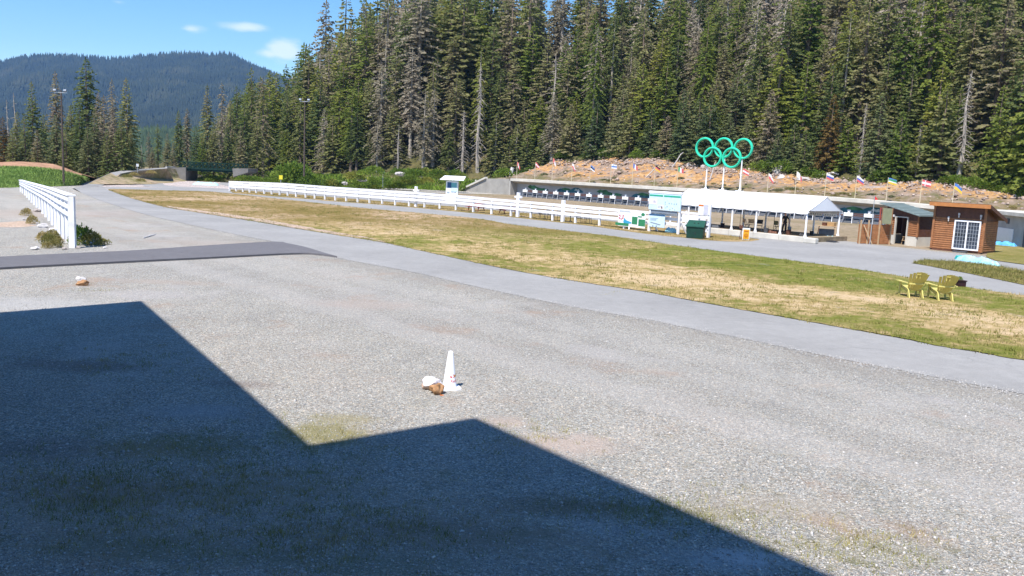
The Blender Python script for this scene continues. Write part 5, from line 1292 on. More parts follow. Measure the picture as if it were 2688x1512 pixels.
special = [ # u, v tip, d behind the wall, kind, var, leaf, width, name, label
 (1205, 95, 26, 'n', 0, 'leaf_grey', 1.5, 'fir_tree', 'large pale grey lichened conifer, spreading, above the info kiosk', 'bark_grey'),
 (1300, 165, 15.5, 's', 1, None, 1.0, 'dead_tree', 'pale grey trunk with drooping dead twigs above the wing wall', 'bark_grey'),
 (1322, 125, 20, 'n', 1, 'leaf_green', .9, 'fir_tree', 'yellow-green topped conifer right behind the pale dead trunk', 'bark_grey'),
 (1440, 142, 20, 's', 0, None, 1.5, 'dead_tree', 'brown-grey dead tree with wide spreading limbs above the wall', 'bark_grey'),
 (1525, 60, 15.5, 'b', 1, 'leaf_green', .8, 'fir_tree', 'sparse conifer with a long white bare trunk left of the rings', 'bark_grey'),
 (1570, 20, 22, 'd', 1, 'leaf_fir', .9, 'fir_tree', 'tall conifer with bare grey trunk beside the white-trunked one', 'bark_grey'),
 (1935, -20, 24, 'n', 0, 'leaf_grey', .9, 'fir_tree', 'pale mossy-topped conifer above the left ring, narrow', 'bark_grey'),
 (2005, -60, 26, 'n', 1, 'leaf_grey', 1.0, 'fir_tree', 'pale mossy-topped conifer above the right ring', 'bark_grey'),
 (2150, 248, 15, 'z', 0, 'leaf_brown', 1.0, 'fir_tree', 'rusty-tipped young fir above the canopy gable', 'bark'),
 (1760, 235, 14.5, 'z', 1, 'leaf_young', 1.0, 'fir_tree', 'dense young fir left of the rings', 'bark'),
 (1810, 40, 22, 'b', 0, 'leaf_green', 1.0, 'fir_tree', 'tall conifer with yellow-green boughs left of the rings', 'bark'),
 (2176, 30, 21, 'd', 0, 'leaf_fir', .9, 'fir_tree', 'tall conifer with pale scarred trunk behind the rusty young fir', 'bark_grey'),
 (2236, 270, 14.5, 's', 1, None, .9, 'dead_tree', 'slim bare dead fir in front of young firs, right of the canopy', 'bark_grey'),
 (2385, 330, 14.5, 's', 1, None, 1.1, 'dead_tree', 'brownish dead fir with drooping twigs above the open hut', 'bark_grey'),
 (2500, 185, 15, 's', 1, None, 1.3, 'dead_tree', 'tall pale grey dead fir above the log cabin', 'bark_grey'),
 (2680, 130, 14, 'z', 0, 'leaf_green', 1.1, 'fir_tree', 'large bright green fir cut by the right picture edge', 'bark'),
 (2590, 225, 14.5, 'z', 1, 'leaf_green', .9, 'fir_tree', 'bright green young fir right of the pale dead fir', 'bark'),
]
for (u, vt_, d, k, va, lf, wd, nm_, lab, bk_) in special:
    p = RP(u, 440, SD(0, d), W_); s_, _ = to_sd(p); loc = on_hill(s_, d); loc.z -= .3
    h = height_to(loc, vt_); placed.append(loc)
    put_tree(k, va, loc, h, lf or 'leaf_fir', lab, None, nm_, bk_, wid=wd)
cand = []
for j, d in enumerate([14.6, 18.5, 23, 28, 34, 41, 49, 58, 69, 82, 16.4]):
    sp = [3.5, 4.2, 4.5, 5.0, 5.4, 6.0, 6.8, 7.6, 8.4, 9.4, 3.6][j]
    n = int(215 / sp)
    for i in range(n):
        s_ = -118 + (i + trnd.uniform(-.38, .38) + .5 * (j % 2)) * sp; dd = d + trnd.uniform(-1.4, 1.4)
        loc = on_hill(s_, max(13.5, dd)); u, v = PX(loc)
        if not (-60 < u - 620 < 2170): continue
        if j == 10 and s_ < S0 + 4: continue
        cand.append((0 if j == 10 else j, s_, dd, loc, u))
nplaced = 0; forest_objs = []
for (j, s_, dd, loc, u) in cand:
    if not free(loc, 2.0): continue
    edge = j == 0
    right = s_ > S0 - 4
    x = trnd.random(); loc = loc.copy(); loc.z -= .3
    hmax = height_to(loc, sky_v(u) + trnd.uniform(0, 24))
    if right and edge:
        k = trnd.choice('yyz'); h = trnd.uniform(6.0, 12.5); lf = trnd.choice(['leaf_young', 'leaf_young', 'leaf_fir', 'leaf_green']); cat = 'young'; bk_ = 'bark'
    elif right and j == 1:
        k = trnd.choice('zzcce'); h = trnd.uniform(10, 17); lf = trnd.choice(['leaf_young', 'leaf_fir', 'leaf_fir', 'leaf_green']); cat = 'dense'; bk_ = 'bark'
        if lf == 'leaf_green': cat = 'fresh'
    else:
        h = trnd.uniform(*[(9, 19), (13, 22), (15, 24), (16, 25), (17, 26), (17, 27)][min(j, 5)])
        if x < .52: k = trnd.choice('abcdf'); lf = 'leaf_fir'; cat = 'dense'; bk_ = 'bark'
        elif x < .74: k = trnd.choice('acdb'); lf = 'leaf_green' ; cat = 'fresh'; bk_ = 'bark'
        elif x < .95: k = trnd.choice('nnfb'); lf = 'leaf_grey'; cat = 'grey'; bk_ = 'bark_grey'
        else: k = 's'; lf = 'leaf_fir'; cat = 'dead'; bk_ = 'bark_grey'; h *= .8
        if j == 0 and not right and trnd.random() < .35: k = trnd.choice('ez'); h = trnd.uniform(8, 14); cat = 'dense'; lf = 'leaf_fir'
    if j >= 3 and u < 1300 and h < hmax < 46: h = hmax * trnd.uniform(.86, 1)
    if j >= 4 and u < 1800 and hmax > 30: h = max(h, min(50, hmax, height_to(loc, -20 - 60 * trnd.random())))
    h = min(h, hmax)
    if h < 5: continue
    # skip trees whose tip is hidden well below those already standing in front
    va = trnd.randint(0, 1)
    placed.append(loc); nplaced += 1
    zn = ZN(u); rw = 'forest-edge' if j == 0 else ('lower' if j < 4 else 'upper')
    lb = '%s %s %s' % (rw, FG[cat][0], zn); forest_objs.append(put_tree(k, va, loc, h, lf, lb, FG[cat][1], 'dead_tree' if k == 's' else 'fir_tree', bk_, wid=trnd.uniform(1.1, 1.5) * (1.12 if s_ < S0 - 10 else 1) * (1.15 if h < 14 and k in 'abcdf' else 1)))
for i in range(22):      # tall back row that closes the skyline over the fence and the first targets
    u = 1010 + 36 * i + trnd.uniform(-10, 10); d = trnd.uniform(52, 80); p = RP(u, 300, SD(0, d + (0 if u > 1350 else -12)), W_); s_ = to_sd(p)[0]; loc = on_hill(s_, d); loc.z -= .3
    h = min(52, height_to(loc, -35 - 40 * trnd.random() + (0 if u > 1060 else 30))); k = trnd.choice('abcd'); lf = trnd.choice(['leaf_fir', 'leaf_fir', 'leaf_green'])
    lb = 'upper %s %s' % (FG['dense' if lf == 'leaf_fir' else 'fresh'][0], ZN(PX(loc)[0])); forest_objs.append(put_tree(k, i % 2, loc, h, lf, lb, FG['dense' if lf == 'leaf_fir' else 'fresh'][1], 'fir_tree', 'bark', wid=1.15))
print('forest trees', nplaced)
number_alike(forest_objs)

# ================================================================ bushes
def bush_mesh(seed, n=420, R_=1.0, Hh=.9, lf=.22):
    r = random.Random(seed); V = []; F = []
    for i in range(n):
        a = r.uniform(0, 6.28); q = r.random() ** .5; e = r.random() ** .7
        rad = R_ * q * (1 - .45 * e) * (1 + .25 * math.sin(a * 3 + seed)); p = Vector((math.cos(a) * rad, math.sin(a) * rad, Hh * e * (1 - .35 * q)))
        d = Vector((math.cos(a) * q + r.gauss(0, .5), math.sin(a) * q + r.gauss(0, .5), .5 + r.gauss(0, .5))).normalized() * lf * r.uniform(.6, 1.4)
        w_ = d.cross(Vector((r.gauss(0, 1), r.gauss(0, 1), r.gauss(0, 1)))).normalized() * lf * .28
        k = len(V); V += [p, p + d * .5 + w_, p + d, p + d * .5 - w_]; F.append((k, k + 1, k + 2, k + 3))
    me = bpy.data.meshes.new('bush'); me.from_pydata([tuple(v) for v in V], [], F); me.update(); me.materials.append(M['leaf_bush']); return me
all_bushes = []
BM = [bush_mesh(i, 700, lf=.16) for i in range(4)]
def bush(loc, sz, label, group, mat='leaf_bush', name='shrub', hs=1.0):
    o = bpy.data.objects.new(name, trnd.choice(BM)); COL.objects.link(o); o.location = loc; o.scale = (sz, sz, sz * hs); o.rotation_euler = (0, 0, trnd.uniform(0, 6.28))
    o.material_slots[0].link = 'OBJECT'; o.material_slots[0].material = M[mat]
    all_bushes.append(tag(o, label, 'shrub', group)); return o
# along the crest of the rocky bank
for (u, d, sz) in [(1352, 9, 1.5), (1372, 13, 2.0), (1395, 13.5, 2.2), (1425, 14, 1.8), (1470, 14, 1.6), (1515, 13.5, 1.7), (1560, 14, 1.9), (1590, 13.8, 1.4), (1650, 13.5, 1.6), (1700, 14, 1.2), (1745, 13.8, 1.4), (1975, 13, 1.9), (2005, 13.5, 2.2), (2035, 13.5, 2.0), (2068, 13.5, 1.9), (2100, 13.2, 1.7), (2128, 13, 1.4), (2300, 13.2, 2.0), (2325, 13.5, 1.8), (2350, 13, 1.2), (2470, 13, 1.3), (2495, 13, 1.5), (2540, 13, 1.6), (2560, 12.6, 1.5), (2585, 12.8, 1.3), (2615, 12.6, 1.4), (2650, 12.8, 1.3), (2680, 12.5, 1.4)]:
    p = RP(u, 440, SD(0, d), W_); loc = on_hill(to_sd(p)[0], d); bush(loc, sz * trnd.uniform(.85, 1.1), 'bright green crest shrub above the rocky bank', 'shrubs on the crest of the rocky bank')
for i in range(60):
    s_ = trnd.uniform(S0 + 1, 88); d = trnd.uniform(.8, 6); bush(on_hill(s_, d) - Vector((0, 0, .1)), trnd.uniform(.35, .9), 'low olive shrub on the rocky bank', 'low shrubs on the rocky bank slope', 'leaf_weed' if trnd.random() < .5 else 'leaf_young', hs=.6)
p = RP(1320, 460, SD(0, 4), W_); bush(on_hill(to_sd(p)[0], 4.0), 2.2, 'round dark green shrub above the end of the wing wall', None)
# strip of low green growth behind the long fence
LG = 'green shrubs behind the long fence'
for i in range(70):
    u = trnd.uniform(770, 1215); y = trnd.uniform(0, 1)
    vv = interp(u, [700, 850, 1000, 1170, 1215], [476, 487, 497, 508, 510]) - 20 * y
    p = G(u, vv + 6); s_, t_ = to_sd(p); yy = min(p.y, 150); loc = TX(u, yy, 0); z = TXY(loc.x, loc.y); loc.z = max(0, z) - .1
    bush(loc, trnd.uniform(1.3, 2.3), 'low green shrub behind the long fence', LG, 'leaf_bush' if trnd.random() < .7 else 'leaf_green', hs=.8)
for (u, v, sz) in ((757, 462, 3.0), (775, 440, 3.2), (742, 470, 2.0), (790, 470, 2.4), (820, 478, 1.8)):
    loc = TX(u, 140, 0.5); bush(loc, sz, 'tall bright bush by the forest-edge light pole', 'tall bushes by the forest-edge light pole', hs=1.35 if sz > 2.5 else 1)
# around the bridge
for (u, v, sz) in ((548, 474, 1.6), (565, 472, 1.6), (530, 475, 1.2), (640, 457, 1.5), (655, 452, 1.3), (672, 450, 1.4), (700, 466, 1.2), (725, 470, 1.3)):
    loc = TX(u, 148 if u < 600 else 138, 0 if u < 600 else .6); bush(loc, sz, 'yellow-green bush beside the footbridge abutments', 'bushes beside the footbridge', hs=.8)
for (u, v, z, y) in ((350, 458, 1.2, 119), (395, 452, 1.5, 125), (370, 468, .6, 113), (335, 462, 1.0, 116)):
    loc = TX(u, y, z); bush(loc, .8, 'small weed clump on the ramp slope', 'weed clumps on the ramp slope', 'leaf_weed', hs=.7)
# bushy edge of the grass bank (tufts too many to count)
def tufts(name, pts, hmin, hmax, mat, label, n_bl=5, spread=.12, wd=.02, seed=1, kind='stuff'):
    rng = np.random.default_rng(seed); N_ = len(pts); P = np.array([tuple(p) for p in pts])
    P = np.repeat(P, n_bl, axis=0); n = len(P); P[:, :2] += rng.normal(0, spread, (n, 2))
    hh = rng.uniform(hmin, hmax, n); a = rng.random(n) * 6.283; lean = rng.normal(0, .45, (n, 2)) * hh[:, None]; w_ = wd * rng.uniform(.6, 1.4, n)
    V = np.zeros((n, 3, 3)); V[:, 0] = P; V[:, 1] = P; V[:, 0, 0] += np.cos(a) * w_; V[:, 0, 1] += np.sin(a) * w_; V[:, 1, 0] -= np.cos(a) * w_; V[:, 1, 1] -= np.sin(a) * w_
    V[:, 2, :2] = P[:, :2] + lean; V[:, 2, 2] = P[:, 2] + hh; V[:, :2, 2] -= .01
    o = np_obj(name, V.reshape(-1, 3), np.arange(n * 3).reshape(-1, 3), mat)
    return tag(o, label, None, None, kind)
def tuftmat(name, stops, sc_=.6):
    m, t, b = mk(name); n1 = tnoise(t, geo(t), sc_, 6, .7); c = ramp(t, n1.outputs['Fac'], stops); n2 = tnoise(t, geo(t), 7, 2, .5)
    c = mix(t, 1.0, c, ramp(t, n2.outputs['Fac'], [(.3, (.65, .65, .65)), (.7, (1.35, 1.35, 1.35))]), 'MULTIPLY')
    t.links.new(c, b.inputs['Base Color']); b.inputs['Roughness'].default_value = 1; b.inputs['Specular IOR Level'].default_value = 0.05; return m
r = random.Random(9)
pts = []
for _ in range(11000):
    i = r.uniform(0, len(gu) - 1.001); a = int(i); f_ = i - a; k = r.random()
    p = bot[a].lerp(bot[a + 1], f_).lerp(mid[a].lerp(mid[a + 1], f_), k); pts.append(p)
tufts('bank_grass', pts, .06, .30, tuftmat('bank_grass_blades', [(.35, (.14, .22, .06)), (.6, (.24, .34, .09)), (.72, (.38, .36, .16))]), 'green grass covering the bank at the left', 6, .3, .028, 2)
# rank growth at the foot of the forest, behind the fence
pts = []
for _ in range(5000):
    s_ = r.uniform(-95, S0 - 12); d = r.uniform(-6, 12); p = on_hill(s_, d); 
    if d < 0: p.z = max(0, p.z)
    pts.append(p)
tufts('undergrowth', pts, .3, .9, tuftmat('undergrowth_blades', [(.35, (.08, .15, .02)), (.6, (.15, .21, .03)), (.75, (.28, .20, .10))], .1), 'green undergrowth along the foot of the forest', 5, .5, .12, 6)
# meadow, verge, island tufts
def scatter(P, n, seed, z, dens=None):
    r = random.Random(seed); xs = [p.x for p in P]; ys = [p.y for p in P]; out_ = []; x0, x1, y0, y1 = min(xs), max(xs), min(ys), max(ys); tries = 0
    while len(out_) < n and tries < n * 60:
        tries += 1; x, y = r.uniform(x0, x1), r.uniform(y0, y1)
        u = 1344 + FPX * x / y
        if u < -40 or u > 2740: continue
        if dens and r.random() > dens(x, y): continue
        if inside(P, x, y): out_.append(Vector((x, y, z)))
    return out_
PMc = [G(u, v) for u, v in meadow_top + meadow_bot[::-1]]
tuft_green = tuftmat('meadow_blades', [(.36, (.10, .13, .025)), (.48, (.18, .18, .045)), (.58, (.32, .26, .11)), (.68, (.50, .38, .21))], .35)
def dn(x, y): return min(1, (30 / y) ** 1.2) * (0.25 + 0.75 * max(0, min(1, 1.4 * mnoise.noise(Vector((x * .35, y * .35, 2))) + .5)))
tufts('meadow_grass', scatter(PMc, 11000, 3, .03, dn), .02, .085, tuft_green, 'patchy green and straw-coloured grass on the meadow', 6, .09, .012, 4)
tufts('meadow_clumps', scatter(PMc, 550, 23, .03, dn), .06, .17, tuft_green, 'taller clumps of weedy grass dotted over the meadow', 14, .10, .012, 24)
PVc = [G(u, v) for u, v in verge_bot + verge_top[::-1]]
tufts('verge_grass', scatter(PVc, 2600, 5, .02), .03, .14, tuftmat('verge_blades', [(.4, (.16, .15, .04)), (.65, (.34, .26, .12))]), 'dry grass on the verge under the long fence', 6, .1, .015, 7)
PIc = [G(u, v) for u, v in isl]
tufts('island_grass', scatter(PIc, 1600, 6, .04), .05, .22, tuftmat('island_blades', [(.4, (.14, .15, .04)), (.65, (.30, .24, .10))]), 'rough grass on the island in front of the cabin', 6, .1, .014, 8)
# ragged edge of grass where meadow meets the tracks
pts = []
r = random.Random(31)
for line, off in ((meadow_bot, .1), (meadow_top, -.1)):
    L_ = [G(u, v) for u, v in line]
    for a, b_ in zip(L_[:-1], L_[1:]):
        n = int((b_ - a).length * 5)
        for _ in range(n): 
            p = a.lerp(b_, r.random()); nn = Vector((-(b_ - a).y, (b_ - a).x, 0)).normalized(); p = p + nn * (off + r.gauss(0, .14)); p.z = .02; pts.append(p)
tufts('edge_grass', pts, .03, .12, tuft_green, 'ragged grass edge along the tracks', 5, .08, .012, 9)
# weedy tufts in the gravel lot
r = random.Random(14); pts = []
weedspots = [(1650, 1330, 240, 60), (840, 1130, 120, 40), (600, 1250, 420, 130), (250, 1300, 300, 150), (900, 1400, 400, 90), (1900, 1360, 220, 50), (2250, 1440, 260, 60), (1400, 1150, 150, 50), (330, 950, 200, 50), (1600, 770, 60, 8), (820, 1190, 40, 14), (230, 760, 60, 12)]
for (u, v, du, dv) in weedspots:
    for _ in range(int(du * dv / 120) + 6):
        uu, vv = r.gauss(u, du / 2), r.gauss(v, dv / 2)
        if vv < 560: continue
        pts.append(G(uu, vv))
tufts('gravel_weeds', pts, .015, .07, tuftmat('weed_blades', [(.4, (.20, .22, .05)), (.65, (.38, .31, .13))]), 'sparse low weeds growing in the gravel', 12, .07, .005, 10)
# ================================================================ small things
def at(u, v, z=0.0): p = G(u, v, z); return p
FACE = lambda p: math.atan2(-p.x, p.y) * -1 * -1     # yaw that turns local -y toward the camera
def yaw_to_cam(p, extra=0.0): return math.atan2(p.y, p.x) - math.pi / 2 + extra

# traffic cone
cpos = at(1180, 1019); cone = thing('traffic_cone', 'white traffic cone with red lettering standing on the gravel', 'traffic cone', cpos, yaw_to_cam(cpos, R(0)))
ch = .76
plastic = simple('white_plastic', (.84, .84, .88), .35, var=.03)
m_ = MB(); m_.lathe([(.145, .035), (.138, .05), (.052, ch - .03), (.040, ch), (.030, ch), (.028, ch - .05)], 40); m_.build('cone_body', plastic, cone, smooth=True)
m_ = MB()
pr = []
for k in range(32):
    a = 2 * math.pi * k / 32; c_, s_ = math.cos(a), math.sin(a); q = .205 / max(abs(c_), abs(s_)) ** .75
    pr.append((c_ * q, s_ * q, 0.0))
m_.prism(pr, (0, 0, .038)); m_.build('base', plastic, cone)
cone.rotation_euler.z += R(18)
def cone_r(z): return .138 + (.052 - .138) * (z - .05) / (ch - .08)
def on_cone(vs, fs, zc, a0, nm, mt):
    m_ = MB(); out_ = []
    for p in vs:
        z = zc + p.y; r_ = cone_r(z) + .0025; a = -math.pi / 2 + a0 + p.x / cone_r(zc); out_.append((math.cos(a) * r_, math.sin(a) * r_, z))
    m_.add(out_, fs); m_.build(nm, mt, cone)
tv, tf = text_mesh('RedBull', .088); on_cone(tv, tf, .145, R(50), 'lettering', M['red'])
# two small charging-animal shapes over a yellow disc
def shape(poly, dx, flip=1): return [Vector((dx + flip * x, y, 0)) for x, y in poly]
bull = [(x * 1.5, y * 1.25) for x, y in [(-.005, .0), (-.03, .03), (-.05, .032), (-.075, .012), (-.085, -.02), (-.072, -.012), (-.062, -.03), (-.052, -.008), (-.035, -.012), (-.028, -.03), (-.02, -.012)]]
disc = [Vector((.026 * math.cos(a * .524), .004 + .026 * math.sin(a * .524), 0)) for a in range(12)]
on_cone(disc, [tuple(range(12))], .268, R(46), 'logo_disc', M['signyellow'])
for f_ in (1, -1): on_cone(shape(bull, 0, f_), [tuple(range(len(bull)))], .268, R(46), 'logo_mark', M['red'])

# rocks by the cone
rr = random.Random(8)
def rock(name, p, size, mat, label, seed, sub_=4, rough=.3, rz=0):
    vs, fs = lump(random.Random(seed), (0, 0, size[2] * .62), size, sub_, rough); o = mesh_obj(name, vs, fs, mat, smooth=False); o.location = p; o.rotation_euler.z = rz
    return tag(o, label, 'rock')
mrock, t, b = mk('white_painted_rock'); v = objc(t); n1 = tnoise(t, v, 5.5, 8, .7); n2 = tnoise(t, v, 22, 5, .7)
sx = t.nodes.new('ShaderNodeSeparateXYZ'); t.links.new(v, sx.inputs[0])
c = ramp(t, math_(t, 'ADD', math_(t, 'MULTIPLY', sx.outputs[2], 1.6), math_(t, 'MULTIPLY', n1.outputs['Fac'], .6)), [(.42, (.50, .36, .28)), (.50, (.85, .80, .83))]); t.links.new(c, b.inputs['Base Color']); b.inputs['Roughness'].default_value = .9; bump(t, b, n2.outputs['Fac'], .5, .02)
rock('rock', at(1133, 1022), (.20, .17, .20), mrock, 'large white-painted rock beside the traffic cone', 44, rough=.3)
rock('rock', at(1152, 1033), (.155, .13, .125), M['rock_brown'], 'rough brown rock between the white rock and the cone', 5, rough=.4)
rock('rock', at(213, 741), (.17, .14, .15), M['rock_pale'], 'pale rock on the gravel behind a small brown one, left', 33)
rock('rock', at(216, 749), (.20, .16, .125), M['rock_brown'], 'brown rock alone on the gravel below the paved strip', 6)
o = rock('red_marker', at(1160, 1038), (.045, .03, .008), M['signorange'], 'flat orange-red scrap before the brown rock', 9, 2); o['category'] = 'marker'

# Adirondack chairs
def make_chair():
    r = thing('garden_chair', 'yellow slatted garden chair', 'chair', (0, 0, 0), 0, 'yellow garden chairs on the meadow')
    Y = M['yellow']
    m_ = MB(); n = 7; zb, zt = .30, 1.02
    for k in range(n):
        q = (k - (n - 1) / 2) / ((n - 1) / 2); b0 = q * .20; b1 = q * .31; top = zt - .09 * q * q
        def bp2(x, z, off=0): return Vector((x, -.02 - (z - zb) * .60 + off, z))
        w0, w1 = .031, .048
        segs = 8; vs = []
        for s_ in range(segs + 1):
            t_ = s_ / segs; z = zb + (top - zb) * t_; xc = b0 + (b1 - b0) * t_; ww = w0 + (w1 - w0) * t_; bow = -.05 * (1 - q * q)
            for sx_ in (-1, 1):
                for so in (0, .022): vs.append(bp2(xc + sx_ * ww, z, so + bow))
        fs = [(0, 1, 3, 2), (4 * segs, 4 * segs + 2, 4 * segs + 3, 4 * segs + 1)]
        for s_ in range(segs):
            a = 4 * s_; fs += [(a, a + 2, a + 6, a + 4), (a + 1, a + 5, a + 7, a + 3), (a, a + 4, a + 5, a + 1), (a + 2, a + 3, a + 7, a + 6)]
        m_.add(vs, fs)
    back = m_.build('backrest', Y, r)
    m_ = MB(); m_.box((0, -.215, .55), (.56, .035, .06)); m_.box((0, -.045, .33), (.46, .04, .07)); m_.build('back_brace', Y, r)
    m_ = MB(); m_.box((-.12, -.42, .86), (.02, .03, .16)); m_.box((.0, -.42, .86), (.02, .03, .16)); m_.box((-.06, -.46, .93), (.14, .03, .02)); m_.build('handle', Y, r)
    m_ = MB()
    for k in range(6):
        y = .02 + .092 * k; z = .29 + .10 * (k / 5) ** 1.2; m_.box((0, y, z), (.52, .082, .022), 0, Matrix.Rotation(R(10), 3, 'X'))
    m_.build('seat', Y, r)
    for sx_ in (-1, 1):
        m_ = MB(); m_.prism([(sx_ * .38 - .075, .62, .56), (sx_ * .38 + .075, .62, .56), (sx_ * .38 + .065, .2, .56), (sx_ * .36 + .03, -.26, .56), (sx_ * .36 - .03, -.26, .56), (sx_ * .38 - .065, .2, .56)], (0, 0, .025)); m_.build('armrest', Y, r)
        m_ = MB(); m_.prism([(sx_ * .31 - .015, .57, 0), (sx_ * .31 - .015, .47, 0), (sx_ * .31 - .015, .43, .56), (sx_ * .31 - .015, .58, .56)], (.03, 0, 0)); m_.build('leg', Y, r)
        # rear leg and the side panel that carries the seat
        m_ = MB(); m_.prism([(sx_ * .25 - .014, -.34, 0), (sx_ * .25 - .014, -.22, 0), (sx_ * .25 - .014, .05, .22), (sx_ * .25 - .014, .55, .33), (sx_ * .25 - .014, .55, .42), (sx_ * .25 - .014, -.02, .35), (sx_ * .25 - .014, -.16, .30)][::-1], (.03, 0, 0)); m_.build('leg', Y, r)
        m_ = MB(); m_.prism([(sx_ * .27 - .012, -.12, .30), (sx_ * .27 - .012, .12, .28), (sx_ * .27 - .012, .52, .36), (sx_ * .27 - .012, .5, .44)], (.024, 0, 0)); m_.build('side_panel', Y, r)
    return r
ch0 = make_chair(); pc = at(2404, 784); ch0.location = pc - Vector((-.02, -.3, 0)); ch0.rotation_euler.z = R(-3); ch0.scale = (1.08, 1.08, 1.08); ch0['label'] = 'left one of two yellow slatted garden chairs on the meadow'
pc2 = at(2482, 792); ch1 = dup(ch0, pc2 - Vector((-.02, -.3, 0)), R(-4), label='right yellow slatted garden chair, next to the dark red planter')
pp = at(2519, 753); plt = thing('planter', 'dark red square planter with small green plants behind the chairs', 'planter', pp, R(10))
m_ = MB(); m_.prism([(-.20, -.16, 0), (.20, -.16, 0), (.20, .16, 0), (-.20, .16, 0)], (0, 0, .27)); m_.box((0, 0, .29), (.46, .38, .05)); m_.build('pot', simple('dark_red_pot', (.035, .012, .014), .5), plt, bevel=.015)
o = bpy.data.objects.new('plant', BM[1]); COL.objects.link(o); o.parent = plt; o.location = (-.04, 0, .3); o.scale = (.17, .13, .22); o.material_slots[0].link = 'OBJECT'; o.material_slots[0].material = M['leaf_bush']

# info kiosk behind the fence
kp = PY(1188, 470, 112); kp.z = 0; kk = kp.y / FPX
ki = thing('info_kiosk', 'white information kiosk under a slanting white roof, left of the wing wall', 'kiosk', kp, yaw_to_cam(kp, R(-6)))
w_ = 31 * kk; zt_ = 4.4 - (475 - 439.6) * kk
m_ = MB(); m_.box((0, 0, zt_ / 2), (w_, .9, zt_)); m_.build('body', M['white2'], ki)
m_ = MB(); m_.box((-.22 * w_, -.47, zt_ * .80), (w_ * .34, .03, zt_ * .28)); m_.build('poster', M['navy'], ki)
m_ = MB(); m_.box((.16 * w_, -.47, zt_ * .80), (w_ * .5, .03, zt_ * .24)); m_.build('poster', simple('green_blue_print', (.16, .42, .42), .4), ki)
m_ = MB(); m_.box((.18 * w_, -.47, zt_ * .56), (w_ * .5, .03, zt_ * .16)); m_.build('poster', M['paleblue'], ki)
m_ = MB()
for k, (x, z, w2) in enumerate(((-.3, .45, .25), (-.3, .40, .18), (.05, .45, .2), (.28, .44, .15))): m_.box((x * w_, -.465, zt_ * z), (w_ * w2, .02, .06))
m_.build('print', M['print_grey'], ki)
m_ = MB(); m_.prism([(-w_ * 1.0, -1.0, zt_ + .12), (w_ * 1.0, -1.0, zt_ + .12), (w_ * 1.05, 1.1, zt_ + .62), (-w_ * .75, 1.1, zt_ + .62)], (0, 0, .07)); m_.build('roof', M['white2'], ki)
m_ = MB(); m_.box((0, .1, zt_ + .16), (.12, .12, .5)); m_.box((-.25 * w_, .4, zt_ + .2), (.1, .1, .6)); m_.box((.25 * w_, .4, zt_ + .2), (.1, .1, .6)); m_.build('roof_post', M['white'], ki)

def bars(mb, x0, x1, z0, z1, y, rows_, rn, fill=.8):
    """lines of print"""
    for k in range(rows_):
        z = z1 - (z1 - z0) * (k + .5) / rows_; l = (x1 - x0) * rn.uniform(.5, 1) * fill; mb.box((x0 + l / 2, y, z), (l, .004, (z1 - z0) / rows_ * .4))
rn = random.Random(2)
# large two-leg board by the canopy
b0, b1 = at(1704, 607.5), at(1780, 616); bd = b1 - b0; bw = bd.length; brz = math.atan2(bd.y, bd.x)
ib = thing('info_board', 'large pale-blue course map board on two white legs beside the canopy', 'info board', b0, brz)
z1_, z0_ = 3.05, 1.80
for x in (0, bw): m_ = MB(); m_.box((x, 0, 1.5), (.13, .13, 3.0)); m_.build('leg', M['white'], ib)
for x in (.14, bw + .16): m_ = MB(); m_.bar((x - .05, .12, 1.0), (x + .08, .75, 0), .1, .1); m_.build('brace', M['white'], ib)
m_ = MB(); m_.box((bw / 2, -.09, (z0_ + z1_) / 2), (bw + .25, .05, z1_ - z0_)); m_.build('panel', M['paleblue'], ib)
m_ = MB(); m_.tube((-.2, -.02, z1_ + .1), (bw + .2, -.02, z1_ + .1), .12, .12, 10); m_.build('cap_rail', M['white'], ib)
for x0, x1 in ((-.08, bw * .44), (bw * .47, bw + .1)): m_ = MB(); m_.box(((x0 + x1) / 2, -.122, z1_ - .13), (x1 - x0, .012, .13)); m_.build('header_stripe', M['teal'], ib)
m_ = MB(); m_.box((bw * .1, -.121, z0_ + .62), (bw * .30, .01, .45)); m_.build('sheet', M['palepink'], ib)
m_ = MB(); m_.box((bw * .37, -.121, z0_ + .22), (bw * .2, .01, .34)); m_.build('sheet', M['white2'], ib)
m_ = MB(); bars(m_, bw * .28, bw * .46, z0_ + .12, z0_ + .36, -.13, 3, rn); bars(m_, bw * .12, bw * .24, z0_ + .55, z0_ + .72, -.13, 2, rn)
for x in (.66, .75, .83, .91): m_.box((bw * x, -.122, z0_ + .55 + rn.uniform(-.02, .02)), (.07, .012, .10))
for x, z in ((.53, .65), (.53, .5), (.55, .2), (.70, .12), (.78, .2), (.86, .1), (.6, .3)): m_.box((bw * x, -.122, z0_ + z), (rn.uniform(.05, .12), .012, .05))
m_.build('print', M['print_grey'], ib)
m_ = MB(); m_.prism([(bw * .41, -.135, z0_ + .1), (bw * .45, -.135, z0_ + .12), (bw * .43, -.135, z0_ + .36), (bw * .40, -.135, z0_ + .2)], (0, .01, 0)); m_.build('tree_symbol', M['wood_dark'], ib)
m_ = MB(); m_.box((bw * .47, .0, 1.66), (bw * .9, .06, .22)); m_.build('lower_frame', M['print_grey'], ib)
m_ = MB(); m_.box((bw * .27, -.09, .93), (bw * .55, .04, 1.02)); lp_ = m_.build('lower_panel', M['paleblue'], ib)
m_ = MB(); m_.box((bw * .27, -.115, 1.38), (bw * .55, .012, .12)); m_.build('stripe', M['navy'], lp_)
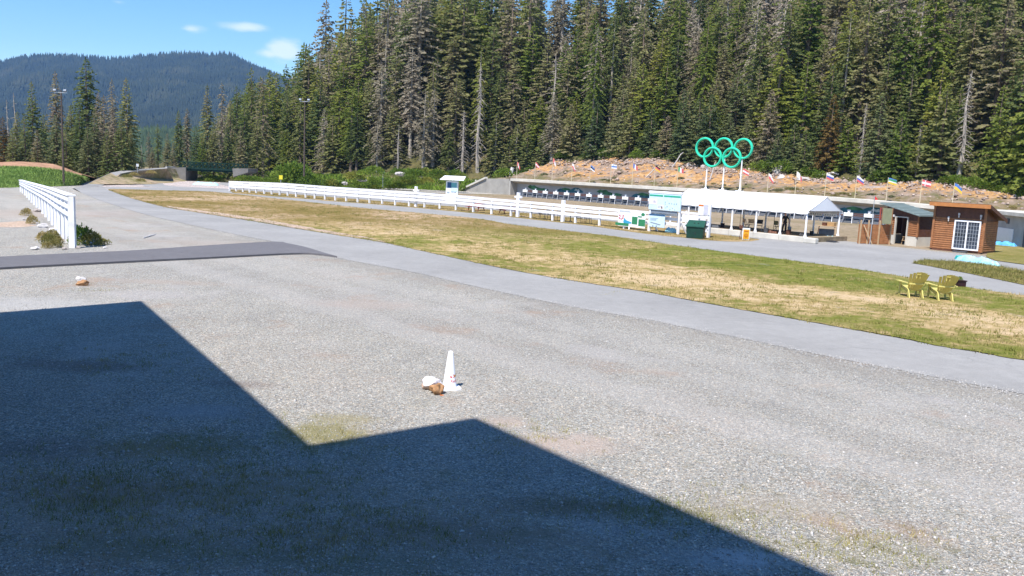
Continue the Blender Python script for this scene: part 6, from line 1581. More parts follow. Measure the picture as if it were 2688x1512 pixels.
m_ = MB(); bars(m_, .12, bw * .45, .9, 1.15, -.115, 3, rn, .7); m_.prism([(.15, -.117, .72), (bw * .4, -.117, .58), (bw * .42, -.117, .66), (.2, -.117, .8)], (0, .01, 0)); m_.box((bw * .15, -.117, .5), (.12, .01, .08)); m_.box((bw * .27, -.117, .5), (.12, .01, .1)); m_.build('picture', M['print_grey'], lp_)

# poster hung on the long fence
f0, f1 = at(1626, 599), at(1697, 607); fd = f1 - f0; fw_ = fd.length; frz = math.atan2(fd.y, fd.x)
fb = thing('fence_poster', 'white poster with green and red pictures leaning on the long fence', 'poster', f0 - M_ * .12, frz)
m_ = MB(); m_.box((fw_ / 2, -.1, .90), (fw_, .03, 1.35)); m_.build('panel', M['white2'], fb)
m_ = MB(); m_.box((fw_ * .16, -.12, .38), (fw_ * .5, .012, .22)); m_.box((fw_ * .88, -.12, .65), (fw_ * .24, .012, .55)); m_.box((fw_ * .62, -.12, .78), (fw_ * .2, .012, .62)); m_.build('green_picture', M['print_green'], fb)
m_ = MB()
for k in range(16): m_.box((fw_ * rn.uniform(.02, .2), -.12, rn.uniform(.6, 1.15)), (rn.uniform(.05, .14), .011, rn.uniform(.04, .12)))
m_.build('red_pattern', simple('crimson_print', (.50, .10, .14), .5), fb)
m_ = MB(); m_.prism([(fw_ * .24, -.125, .45), (fw_ * .5, -.125, .5), (fw_ * .5, -.125, .62), (fw_ * .3, -.125, .75), (fw_ * .24, -.125, .95), (fw_ * .2, -.125, .6)], (0, .01, 0)); m_.build('blue_picture', simple('sea_blue_print', (.04, .30, .50), .5), fb)
m_ = MB(); m_.prism([(fw_ * .86, -.125, 1.2), (fw_ * .96, -.125, 1.2), (fw_ * .98, -.125, 1.38), (fw_ * .9, -.125, 1.48), (fw_ * .84, -.125, 1.36)], (0, .01, 0)); m_.box((fw_ * .8, -.12, 1.12), (fw_ * .14, .01, .1)); m_.build('leaf_emblem', M['print_green'], fb)
m_ = MB(); bars(m_, fw_ * .04, fw_ * .6, 1.38, 1.52, -.12, 2, rn); m_.build('print', M['print_grey'], fb)
m_ = MB(); m_.box((fw_ * .2, 0, .12), (.1, .1, .24)); m_.bar((fw_ * .42, -.05, .25), (fw_ * .5, -.35, 0), .08, .08); m_.build('foot', M['white'], fb)

# gate post with notices at the end of the fence
g0 = at(1858, 624.5); nb_ = thing('notice_board', 'white notice board with orange-headed sheet behind the green bin', 'notice board', g0, RZ)
m_ = MB(); m_.box((0, 0, 1.25), (.16, .16, 2.5)); m_.build('post', M['white'], nb_)
m_ = MB(); m_.box((-.95, .05, 1.0), (.1, .1, 2.0)); m_.build('post', M['white'], nb_)
m_ = MB(); m_.box((-.52, -.10, 2.08), (.92, .03, .82)); m_.build('panel', M['white2'], nb_)
m_ = MB(); m_.box((-.75, -.12, 2.40), (.44, .012, .12)); m_.build('orange_header', M['signorange'], nb_)
m_ = MB(); m_.box((-.29, -.12, 2.40), (.44, .012, .12)); m_.box((-.29, -.118, 2.0), (.42, .008, .6)); m_.build('sheet', simple('lilac_sheet', (.50, .50, .60), .5), nb_)
m_ = MB(); bars(m_, -.93, -.58, 1.8, 2.28, -.122, 6, rn); m_.build('print', M['palepink'], nb_)
m_ = MB()
for z in (1.5, .95, .52): m_.box((-.55, -.06, z), (1.2, .05, .18))
m_.build('rail', M['white'], nb_)
m_ = MB()
for z in (1.7, 1.2, .9, .6): m_.box((0, -.09, z), (.08, .02, .1))
m_.build('sticker', M['print_grey'], nb_)
# short white gate to the left of the notice board, between board and bin
gt0, gt1 = at(1785, 606), at(1850, 613); gd = gt1 - gt0
gate = thing('white_gate', 'white three-rail gate between the map board and the notice board', 'gate', gt0, math.atan2(gd.y, gd.x))
for z in (1.55, 1.1, .6): m_ = MB(); m_.box((gd.length / 2, 0, z), (gd.length, .05, .17)); m_.build('rail', M['white'], gate)
for x in (.5, gd.length - .4): m_ = MB(); m_.box((x, .05, .85), (.1, .05, 1.7)); m_.build('stile', M['white'], gate)

# dark green refuse bin
bi = at(1824, 627); bn = thing('refuse_bin', 'dark green lidded refuse bin on the verge by the notice board', 'bin', bi + Vector((.1, .35, 0)), RZ + R(25))
m_ = MB(); m_.prism([(-.60, -.36, .03), (.60, -.36, .03), (.64, -.40, .86), (-.64, -.40, .86)], (0, .78, 0)); m_.build('body', M['bin'], bn, bevel=.02)
m_ = MB(); m_.add([(-.68, -.46, .86), (.68, -.46, .86), (.68, .46, .86), (-.68, .46, .86), (-.68, -.46, .93), (.68, -.46, .93), (.62, .30, 1.34), (-.62, .30, 1.34), (.62, .42, 1.30), (-.62, .42, 1.30)],
    [(0, 3, 2, 1), (0, 1, 5, 4), (4, 5, 6, 7), (7, 6, 8, 9), (9, 8, 2, 3), (1, 2, 8, 6, 5), (3, 0, 4, 7, 9)]); ld = m_.build('lid', simple('bin_lid_green', (.018, .075, .05), .45), bn)
m_ = MB(); m_.box((-.1, -.08, 1.14), (.1, .1, .05)); m_.box((.18, -.08, 1.14), (.1, .1, .05)); m_.build('vent', M['black'], ld)
m_ = MB(); m_.box((.74, .1, .92), (.16, .1, .12)); m_.box((-.74, .1, .92), (.16, .1, .12)); m_.build('handle', M['black'], bn)
m_ = MB(); m_.box((.05, -.405, .42), (.06, .02, .16)); m_.build('latch', M['black'], bn)

# yellow A-frame sign and dark easel behind it
ap = at(1957, 630.5); af = thing('sandwich_board', 'yellow A-frame sign with white rim on the tip of the verge', 'sign', ap, yaw_to_cam(ap, R(4)))
for s_ in (-1, 1):
    m_ = MB(); tl = Matrix.Rotation(R(s_ * -12), 3, 'X'); m_.box((0, s_ * .12, .45), (.52, .03, .90), 0, tl); pn = m_.build('board', M['white2'], af)
    if s_ == -1:
        m_ = MB(); m_.box((0, -.142, .45), (.42, .012, .72), 0, tl); m_.build('face', M['signyellow'], pn)
        m_ = MB(); n = 20
        for k in range(n):
            a0, a1 = 2 * math.pi * k / n, 2 * math.pi * (k + 1) / n
            pts = [tl @ Vector((rr_ * math.cos(a), 0, rr_ * math.sin(a) - .10)) + Vector((0, -.155, .45)) for rr_, a in ((.10, a0), (.10, a1), (.14, a1), (.14, a0))]
            m_.add(pts, [(0, 1, 2, 3)])
        m_.box(tl @ Vector((0, 0, -.12)) + Vector((0, -.156, .45)), (.15, .008, .045), 0, tl); m_.box(tl @ Vector((0, 0, .24)) + Vector((0, -.156, .45)), (.30, .008, .07), 0, tl); m_.build('emblem', M['signorange'], pn)
ep = at(1941, 628.5); es = thing('easel', 'dark brown leaning easel left of the yellow A-frame sign', 'easel', ep, yaw_to_cam(ep, 0))
m_ = MB(); m_.bar((-.02, 0, 0), (.12, .12, 1.1), .05, .05); m_.build('leg', M['wood_dark'], es)
m_ = MB(); m_.bar((.28, .1, 0), (.14, .12, 1.1), .05, .05); m_.build('leg', M['wood_dark'], es)
m_ = MB(); m_.bar((.12, .6, 0), (.13, .14, 1.05), .04, .04); m_.build('leg', M['wood_dark'], es)
m_ = MB(); m_.prism([(-.08, 0, .85), (.16, 0, .8), (.2, 0, 1.0), (.05, 0, 1.05), (-.06, 0, 1.16), (-.1, 0, 1.0)], (0, .04, 0)); m_.build('head_board', M['wood_dark'], es)

# tarps and bags
def tarp(name, p, L, Wd, Hh, rz, mat, label, seed):
    r_ = random.Random(seed); nx, ny = 28, 12; V = []; F = []
    for i in range(nx + 1):
        for j in range(ny + 1):
            a, c = i / nx, j / ny; e = min(1, a * 9, (1 - a) * 9) ** .6 * math.sin(math.pi * c) ** .45
            z = Hh * e * (.85 + .45 * mnoise.noise(Vector((a * L * 2.2, c * 2, seed))) + .2 * mnoise.noise(Vector((a * L * 6, c * 5, seed)))) if 0 < i < nx and 0 < j < ny else 0
            V.append(((a - .5) * L * (1 + .03 * math.sin(c * 9)), (c - .5) * Wd + .08 * mnoise.noise(Vector((a * 5, c, seed + 3))), z + .01))
    F = [(i * (ny + 1) + j, (i + 1) * (ny + 1) + j, (i + 1) * (ny + 1) + j + 1, i * (ny + 1) + j + 1) for i in range(nx) for j in range(ny)]
    o = mesh_obj(name, V, F, mat, smooth=True); o.location = p; o.rotation_euler.z = rz; return tag(o, label, 'tarp')
a, b_ = at(2520, 683), at(2614, 699); mid2 = (a + b_) / 2; tarp('tarp', mid2, (b_ - a).length + .1, .6, .40, math.atan2((b_ - a).y, (b_ - a).x), M['cyan'], 'long pale cyan tarp roll lying before the log cabin', 3)
m_ = MB(); q = at(2519, 682); o = tarp('bag', q + Vector((.05, .1, 0)), .45, .5, .34, 0, simple('teal_bag', (.03, .40, .38), .5), 'teal end bag at the left end of the long tarp roll', 8); o['category'] = 'bag'
tarp('tarp', at(1762, 611), .85, .7, .42, RZ, M['cyan'], 'small cyan tarp heap under the large map board', 5)
tarp('tarp', at(2635, 645), 1.9, .6, .35, RZ, M['blue'], 'bright blue tarp by the white panel at the right edge', 6)
a, b_ = at(512, 484), at(569, 487); tarp('tarp', (a + b_) / 2, (b_ - a).length, 1.2, .45, 0.1, M['cyan'], 'line of cyan sheeting on the ground before the footbridge', 7)

# light poles
def light_pole(u, v, vt_, y, label, side_=1):
    p = PY(u, v, y); p.z = TXY(p.x, p.y) - .2 if u > 400 else 0.3; top = PY(u, vt_, y).z
    r_ = thing('light_pole', label, 'light pole', p, 0)
    h = top - p.z; m_ = MB(); m_.tube((0, 0, -.4), (0, 0, h), .14, .08, 10); m_.build('pole', M['pole'], r_)
    m_ = MB(); m_.box((0, -.05, h - .25), (1.5, .08, .08)); m_.build('cross_arm', M['steel'], r_)
    for x in (-.62, .62): m_ = MB(); m_.box((x, -.25, h), (.34, .24, .22), 0, Matrix.Rotation(R(-25), 3, 'X')); m_.build('floodlight', M['print_grey'], r_)
light_pole(167, 465, 238, 103, 'slender dark light pole standing on the green bank', 1)
light_pole(798, 482, 262, 128, 'dark wooden light pole before the forest edge behind the long fence')

# signs and boulders in the rough beyond the fence
def post_sign(u, v, vt_, y, wpx, mat, label, z=0.0):
    p = PY(u, v, y); p.z = z; k = y / FPX; zt = PY(u, vt_, y).z - z
    r_ = thing('post_sign', label, 'sign', p, yaw_to_cam(p, R(10))); m_ = MB(); m_.box((0, 0.03, zt / 2), (.08, .06, zt)); m_.build('post', M['steel'], r_)
    m_ = MB(); m_.box((0, -.03, zt - wpx * k * .6), (wpx * k, .05, wpx * k * 1.2)); m_.build('sign_panel', mat, r_)
post_sign(737, 478, 460, 126, 9, M['yellowbright'], 'small yellow sign beside the tall bush at the forest edge', .5)
post_sign(1005, 478, 448, 140, 8, simple('pale_green_sign', (.35, .62, .48), .5), 'small pale green sign in the shrubs behind the fence', .6)
post_sign(361, 449, 430, 124, 6, M['white2'], 'small white sign at the ramp up to the bridge', 1.6)
for i, (u, v, y, sz, lab, mt_) in enumerate([(1050, 487, 135, (.8, .5, .42), 'rounded pale boulder in the shrubs behind the fence', 'rock_pale'), (952, 476, 142, (.9, .45, .28), 'broad flat grey boulder at the forest foot', 'rock_pale'), (905, 474, 142, (.55, .4, .3), 'small yellowish boulder left of the broad flat one', 'rock_pale'), (1105, 489, 135, (.45, .35, .3), 'small pale boulder between two bare trunks', 'rock_pale')]):
    p = PY(u, v, y); p.z = max(0, TXY(p.x, p.y)) - .1; rock('boulder', p, sz, M['boulder'], lab, 50 + i)
def on_bank(u, v, d): 
    p = RP(u, v, SD(0, d), W_); s_ = to_sd(p)[0]; return on_hill(s_, d)
for i, (u, d, sz, lab) in enumerate([(2023, 13, (1.6, 1.0, 1.5), 'large pale boulder on the crest right of the rings'), (2030, 10.5, (1.2, .8, .9), 'pale rock slab just below the large pale boulder'), (1786, 12.5, (.8, .6, .6), 'white rock at the crest left of the rings'), (1822, 12.6, (.7, .6, .6), 'white rock at the crest below the left ring'), (1270, 9, (1.1, .8, .8), 'pale rock at the foot of the stump, above the wing wall'), (2090, 11, (1.6, 1.0, .8), 'brown-grey rock slab above the canopy ridge')]):
    rock('boulder', on_bank(u, 430, d) - Vector((0, 0, sz[2] * .25)), tuple(q * .62 for q in sz), M['boulder'], lab, 70 + i)
p = on_bank(1338, 420, 9); sp_ = MB(); sp_.path([(0, 0, -.4), (.05, 0, 1.2), (.3, 0, 2.4)], [.45, .38, .36], 9); o = sp_.build('tree_stump', M['rock_pale'], None); o.location = p; tag(o, 'pale broken tree stump at the left end of the rocky bank', 'stump')
for i, (u, d, l, az, r0_, lab) in enumerate([(1382, 13.4, 4, .2, .25, 'pale fallen log at the crest above the wing wall'), (1672, 4.5, 3.2, .7, .10, 'pale crooked branch lying low on the bank between flags'), (1742, 11, 3.2, .9, .12, 'pale dead branch above the black, red and gold flag'), (2120, 13.6, 3.6, .1, .22, 'white log among bushes right of the rings'), (1842, 6, 3.0, 1.3, .10, 'upright pale stick beside the left ring post')]):
    p = on_bank(u, 430, d); m_ = MB(); d_ = W_ * math.cos(az) * l + Vector((0, 0, math.sin(az) * l)); m_.path([Vector((0, 0, .15)), d_ * .4 + Vector((0, 0, .1)), d_ * .75 + Vector((0, 0, .3)), d_], [r0_, r0_ * .9, r0_ * .7, r0_ * .4], 7); o = m_.build('log', M['rock_pale'], None); o.location = p; tag(o, lab, 'log')
# rubble scattered on the bank (uncountable)
def stones(name, pts, sizes, mat, label, seed):
    rng = np.random.default_rng(seed); N_ = len(pts); P = np.array([tuple(p) for p in pts]); S = np.array(sizes)
    base = np.array([(1, 0, 0), (-1, 0, 0), (0, 1, 0), (0, -1, 0), (0, 0, 1), (0, 0, -1), (.65, .65, .4), (-.65, .6, .45)], float); tri = np.array([(0, 6, 4), (6, 2, 4), (2, 7, 4), (7, 1, 4), (1, 3, 4), (3, 0, 4), (0, 2, 6), (2, 1, 7), (0, 3, 5), (3, 1, 5), (1, 2, 5), (2, 0, 5)])
    V = base[None] * rng.uniform(.6, 1.25, (N_, 8, 3)); a = rng.random(N_) * 6.28; c, s = np.cos(a), np.sin(a)
    X = V[..., 0] * c[:, None] - V[..., 1] * s[:, None]; Yy = V[..., 0] * s[:, None] + V[..., 1] * c[:, None]
    V = np.stack([X, Yy, V[..., 2] * .7], -1) * S[:, None, None] + P[:, None, :]
    F = tri[None] + (np.arange(N_) * 8)[:, None, None]; return tag(np_obj(name, V.reshape(-1, 3), F.reshape(-1, 3), mat), label, None, None, 'stuff')
mst, t, b = mk('mixed_rubble'); n1 = tnoise(t, geo(t), 1.7, 4, .8); t.links.new(ramp(t, n1.outputs['Fac'], [(.34, (.16, .125, .11)), (.46, (.29, .22, .19)), (.57, (.42, .32, .25)), (.68, (.58, .52, .50))]), b.inputs['Base Color']); b.inputs['Roughness'].default_value = .95
r = random.Random(3); pts = []; szs = []
for _ in range(3000):
    s_ = r.uniform(S0 - 12, 95); d = min(13.5, max(.4, r.gauss(11.8, 1.0) if r.random() < .72 else r.uniform(2, 12))); pts.append(on_hill(s_, d) + Vector((0, 0, .1))); szs.append(abs(r.gauss(.10, .11)) + .05)
stones('rubble', pts, szs, mst, 'loose rocks and debris strewn over the rocky bank', 4)
# small stones of the gravel lot, thickest near the camera
mgs, t, b = mk('gravel_stones'); n1 = tnoise(t, geo(t), 23, 2, .6); n2 = tnoise(t, geo(t), 9, 3, .7)
c = ramp(t, n1.outputs['Fac'], [(.32, (.15, .15, .155)), (.45, (.32, .31, .30)), (.56, (.48, .46, .44)), (.66, (.74, .73, .72))]); c = mix(t, .35, c, ramp(t, n2.outputs['Fac'], [(.38, (.30, .33, .36)), (.6, (.46, .40, .34))])); t.links.new(c, b.inputs['Base Color']); b.inputs['Roughness'].default_value = .9
r = random.Random(6); pts = []; szs = []
while len(pts) < 42000:
    y = 7.5 + 27 * r.random() ** 1.4; x = y * r.uniform(-.66, .68)
    u, v = PX((x, y, 0))
    lim = interp(u, [q[0] for q in near_bot], [q[1] for q in near_bot]) if u > 860 else 690
    if v < lim + 4 or v > 1560: continue
    if mnoise.noise(Vector((x * .5, y * .5, 7))) + r.uniform(-.5, .5) < -.15: continue
    pts.append((x, y, .002)); szs.append(r.uniform(.006, .017) * (1 + (r.random() < .08) * r.uniform(.5, 1.5)))
for _ in range(6500):      # stones kicked onto the edge of the near track
    i = r.randint(4, len(near_bot) - 3); q = G(*near_bot[i]).lerp(G(*near_bot[i + 1]), r.random()); o_ = r.gauss(-.12, .22)
    pts.append((q.x + TN[0] * o_, q.y + TN[1] * o_, .013)); szs.append(r.uniform(.007, .022))
stones('gravel_stones', pts, szs, mgs, 'loose crushed stones on the gravel lot', 5)
# plants, rocks at the near fence
for (u, v, sz, hs, mt_) in ((214, 642, .66, 1.6, 'leaf_bush'), (243, 644, .62, 1.25, 'leaf_weed'), (270, 642, .4, .9, 'leaf_weed')):
    bush(at(u, v), sz, 'leafy green shrub at the foot of the near fence end, spilling right' if sz > .64 else ('smaller yellow-green shrub against the larger one by the near fence' if sz > .6 else 'low brown weed right of the shrubs by the near fence'), None, mt_, hs=hs)
for i, (u, v, sz) in enumerate(((128, 642, .42), (146, 650, .34), (112, 632, .36), (84, 588, .4), (70, 566, .4), (138, 630, .4), (150, 640, .3), (122, 652, .25))):
    bush(at(u, v), sz, 'yellow-green weed clump left of the near fence', 'weed clumps along the near fence', 'leaf_weed', 'weed_bush', hs=1.5)
for i, (u, v, sz) in enumerate(((115, 598, .35), (98, 556, .3), (155, 648, .18), (172, 655, .16), (92, 655, .2), (205, 652, .16), (135, 607, .25), (63, 578, .12), (275, 652, .12))):
    o = rock('stone', at(u, v), (sz, sz * .7, sz * .45), M['rock_grey'] if i % 2 else M['rock_pale'], 'stone lying along the foot of the near fence', 90 + i, 2); o['group'] = 'stones along the near fence'
m_ = MB(); pa, pb = at(376, 626), at(410, 616); m_.path([pa + Vector((0, 0, .03)) - pa, (pb - pa) * .5 + Vector((0, .05, .04)), pb - pa + Vector((0, 0, .03))], [.03, .035, .015], 6); o = m_.build('stick', M['rock_pale'], None); o.location = pa; tag(o, 'pale bare stick lying on the gravel above the paved strip', 'stick')

# white pedestals among the fence rails
for (u, v, vt_, lab) in ((1081, 543, 489, 'white cross-shaped pedestal on the long fence, left of the kiosk'), (1348, 570, 505, 'white cross-shaped pedestal on the long fence, right of the kiosk'), (1466, 583, 525, 'short white box pedestal behind the long fence')):
    p = at(u, v) + M_ * .5; r_ = thing('pedestal', lab, 'pedestal', p, RZ); zt = PY(u, vt_, p.y).z
    m_ = MB(); m_.box((0, 0, zt / 2), (.32, .22, zt)); m_.build('column', M['white'], r_, bevel=.02)
    if vt_ < 520: m_ = MB(); m_.box((0, 0, zt - .42), (.95, .2, .16)); m_.build('cross_arm', M['white'], r_, bevel=.02)

# picnic tables
def picnic(p, rz, mat, label, sc_=1.0):
    r_ = thing('picnic_table', label, 'picnic table', p, rz)
    m_ = MB()
    for k in range(5): m_.box((0, -.3 + .15 * k, .74), (1.8, .135, .04))
    m_.build('table_top', mat, r_)
    for sy in (-1, 1):
        m_ = MB(); m_.box((0, sy * .72, .44), (1.8, .26, .04)); m_.build('bench', mat, r_)
    for sx_ in (-.6, .6):
        for sy in (-1, 1): m_ = MB(); m_.bar((sx_, sy * .25, .72), (sx_, sy * .68, 0), .05, .1); m_.build('leg', mat, r_)
        m_ = MB(); m_.box((sx_ + .05, 0, .40), (.045, 1.6, .09)); m_.build('crossbeam', mat, r_)
    return r_
picnic(at(1238, 553) + M_ * .6, RZ + R(20), M['wood_red'], 'dark red picnic table seen under the fence rails, left one')
picnic(at(1316, 562) + M_ * .8, RZ + R(75), simple('dark_red_paint', (.13, .035, .035), .6), 'dark brown-red picnic table seen end-on behind the fence')
picnic(at(1372, 562) + M_ * 2.4, RZ + R(10), M['wood_raw'], 'pale brown picnic table behind the fence, right of the red ones')
# patio chairs
def patio():
    r_ = thing('patio_chair', '', 'chair', (0, 0, 0), 0, 'grey patio chairs behind the long fence'); mt_ = M['darkgrey']
    m_ = MB(); m_.box((0, 0, .45), (.5, .48, .03)); m_.build('seat', mt_, r_)
    m_ = MB()
    for x in (-.23, .23): m_.bar((x, .22, .45), (x, .34, .92), .03, .03)
    for z in (.6, .7, .8, .9): m_.box((0, .22 + (z - .45) * .25, z), (.46, .02, .05))
    m_.build('backrest', mt_, r_)
    for sx_ in (-.24, .24):
        m_ = MB(); m_.box((sx_, 0, .66), (.05, .48, .03)); m_.bar((sx_, -.22, .66), (sx_, -.22, .45), .03, .03); m_.build('armrest', mt_, r_)
        for y in (-.22, .22): m_ = MB(); m_.bar((sx_, y, .45), (sx_ * 1.1, y * 1.15, 0), .03, .03); m_.build('leg', mt_, r_)
    return r_
c0 = None
for i, (u, v, a_, lab) in enumerate(((1413, 575, 10, 'first grey patio chair right of the picnic tables'), (1436, 577, 120, 'dark patio chair, second from the picnic tables'), (1462, 580, 30, 'third grey patio chair, below the white box pedestal'), (1508, 586, 160, 'fourth grey patio chair behind the fence'), (1532, 587, 15, 'grey patio chair nearest the fence poster'))):
    p = at(u, v) + M_ * .5
    if c0 is None: c0 = patio(); c0.location = p; c0.rotation_euler.z = R(a_); c0['label'] = lab
    else: dup(c0, p, R(a_), label=lab)
p = at(1484, 584) + M_ * .6; rt = thing('patio_table', 'small round dark patio table between the patio chairs', 'table', p)
m_ = MB(); m_.lathe([(.001, .70), (.42, .70), (.42, .73), (.001, .73)], 20); m_.build('table_top', M['darkgrey'], rt)
m_ = MB(); m_.tube((0, 0, .1), (0, 0, .7), .04, .04, 8); m_.build('column', M['darkgrey'], rt)
for k in range(4): m_ = MB(); a_ = k * math.pi / 2; m_.bar((0, 0, .15), (.35 * math.cos(a_), .35 * math.sin(a_), 0), .04, .04); m_.build('leg', M['darkgrey'], rt)

# ---------------------------------------------------------------- under the canopy
def deckp(u, v, z=.38): p = G(u, v, z); return p
def fold_chair(p, rz, label, mat):
    r_ = thing('folding_chair', label, 'chair', p, rz, None)
    m_ = MB(); m_.box((0, 0, .44), (.46, .42, .03)); m_.build('seat', mat, r_)
    m_ = MB(); m_.box((0, .22, .74), (.46, .03, .34)); m_.build('backrest', mat, r_)
    for sx_ in (-1, 1):
        m_ = MB(); m_.bar((sx_ * .23, .24, .92), (sx_ * .23, -.22, 0), .03, .03); m_.build('leg', M['steel'], r_)
        m_ = MB(); m_.bar((sx_ * .22, -.2, .46), (sx_ * .22, .25, 0), .03, .03); m_.build('leg', M['steel'], r_)
fold_chair(deckp(1958, 603), RZ + 2.6, 'pale folding chair under the canopy behind the A-frame sign', M['wood_raw'])
fold_chair(deckp(1972, 604), RZ + 3.4, 'second pale folding chair beside the canopy post', M['wood_raw'])
fold_chair(deckp(1992, 606), RZ + .4, 'black folding chair under the canopy, left of the person', M['black'])
fold_chair(deckp(2040, 609), RZ + 2.9, 'olive folding chair behind the middle canopy post', simple('olive_cloth', (.17, .16, .08), .8))
def bucket(p, h, r0_, mat, label):
    r_ = thing('bucket', label, 'bucket', p); m_ = MB(); m_.lathe([(.001, 0), (r0_ * .8, 0), (r0_, h), (r0_ * .93, h), (r0_ * .74, .03), (.001, .03)], 14); m_.build('body', mat, r_)
    m_ = MB(); m_.path([(r0_ * math.cos(a_), 0, h + r0_ * .9 * math.sin(a_)) for a_ in [math.pi * k / 8 for k in range(9)]], .008, 5); m_.build('handle', M['black'], r_); return r_
bucket(deckp(1896, 597), .36, .19, simple('dark_brown_plastic', (.05, .03, .03), .5), 'dark brown bucket at the kerb near the thin canopy pole')
bucket(deckp(2010, 611), .38, .2, M['darkgrey'], 'grey bucket left of the person under the canopy')
bucket(deckp(2069, 616), .38, .2, M['wood_dark'], 'dark brown tub at the feet of the person')
bucket(deckp(2130, 617), .32, .16, M['black'], 'black pail behind the rough stone block')
for i, (u, v, l, mt_, lab) in enumerate(((2028, 612, .9, 'wood_dark', 'dark red bag lying on the deck left of the person'), (1872, 597, 1.3, 'darkgrey', 'dark rifle mat heap at the left canopy kerb'), (2107, 620, .5, 'black', 'black bag against the right front canopy post'))):
    o = tarp('kit_bag', deckp(u, v), l, .45, .26, RZ, M[mt_], lab, 20 + i); o['category'] = 'bag'
for i, (x, y) in enumerate(((-1.9, 3.2), (-4.6, 3.0), (-7.9, 3.1))):
    p = P1 + W_ * x + M_ * y; p.z = .38; r_ = thing('scope_stand', ['thin black scope stand right of the person', 'thin black scope stand left of the person', 'thin black scope stand above the brown bucket'][i], 'stand', p)
    m_ = MB(); m_.tube((0, 0, 0), (0, 0, 1.75), .02, .015, 6); m_.build('pole', M['black'], r_)
    m_ = MB(); m_.tube((0, 0, 0), (0, 0, .05), .22, .2, 12); m_.build('base', M['black'], r_)
# work table right of the canopy with boxes
wt_p = deckp(2168, 625, 0.0); wt_ = thing('work_table', 'raw timber work table with trestle legs right of the canopy', 'table', wt_p, RZ + R(30))
m_ = MB(); m_.box((0, 0, 1.0), (1.5, .6, .05)); m_.build('table_top', M['wood_raw'], wt_)
for sx_ in (-1, 1):
    for sy in (-1, 1): m_ = MB(); m_.bar((sx_ * .6, sy * .2, .98), (sx_ * .72, sy * .28, 0), .06, .09); m_.build('leg', M['wood_dark'] if sx_ < 0 else M['wood_raw'], wt_)
m_ = MB(); m_.box((0, .2, .45), (1.2, .03, .6)); m_.build('back_board', M['print_grey'], wt_)
o = MB(); o.box((0, 0, .15), (.6, .4, .30)); o = o.build('cardboard_box', simple('cardboard', (.45, .28, .13), .8), None, bevel=.01); o.location = Lc(wt_, .35, 0, 1.027); o.rotation_euler.z = RZ; tag(o, 'tan cardboard box on the timber work table', 'box')
o = MB(); o.box((0, 0, .13), (.32, .3, .26)); o = o.build('tool_box', M['wood_dark'], None, bevel=.02); o.location = Lc(wt_, -.2, 0, 1.027); o.rotation_euler.z = RZ; tag(o, 'dark box beside the cardboard box on the work table', 'box')
tarp('mat', at(2165, 634), 2.0, .9, .12, RZ, M['black'], 'black mat on the asphalt under the work table', 31)
o = tarp('bag', at(2176, 632) + Vector((0, 0, .06)), .75, .5, .34, RZ, M['cyan'], 'cyan bag lying on the black mat under the work table', 32); o['category'] = 'bag'

# ---------------------------------------------------------------- person with a bucket, standing under the canopy, seen from behind-left
pf = deckp(2058, 614.5); PH = 1.66
per = thing('person', 'person in black shirt and dark trousers carrying a grey bucket under the canopy', 'person', pf, yaw_to_cam(pf, R(20)))
# local frame: the person faces +y (away), a step with the left leg; joints in metres
J = {'pelvis': (0, 0, .88), 'waist': (0, .01, 1.02), 'chest': (0, .02, 1.22), 'neck': (0, .02, 1.41), 'head0': (0, .035, 1.47), 'head': (0, .05, 1.55), 'head2': (0, .05, 1.62),
     'hipL': (-.085, 0, .85), 'kneeL': (-.13, .08, .47), 'ankL': (-.17, -.06, .09), 'toeL': (-.18, .10, .035), 'heelL': (-.17, -.09, .04),
     'hipR': (.085, 0, .85), 'kneeR': (.10, .05, .46), 'ankR': (.11, .12, .09), 'toeR': (.12, .28, .035), 'heelR': (.11, .09, .04),
     'shL': (-.17, .02, 1.36), 'elL': (-.24, .06, 1.10), 'wrL': (-.16, .22, .98), 'palmL': (-.13, .27, .97),
     'shR': (.17, .02, 1.36), 'elR': (.30, .03, 1.12), 'wrR': (.39, .06, .87), 'palmR': (.41, .07, .80)}
RD = {'pelvis': .125, 'waist': .115, 'chest': .135, 'neck': .052, 'head0': .07, 'head': .088, 'head2': .07, 'hipL': .085, 'hipR': .085, 'kneeL': .055, 'kneeR': .055, 'ankL': .036, 'ankR': .036, 'toeL': .032, 'toeR': .032, 'heelL': .034, 'heelR': .034, 'shL': .056, 'shR': .056, 'elL': .040, 'elR': .040, 'wrL': .026, 'wrR': .026, 'palmL': .034, 'palmR': .034}
E = [('pelvis', 'waist'), ('waist', 'chest'), ('chest', 'neck'), ('neck', 'head0'), ('head0', 'head'), ('head', 'head2'), ('pelvis', 'hipL'), ('hipL', 'kneeL'), ('kneeL', 'ankL'), ('ankL', 'toeL'), ('ankL', 'heelL'), ('pelvis', 'hipR'), ('hipR', 'kneeR'), ('kneeR', 'ankR'), ('ankR', 'toeR'), ('ankR', 'heelR'), ('chest', 'shL'), ('shL', 'elL'), ('elL', 'wrL'), ('wrL', 'palmL'), ('chest', 'shR'), ('shR', 'elR'), ('elR', 'wrR'), ('wrR', 'palmR')]
names = list(J); ix = {n: i for i, n in enumerate(names)}; jv = [J[n] for n in names]; je = [(ix[a], ix[b]) for a, b in E]; jr = [RD[n] for n in names]
def finger(root, dirv, curl, l):
    a = ix[root]; p = Vector(jv[a]); d = Vector(dirv).normalized(); prev = a
    for k, f_ in enumerate((.5, .3, .2)):
        p = p + d * l * f_; d = (d + Vector(curl) * .55).normalized(); jv.append(tuple(p)); jr.append(.0095 - .001 * k); je.append((prev, len(jv) - 1)); prev = len(jv) - 1
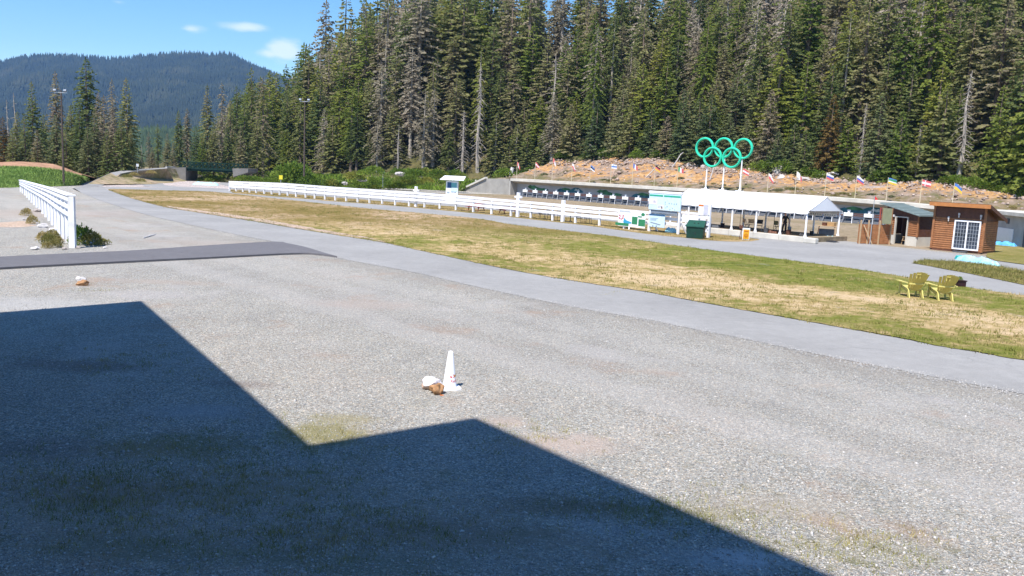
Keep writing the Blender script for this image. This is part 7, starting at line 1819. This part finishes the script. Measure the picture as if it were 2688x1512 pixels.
for k, l in enumerate((.085, .095, .09, .07)):
    finger('palmR', (.12, -.35 + .23 * k, -1), (-.9, 0, .35), l); finger('palmL', (.3 - .05 * k, .9, -.3 + .2 * k), (.4, 0, -.7), l)
finger('palmR', (-.5, .6, -.5), (-.3, -.4, -.2), .06); finger('palmL', (.9, .2, .4), (.2, .4, -.3), .06)
body = skin('body', jv, je, jr, M['skin'], per, ix['pelvis'])
def garment(name, keys, edges, radii, mat):
    return skin(name, [J[k] if isinstance(k, str) else k for k in keys], edges, radii, mat, per, 0)
elmL = tuple(Vector(J['shL']).lerp(Vector(J['elL']), .8)); elmR = tuple(Vector(J['shR']).lerp(Vector(J['elR']), .8))
garment('shirt', ['waist', 'chest', (0, .02, 1.37), 'shL', elmL, 'shR', elmR, (0, .005, .90)], [(0, 1), (1, 2), (1, 3), (3, 4), (1, 5), (5, 6), (0, 7)], [.14, .158, .085, .078, .062, .078, .062, .145], M['cloth_black'])
garment('trousers', ['pelvis', 'hipL', 'kneeL', tuple(Vector(J['ankL']) + Vector((0, 0, .02))), 'hipR', 'kneeR', tuple(Vector(J['ankR']) + Vector((0, 0, .02))), (0, 0, .97)], [(0, 1), (1, 2), (2, 3), (0, 4), (4, 5), (5, 6), (0, 7)], [.138, .105, .078, .062, .105, .078, .062, .13], M['cloth_dark'])
garment('shoe', ['heelL', 'toeL'], [(0, 1)], [.045, .042], M['black']); garment('shoe', ['heelR', 'toeR'], [(0, 1)], [.045, .042], M['black'])
garment('cap', [(0, .035, 1.585), (0, .045, 1.63), (0, .15, 1.60)], [(0, 1), (1, 2)], [.094, .08, .03], simple('dark_red_cap', (.12, .03, .03), .8))
m_ = MB()   # face: nose, mouth, eyes, ears as small forms on the head (turned away from the camera)
m_.tube((0, .13, 1.545), (0, .165, 1.525), .012, .016, 6); fc = m_.build('nose', M['skin'], per)
for sx_ in (-1, 1):
    m_ = MB(); m_.add(*lump(random.Random(1), (sx_ * .032, .128, 1.56), (.012, .008, .008), 1, 0)); m_.build('eye', M['cloth_black'], per)
    m_ = MB(); m_.add(*lump(random.Random(2), (sx_ * .09, .045, 1.54), (.012, .02, .03), 1, 0)); m_.build('ear', M['skin'], per)
m_ = MB(); m_.box((0, .132, 1.50), (.045, .01, .008)); m_.build('mouth', M['wood_red'], per)
hb = bucket(Vector((0, 0, 0)), .26, .15, M['print_grey'], 'grey bucket hanging from the hand of the person')
cz, sz_ = math.cos(per.rotation_euler.z), math.sin(per.rotation_euler.z); hx, hy = .42, .07
hb.location = (pf.x + cz * hx - sz_ * hy, pf.y + sz_ * hx + cz * hy, pf.z + .80 - .07 - .26 - .13)
hb.rotation_euler.z = per.rotation_euler.z + math.pi / 2

number_alike(all_bushes)
number_alike([o for o in COL.objects if o.get('category') == 'rock' and o.get('group')])
# ================================================================ haze
hz_, t, b = mk('haze'); t.nodes.remove(b)
pv = t.nodes.new('ShaderNodeVolumePrincipled'); pv.inputs['Color'].default_value = (.24, .50, 1.0, 1); pv.inputs['Density'].default_value = HAZE; pv.inputs['Anisotropy'].default_value = 0.0
t.links.new(pv.outputs[0], t.nodes['Material Output'].inputs['Volume'])
m_ = MB(); m_.box((200, 1500, 200), (5200, 3600, 444)); hb_ = m_.build('haze', hz_, None)
hb_.location = (0, 0, 0); tag(hb_, 'thin blue haze in front of the distant mountain', None, None, 'stuff')
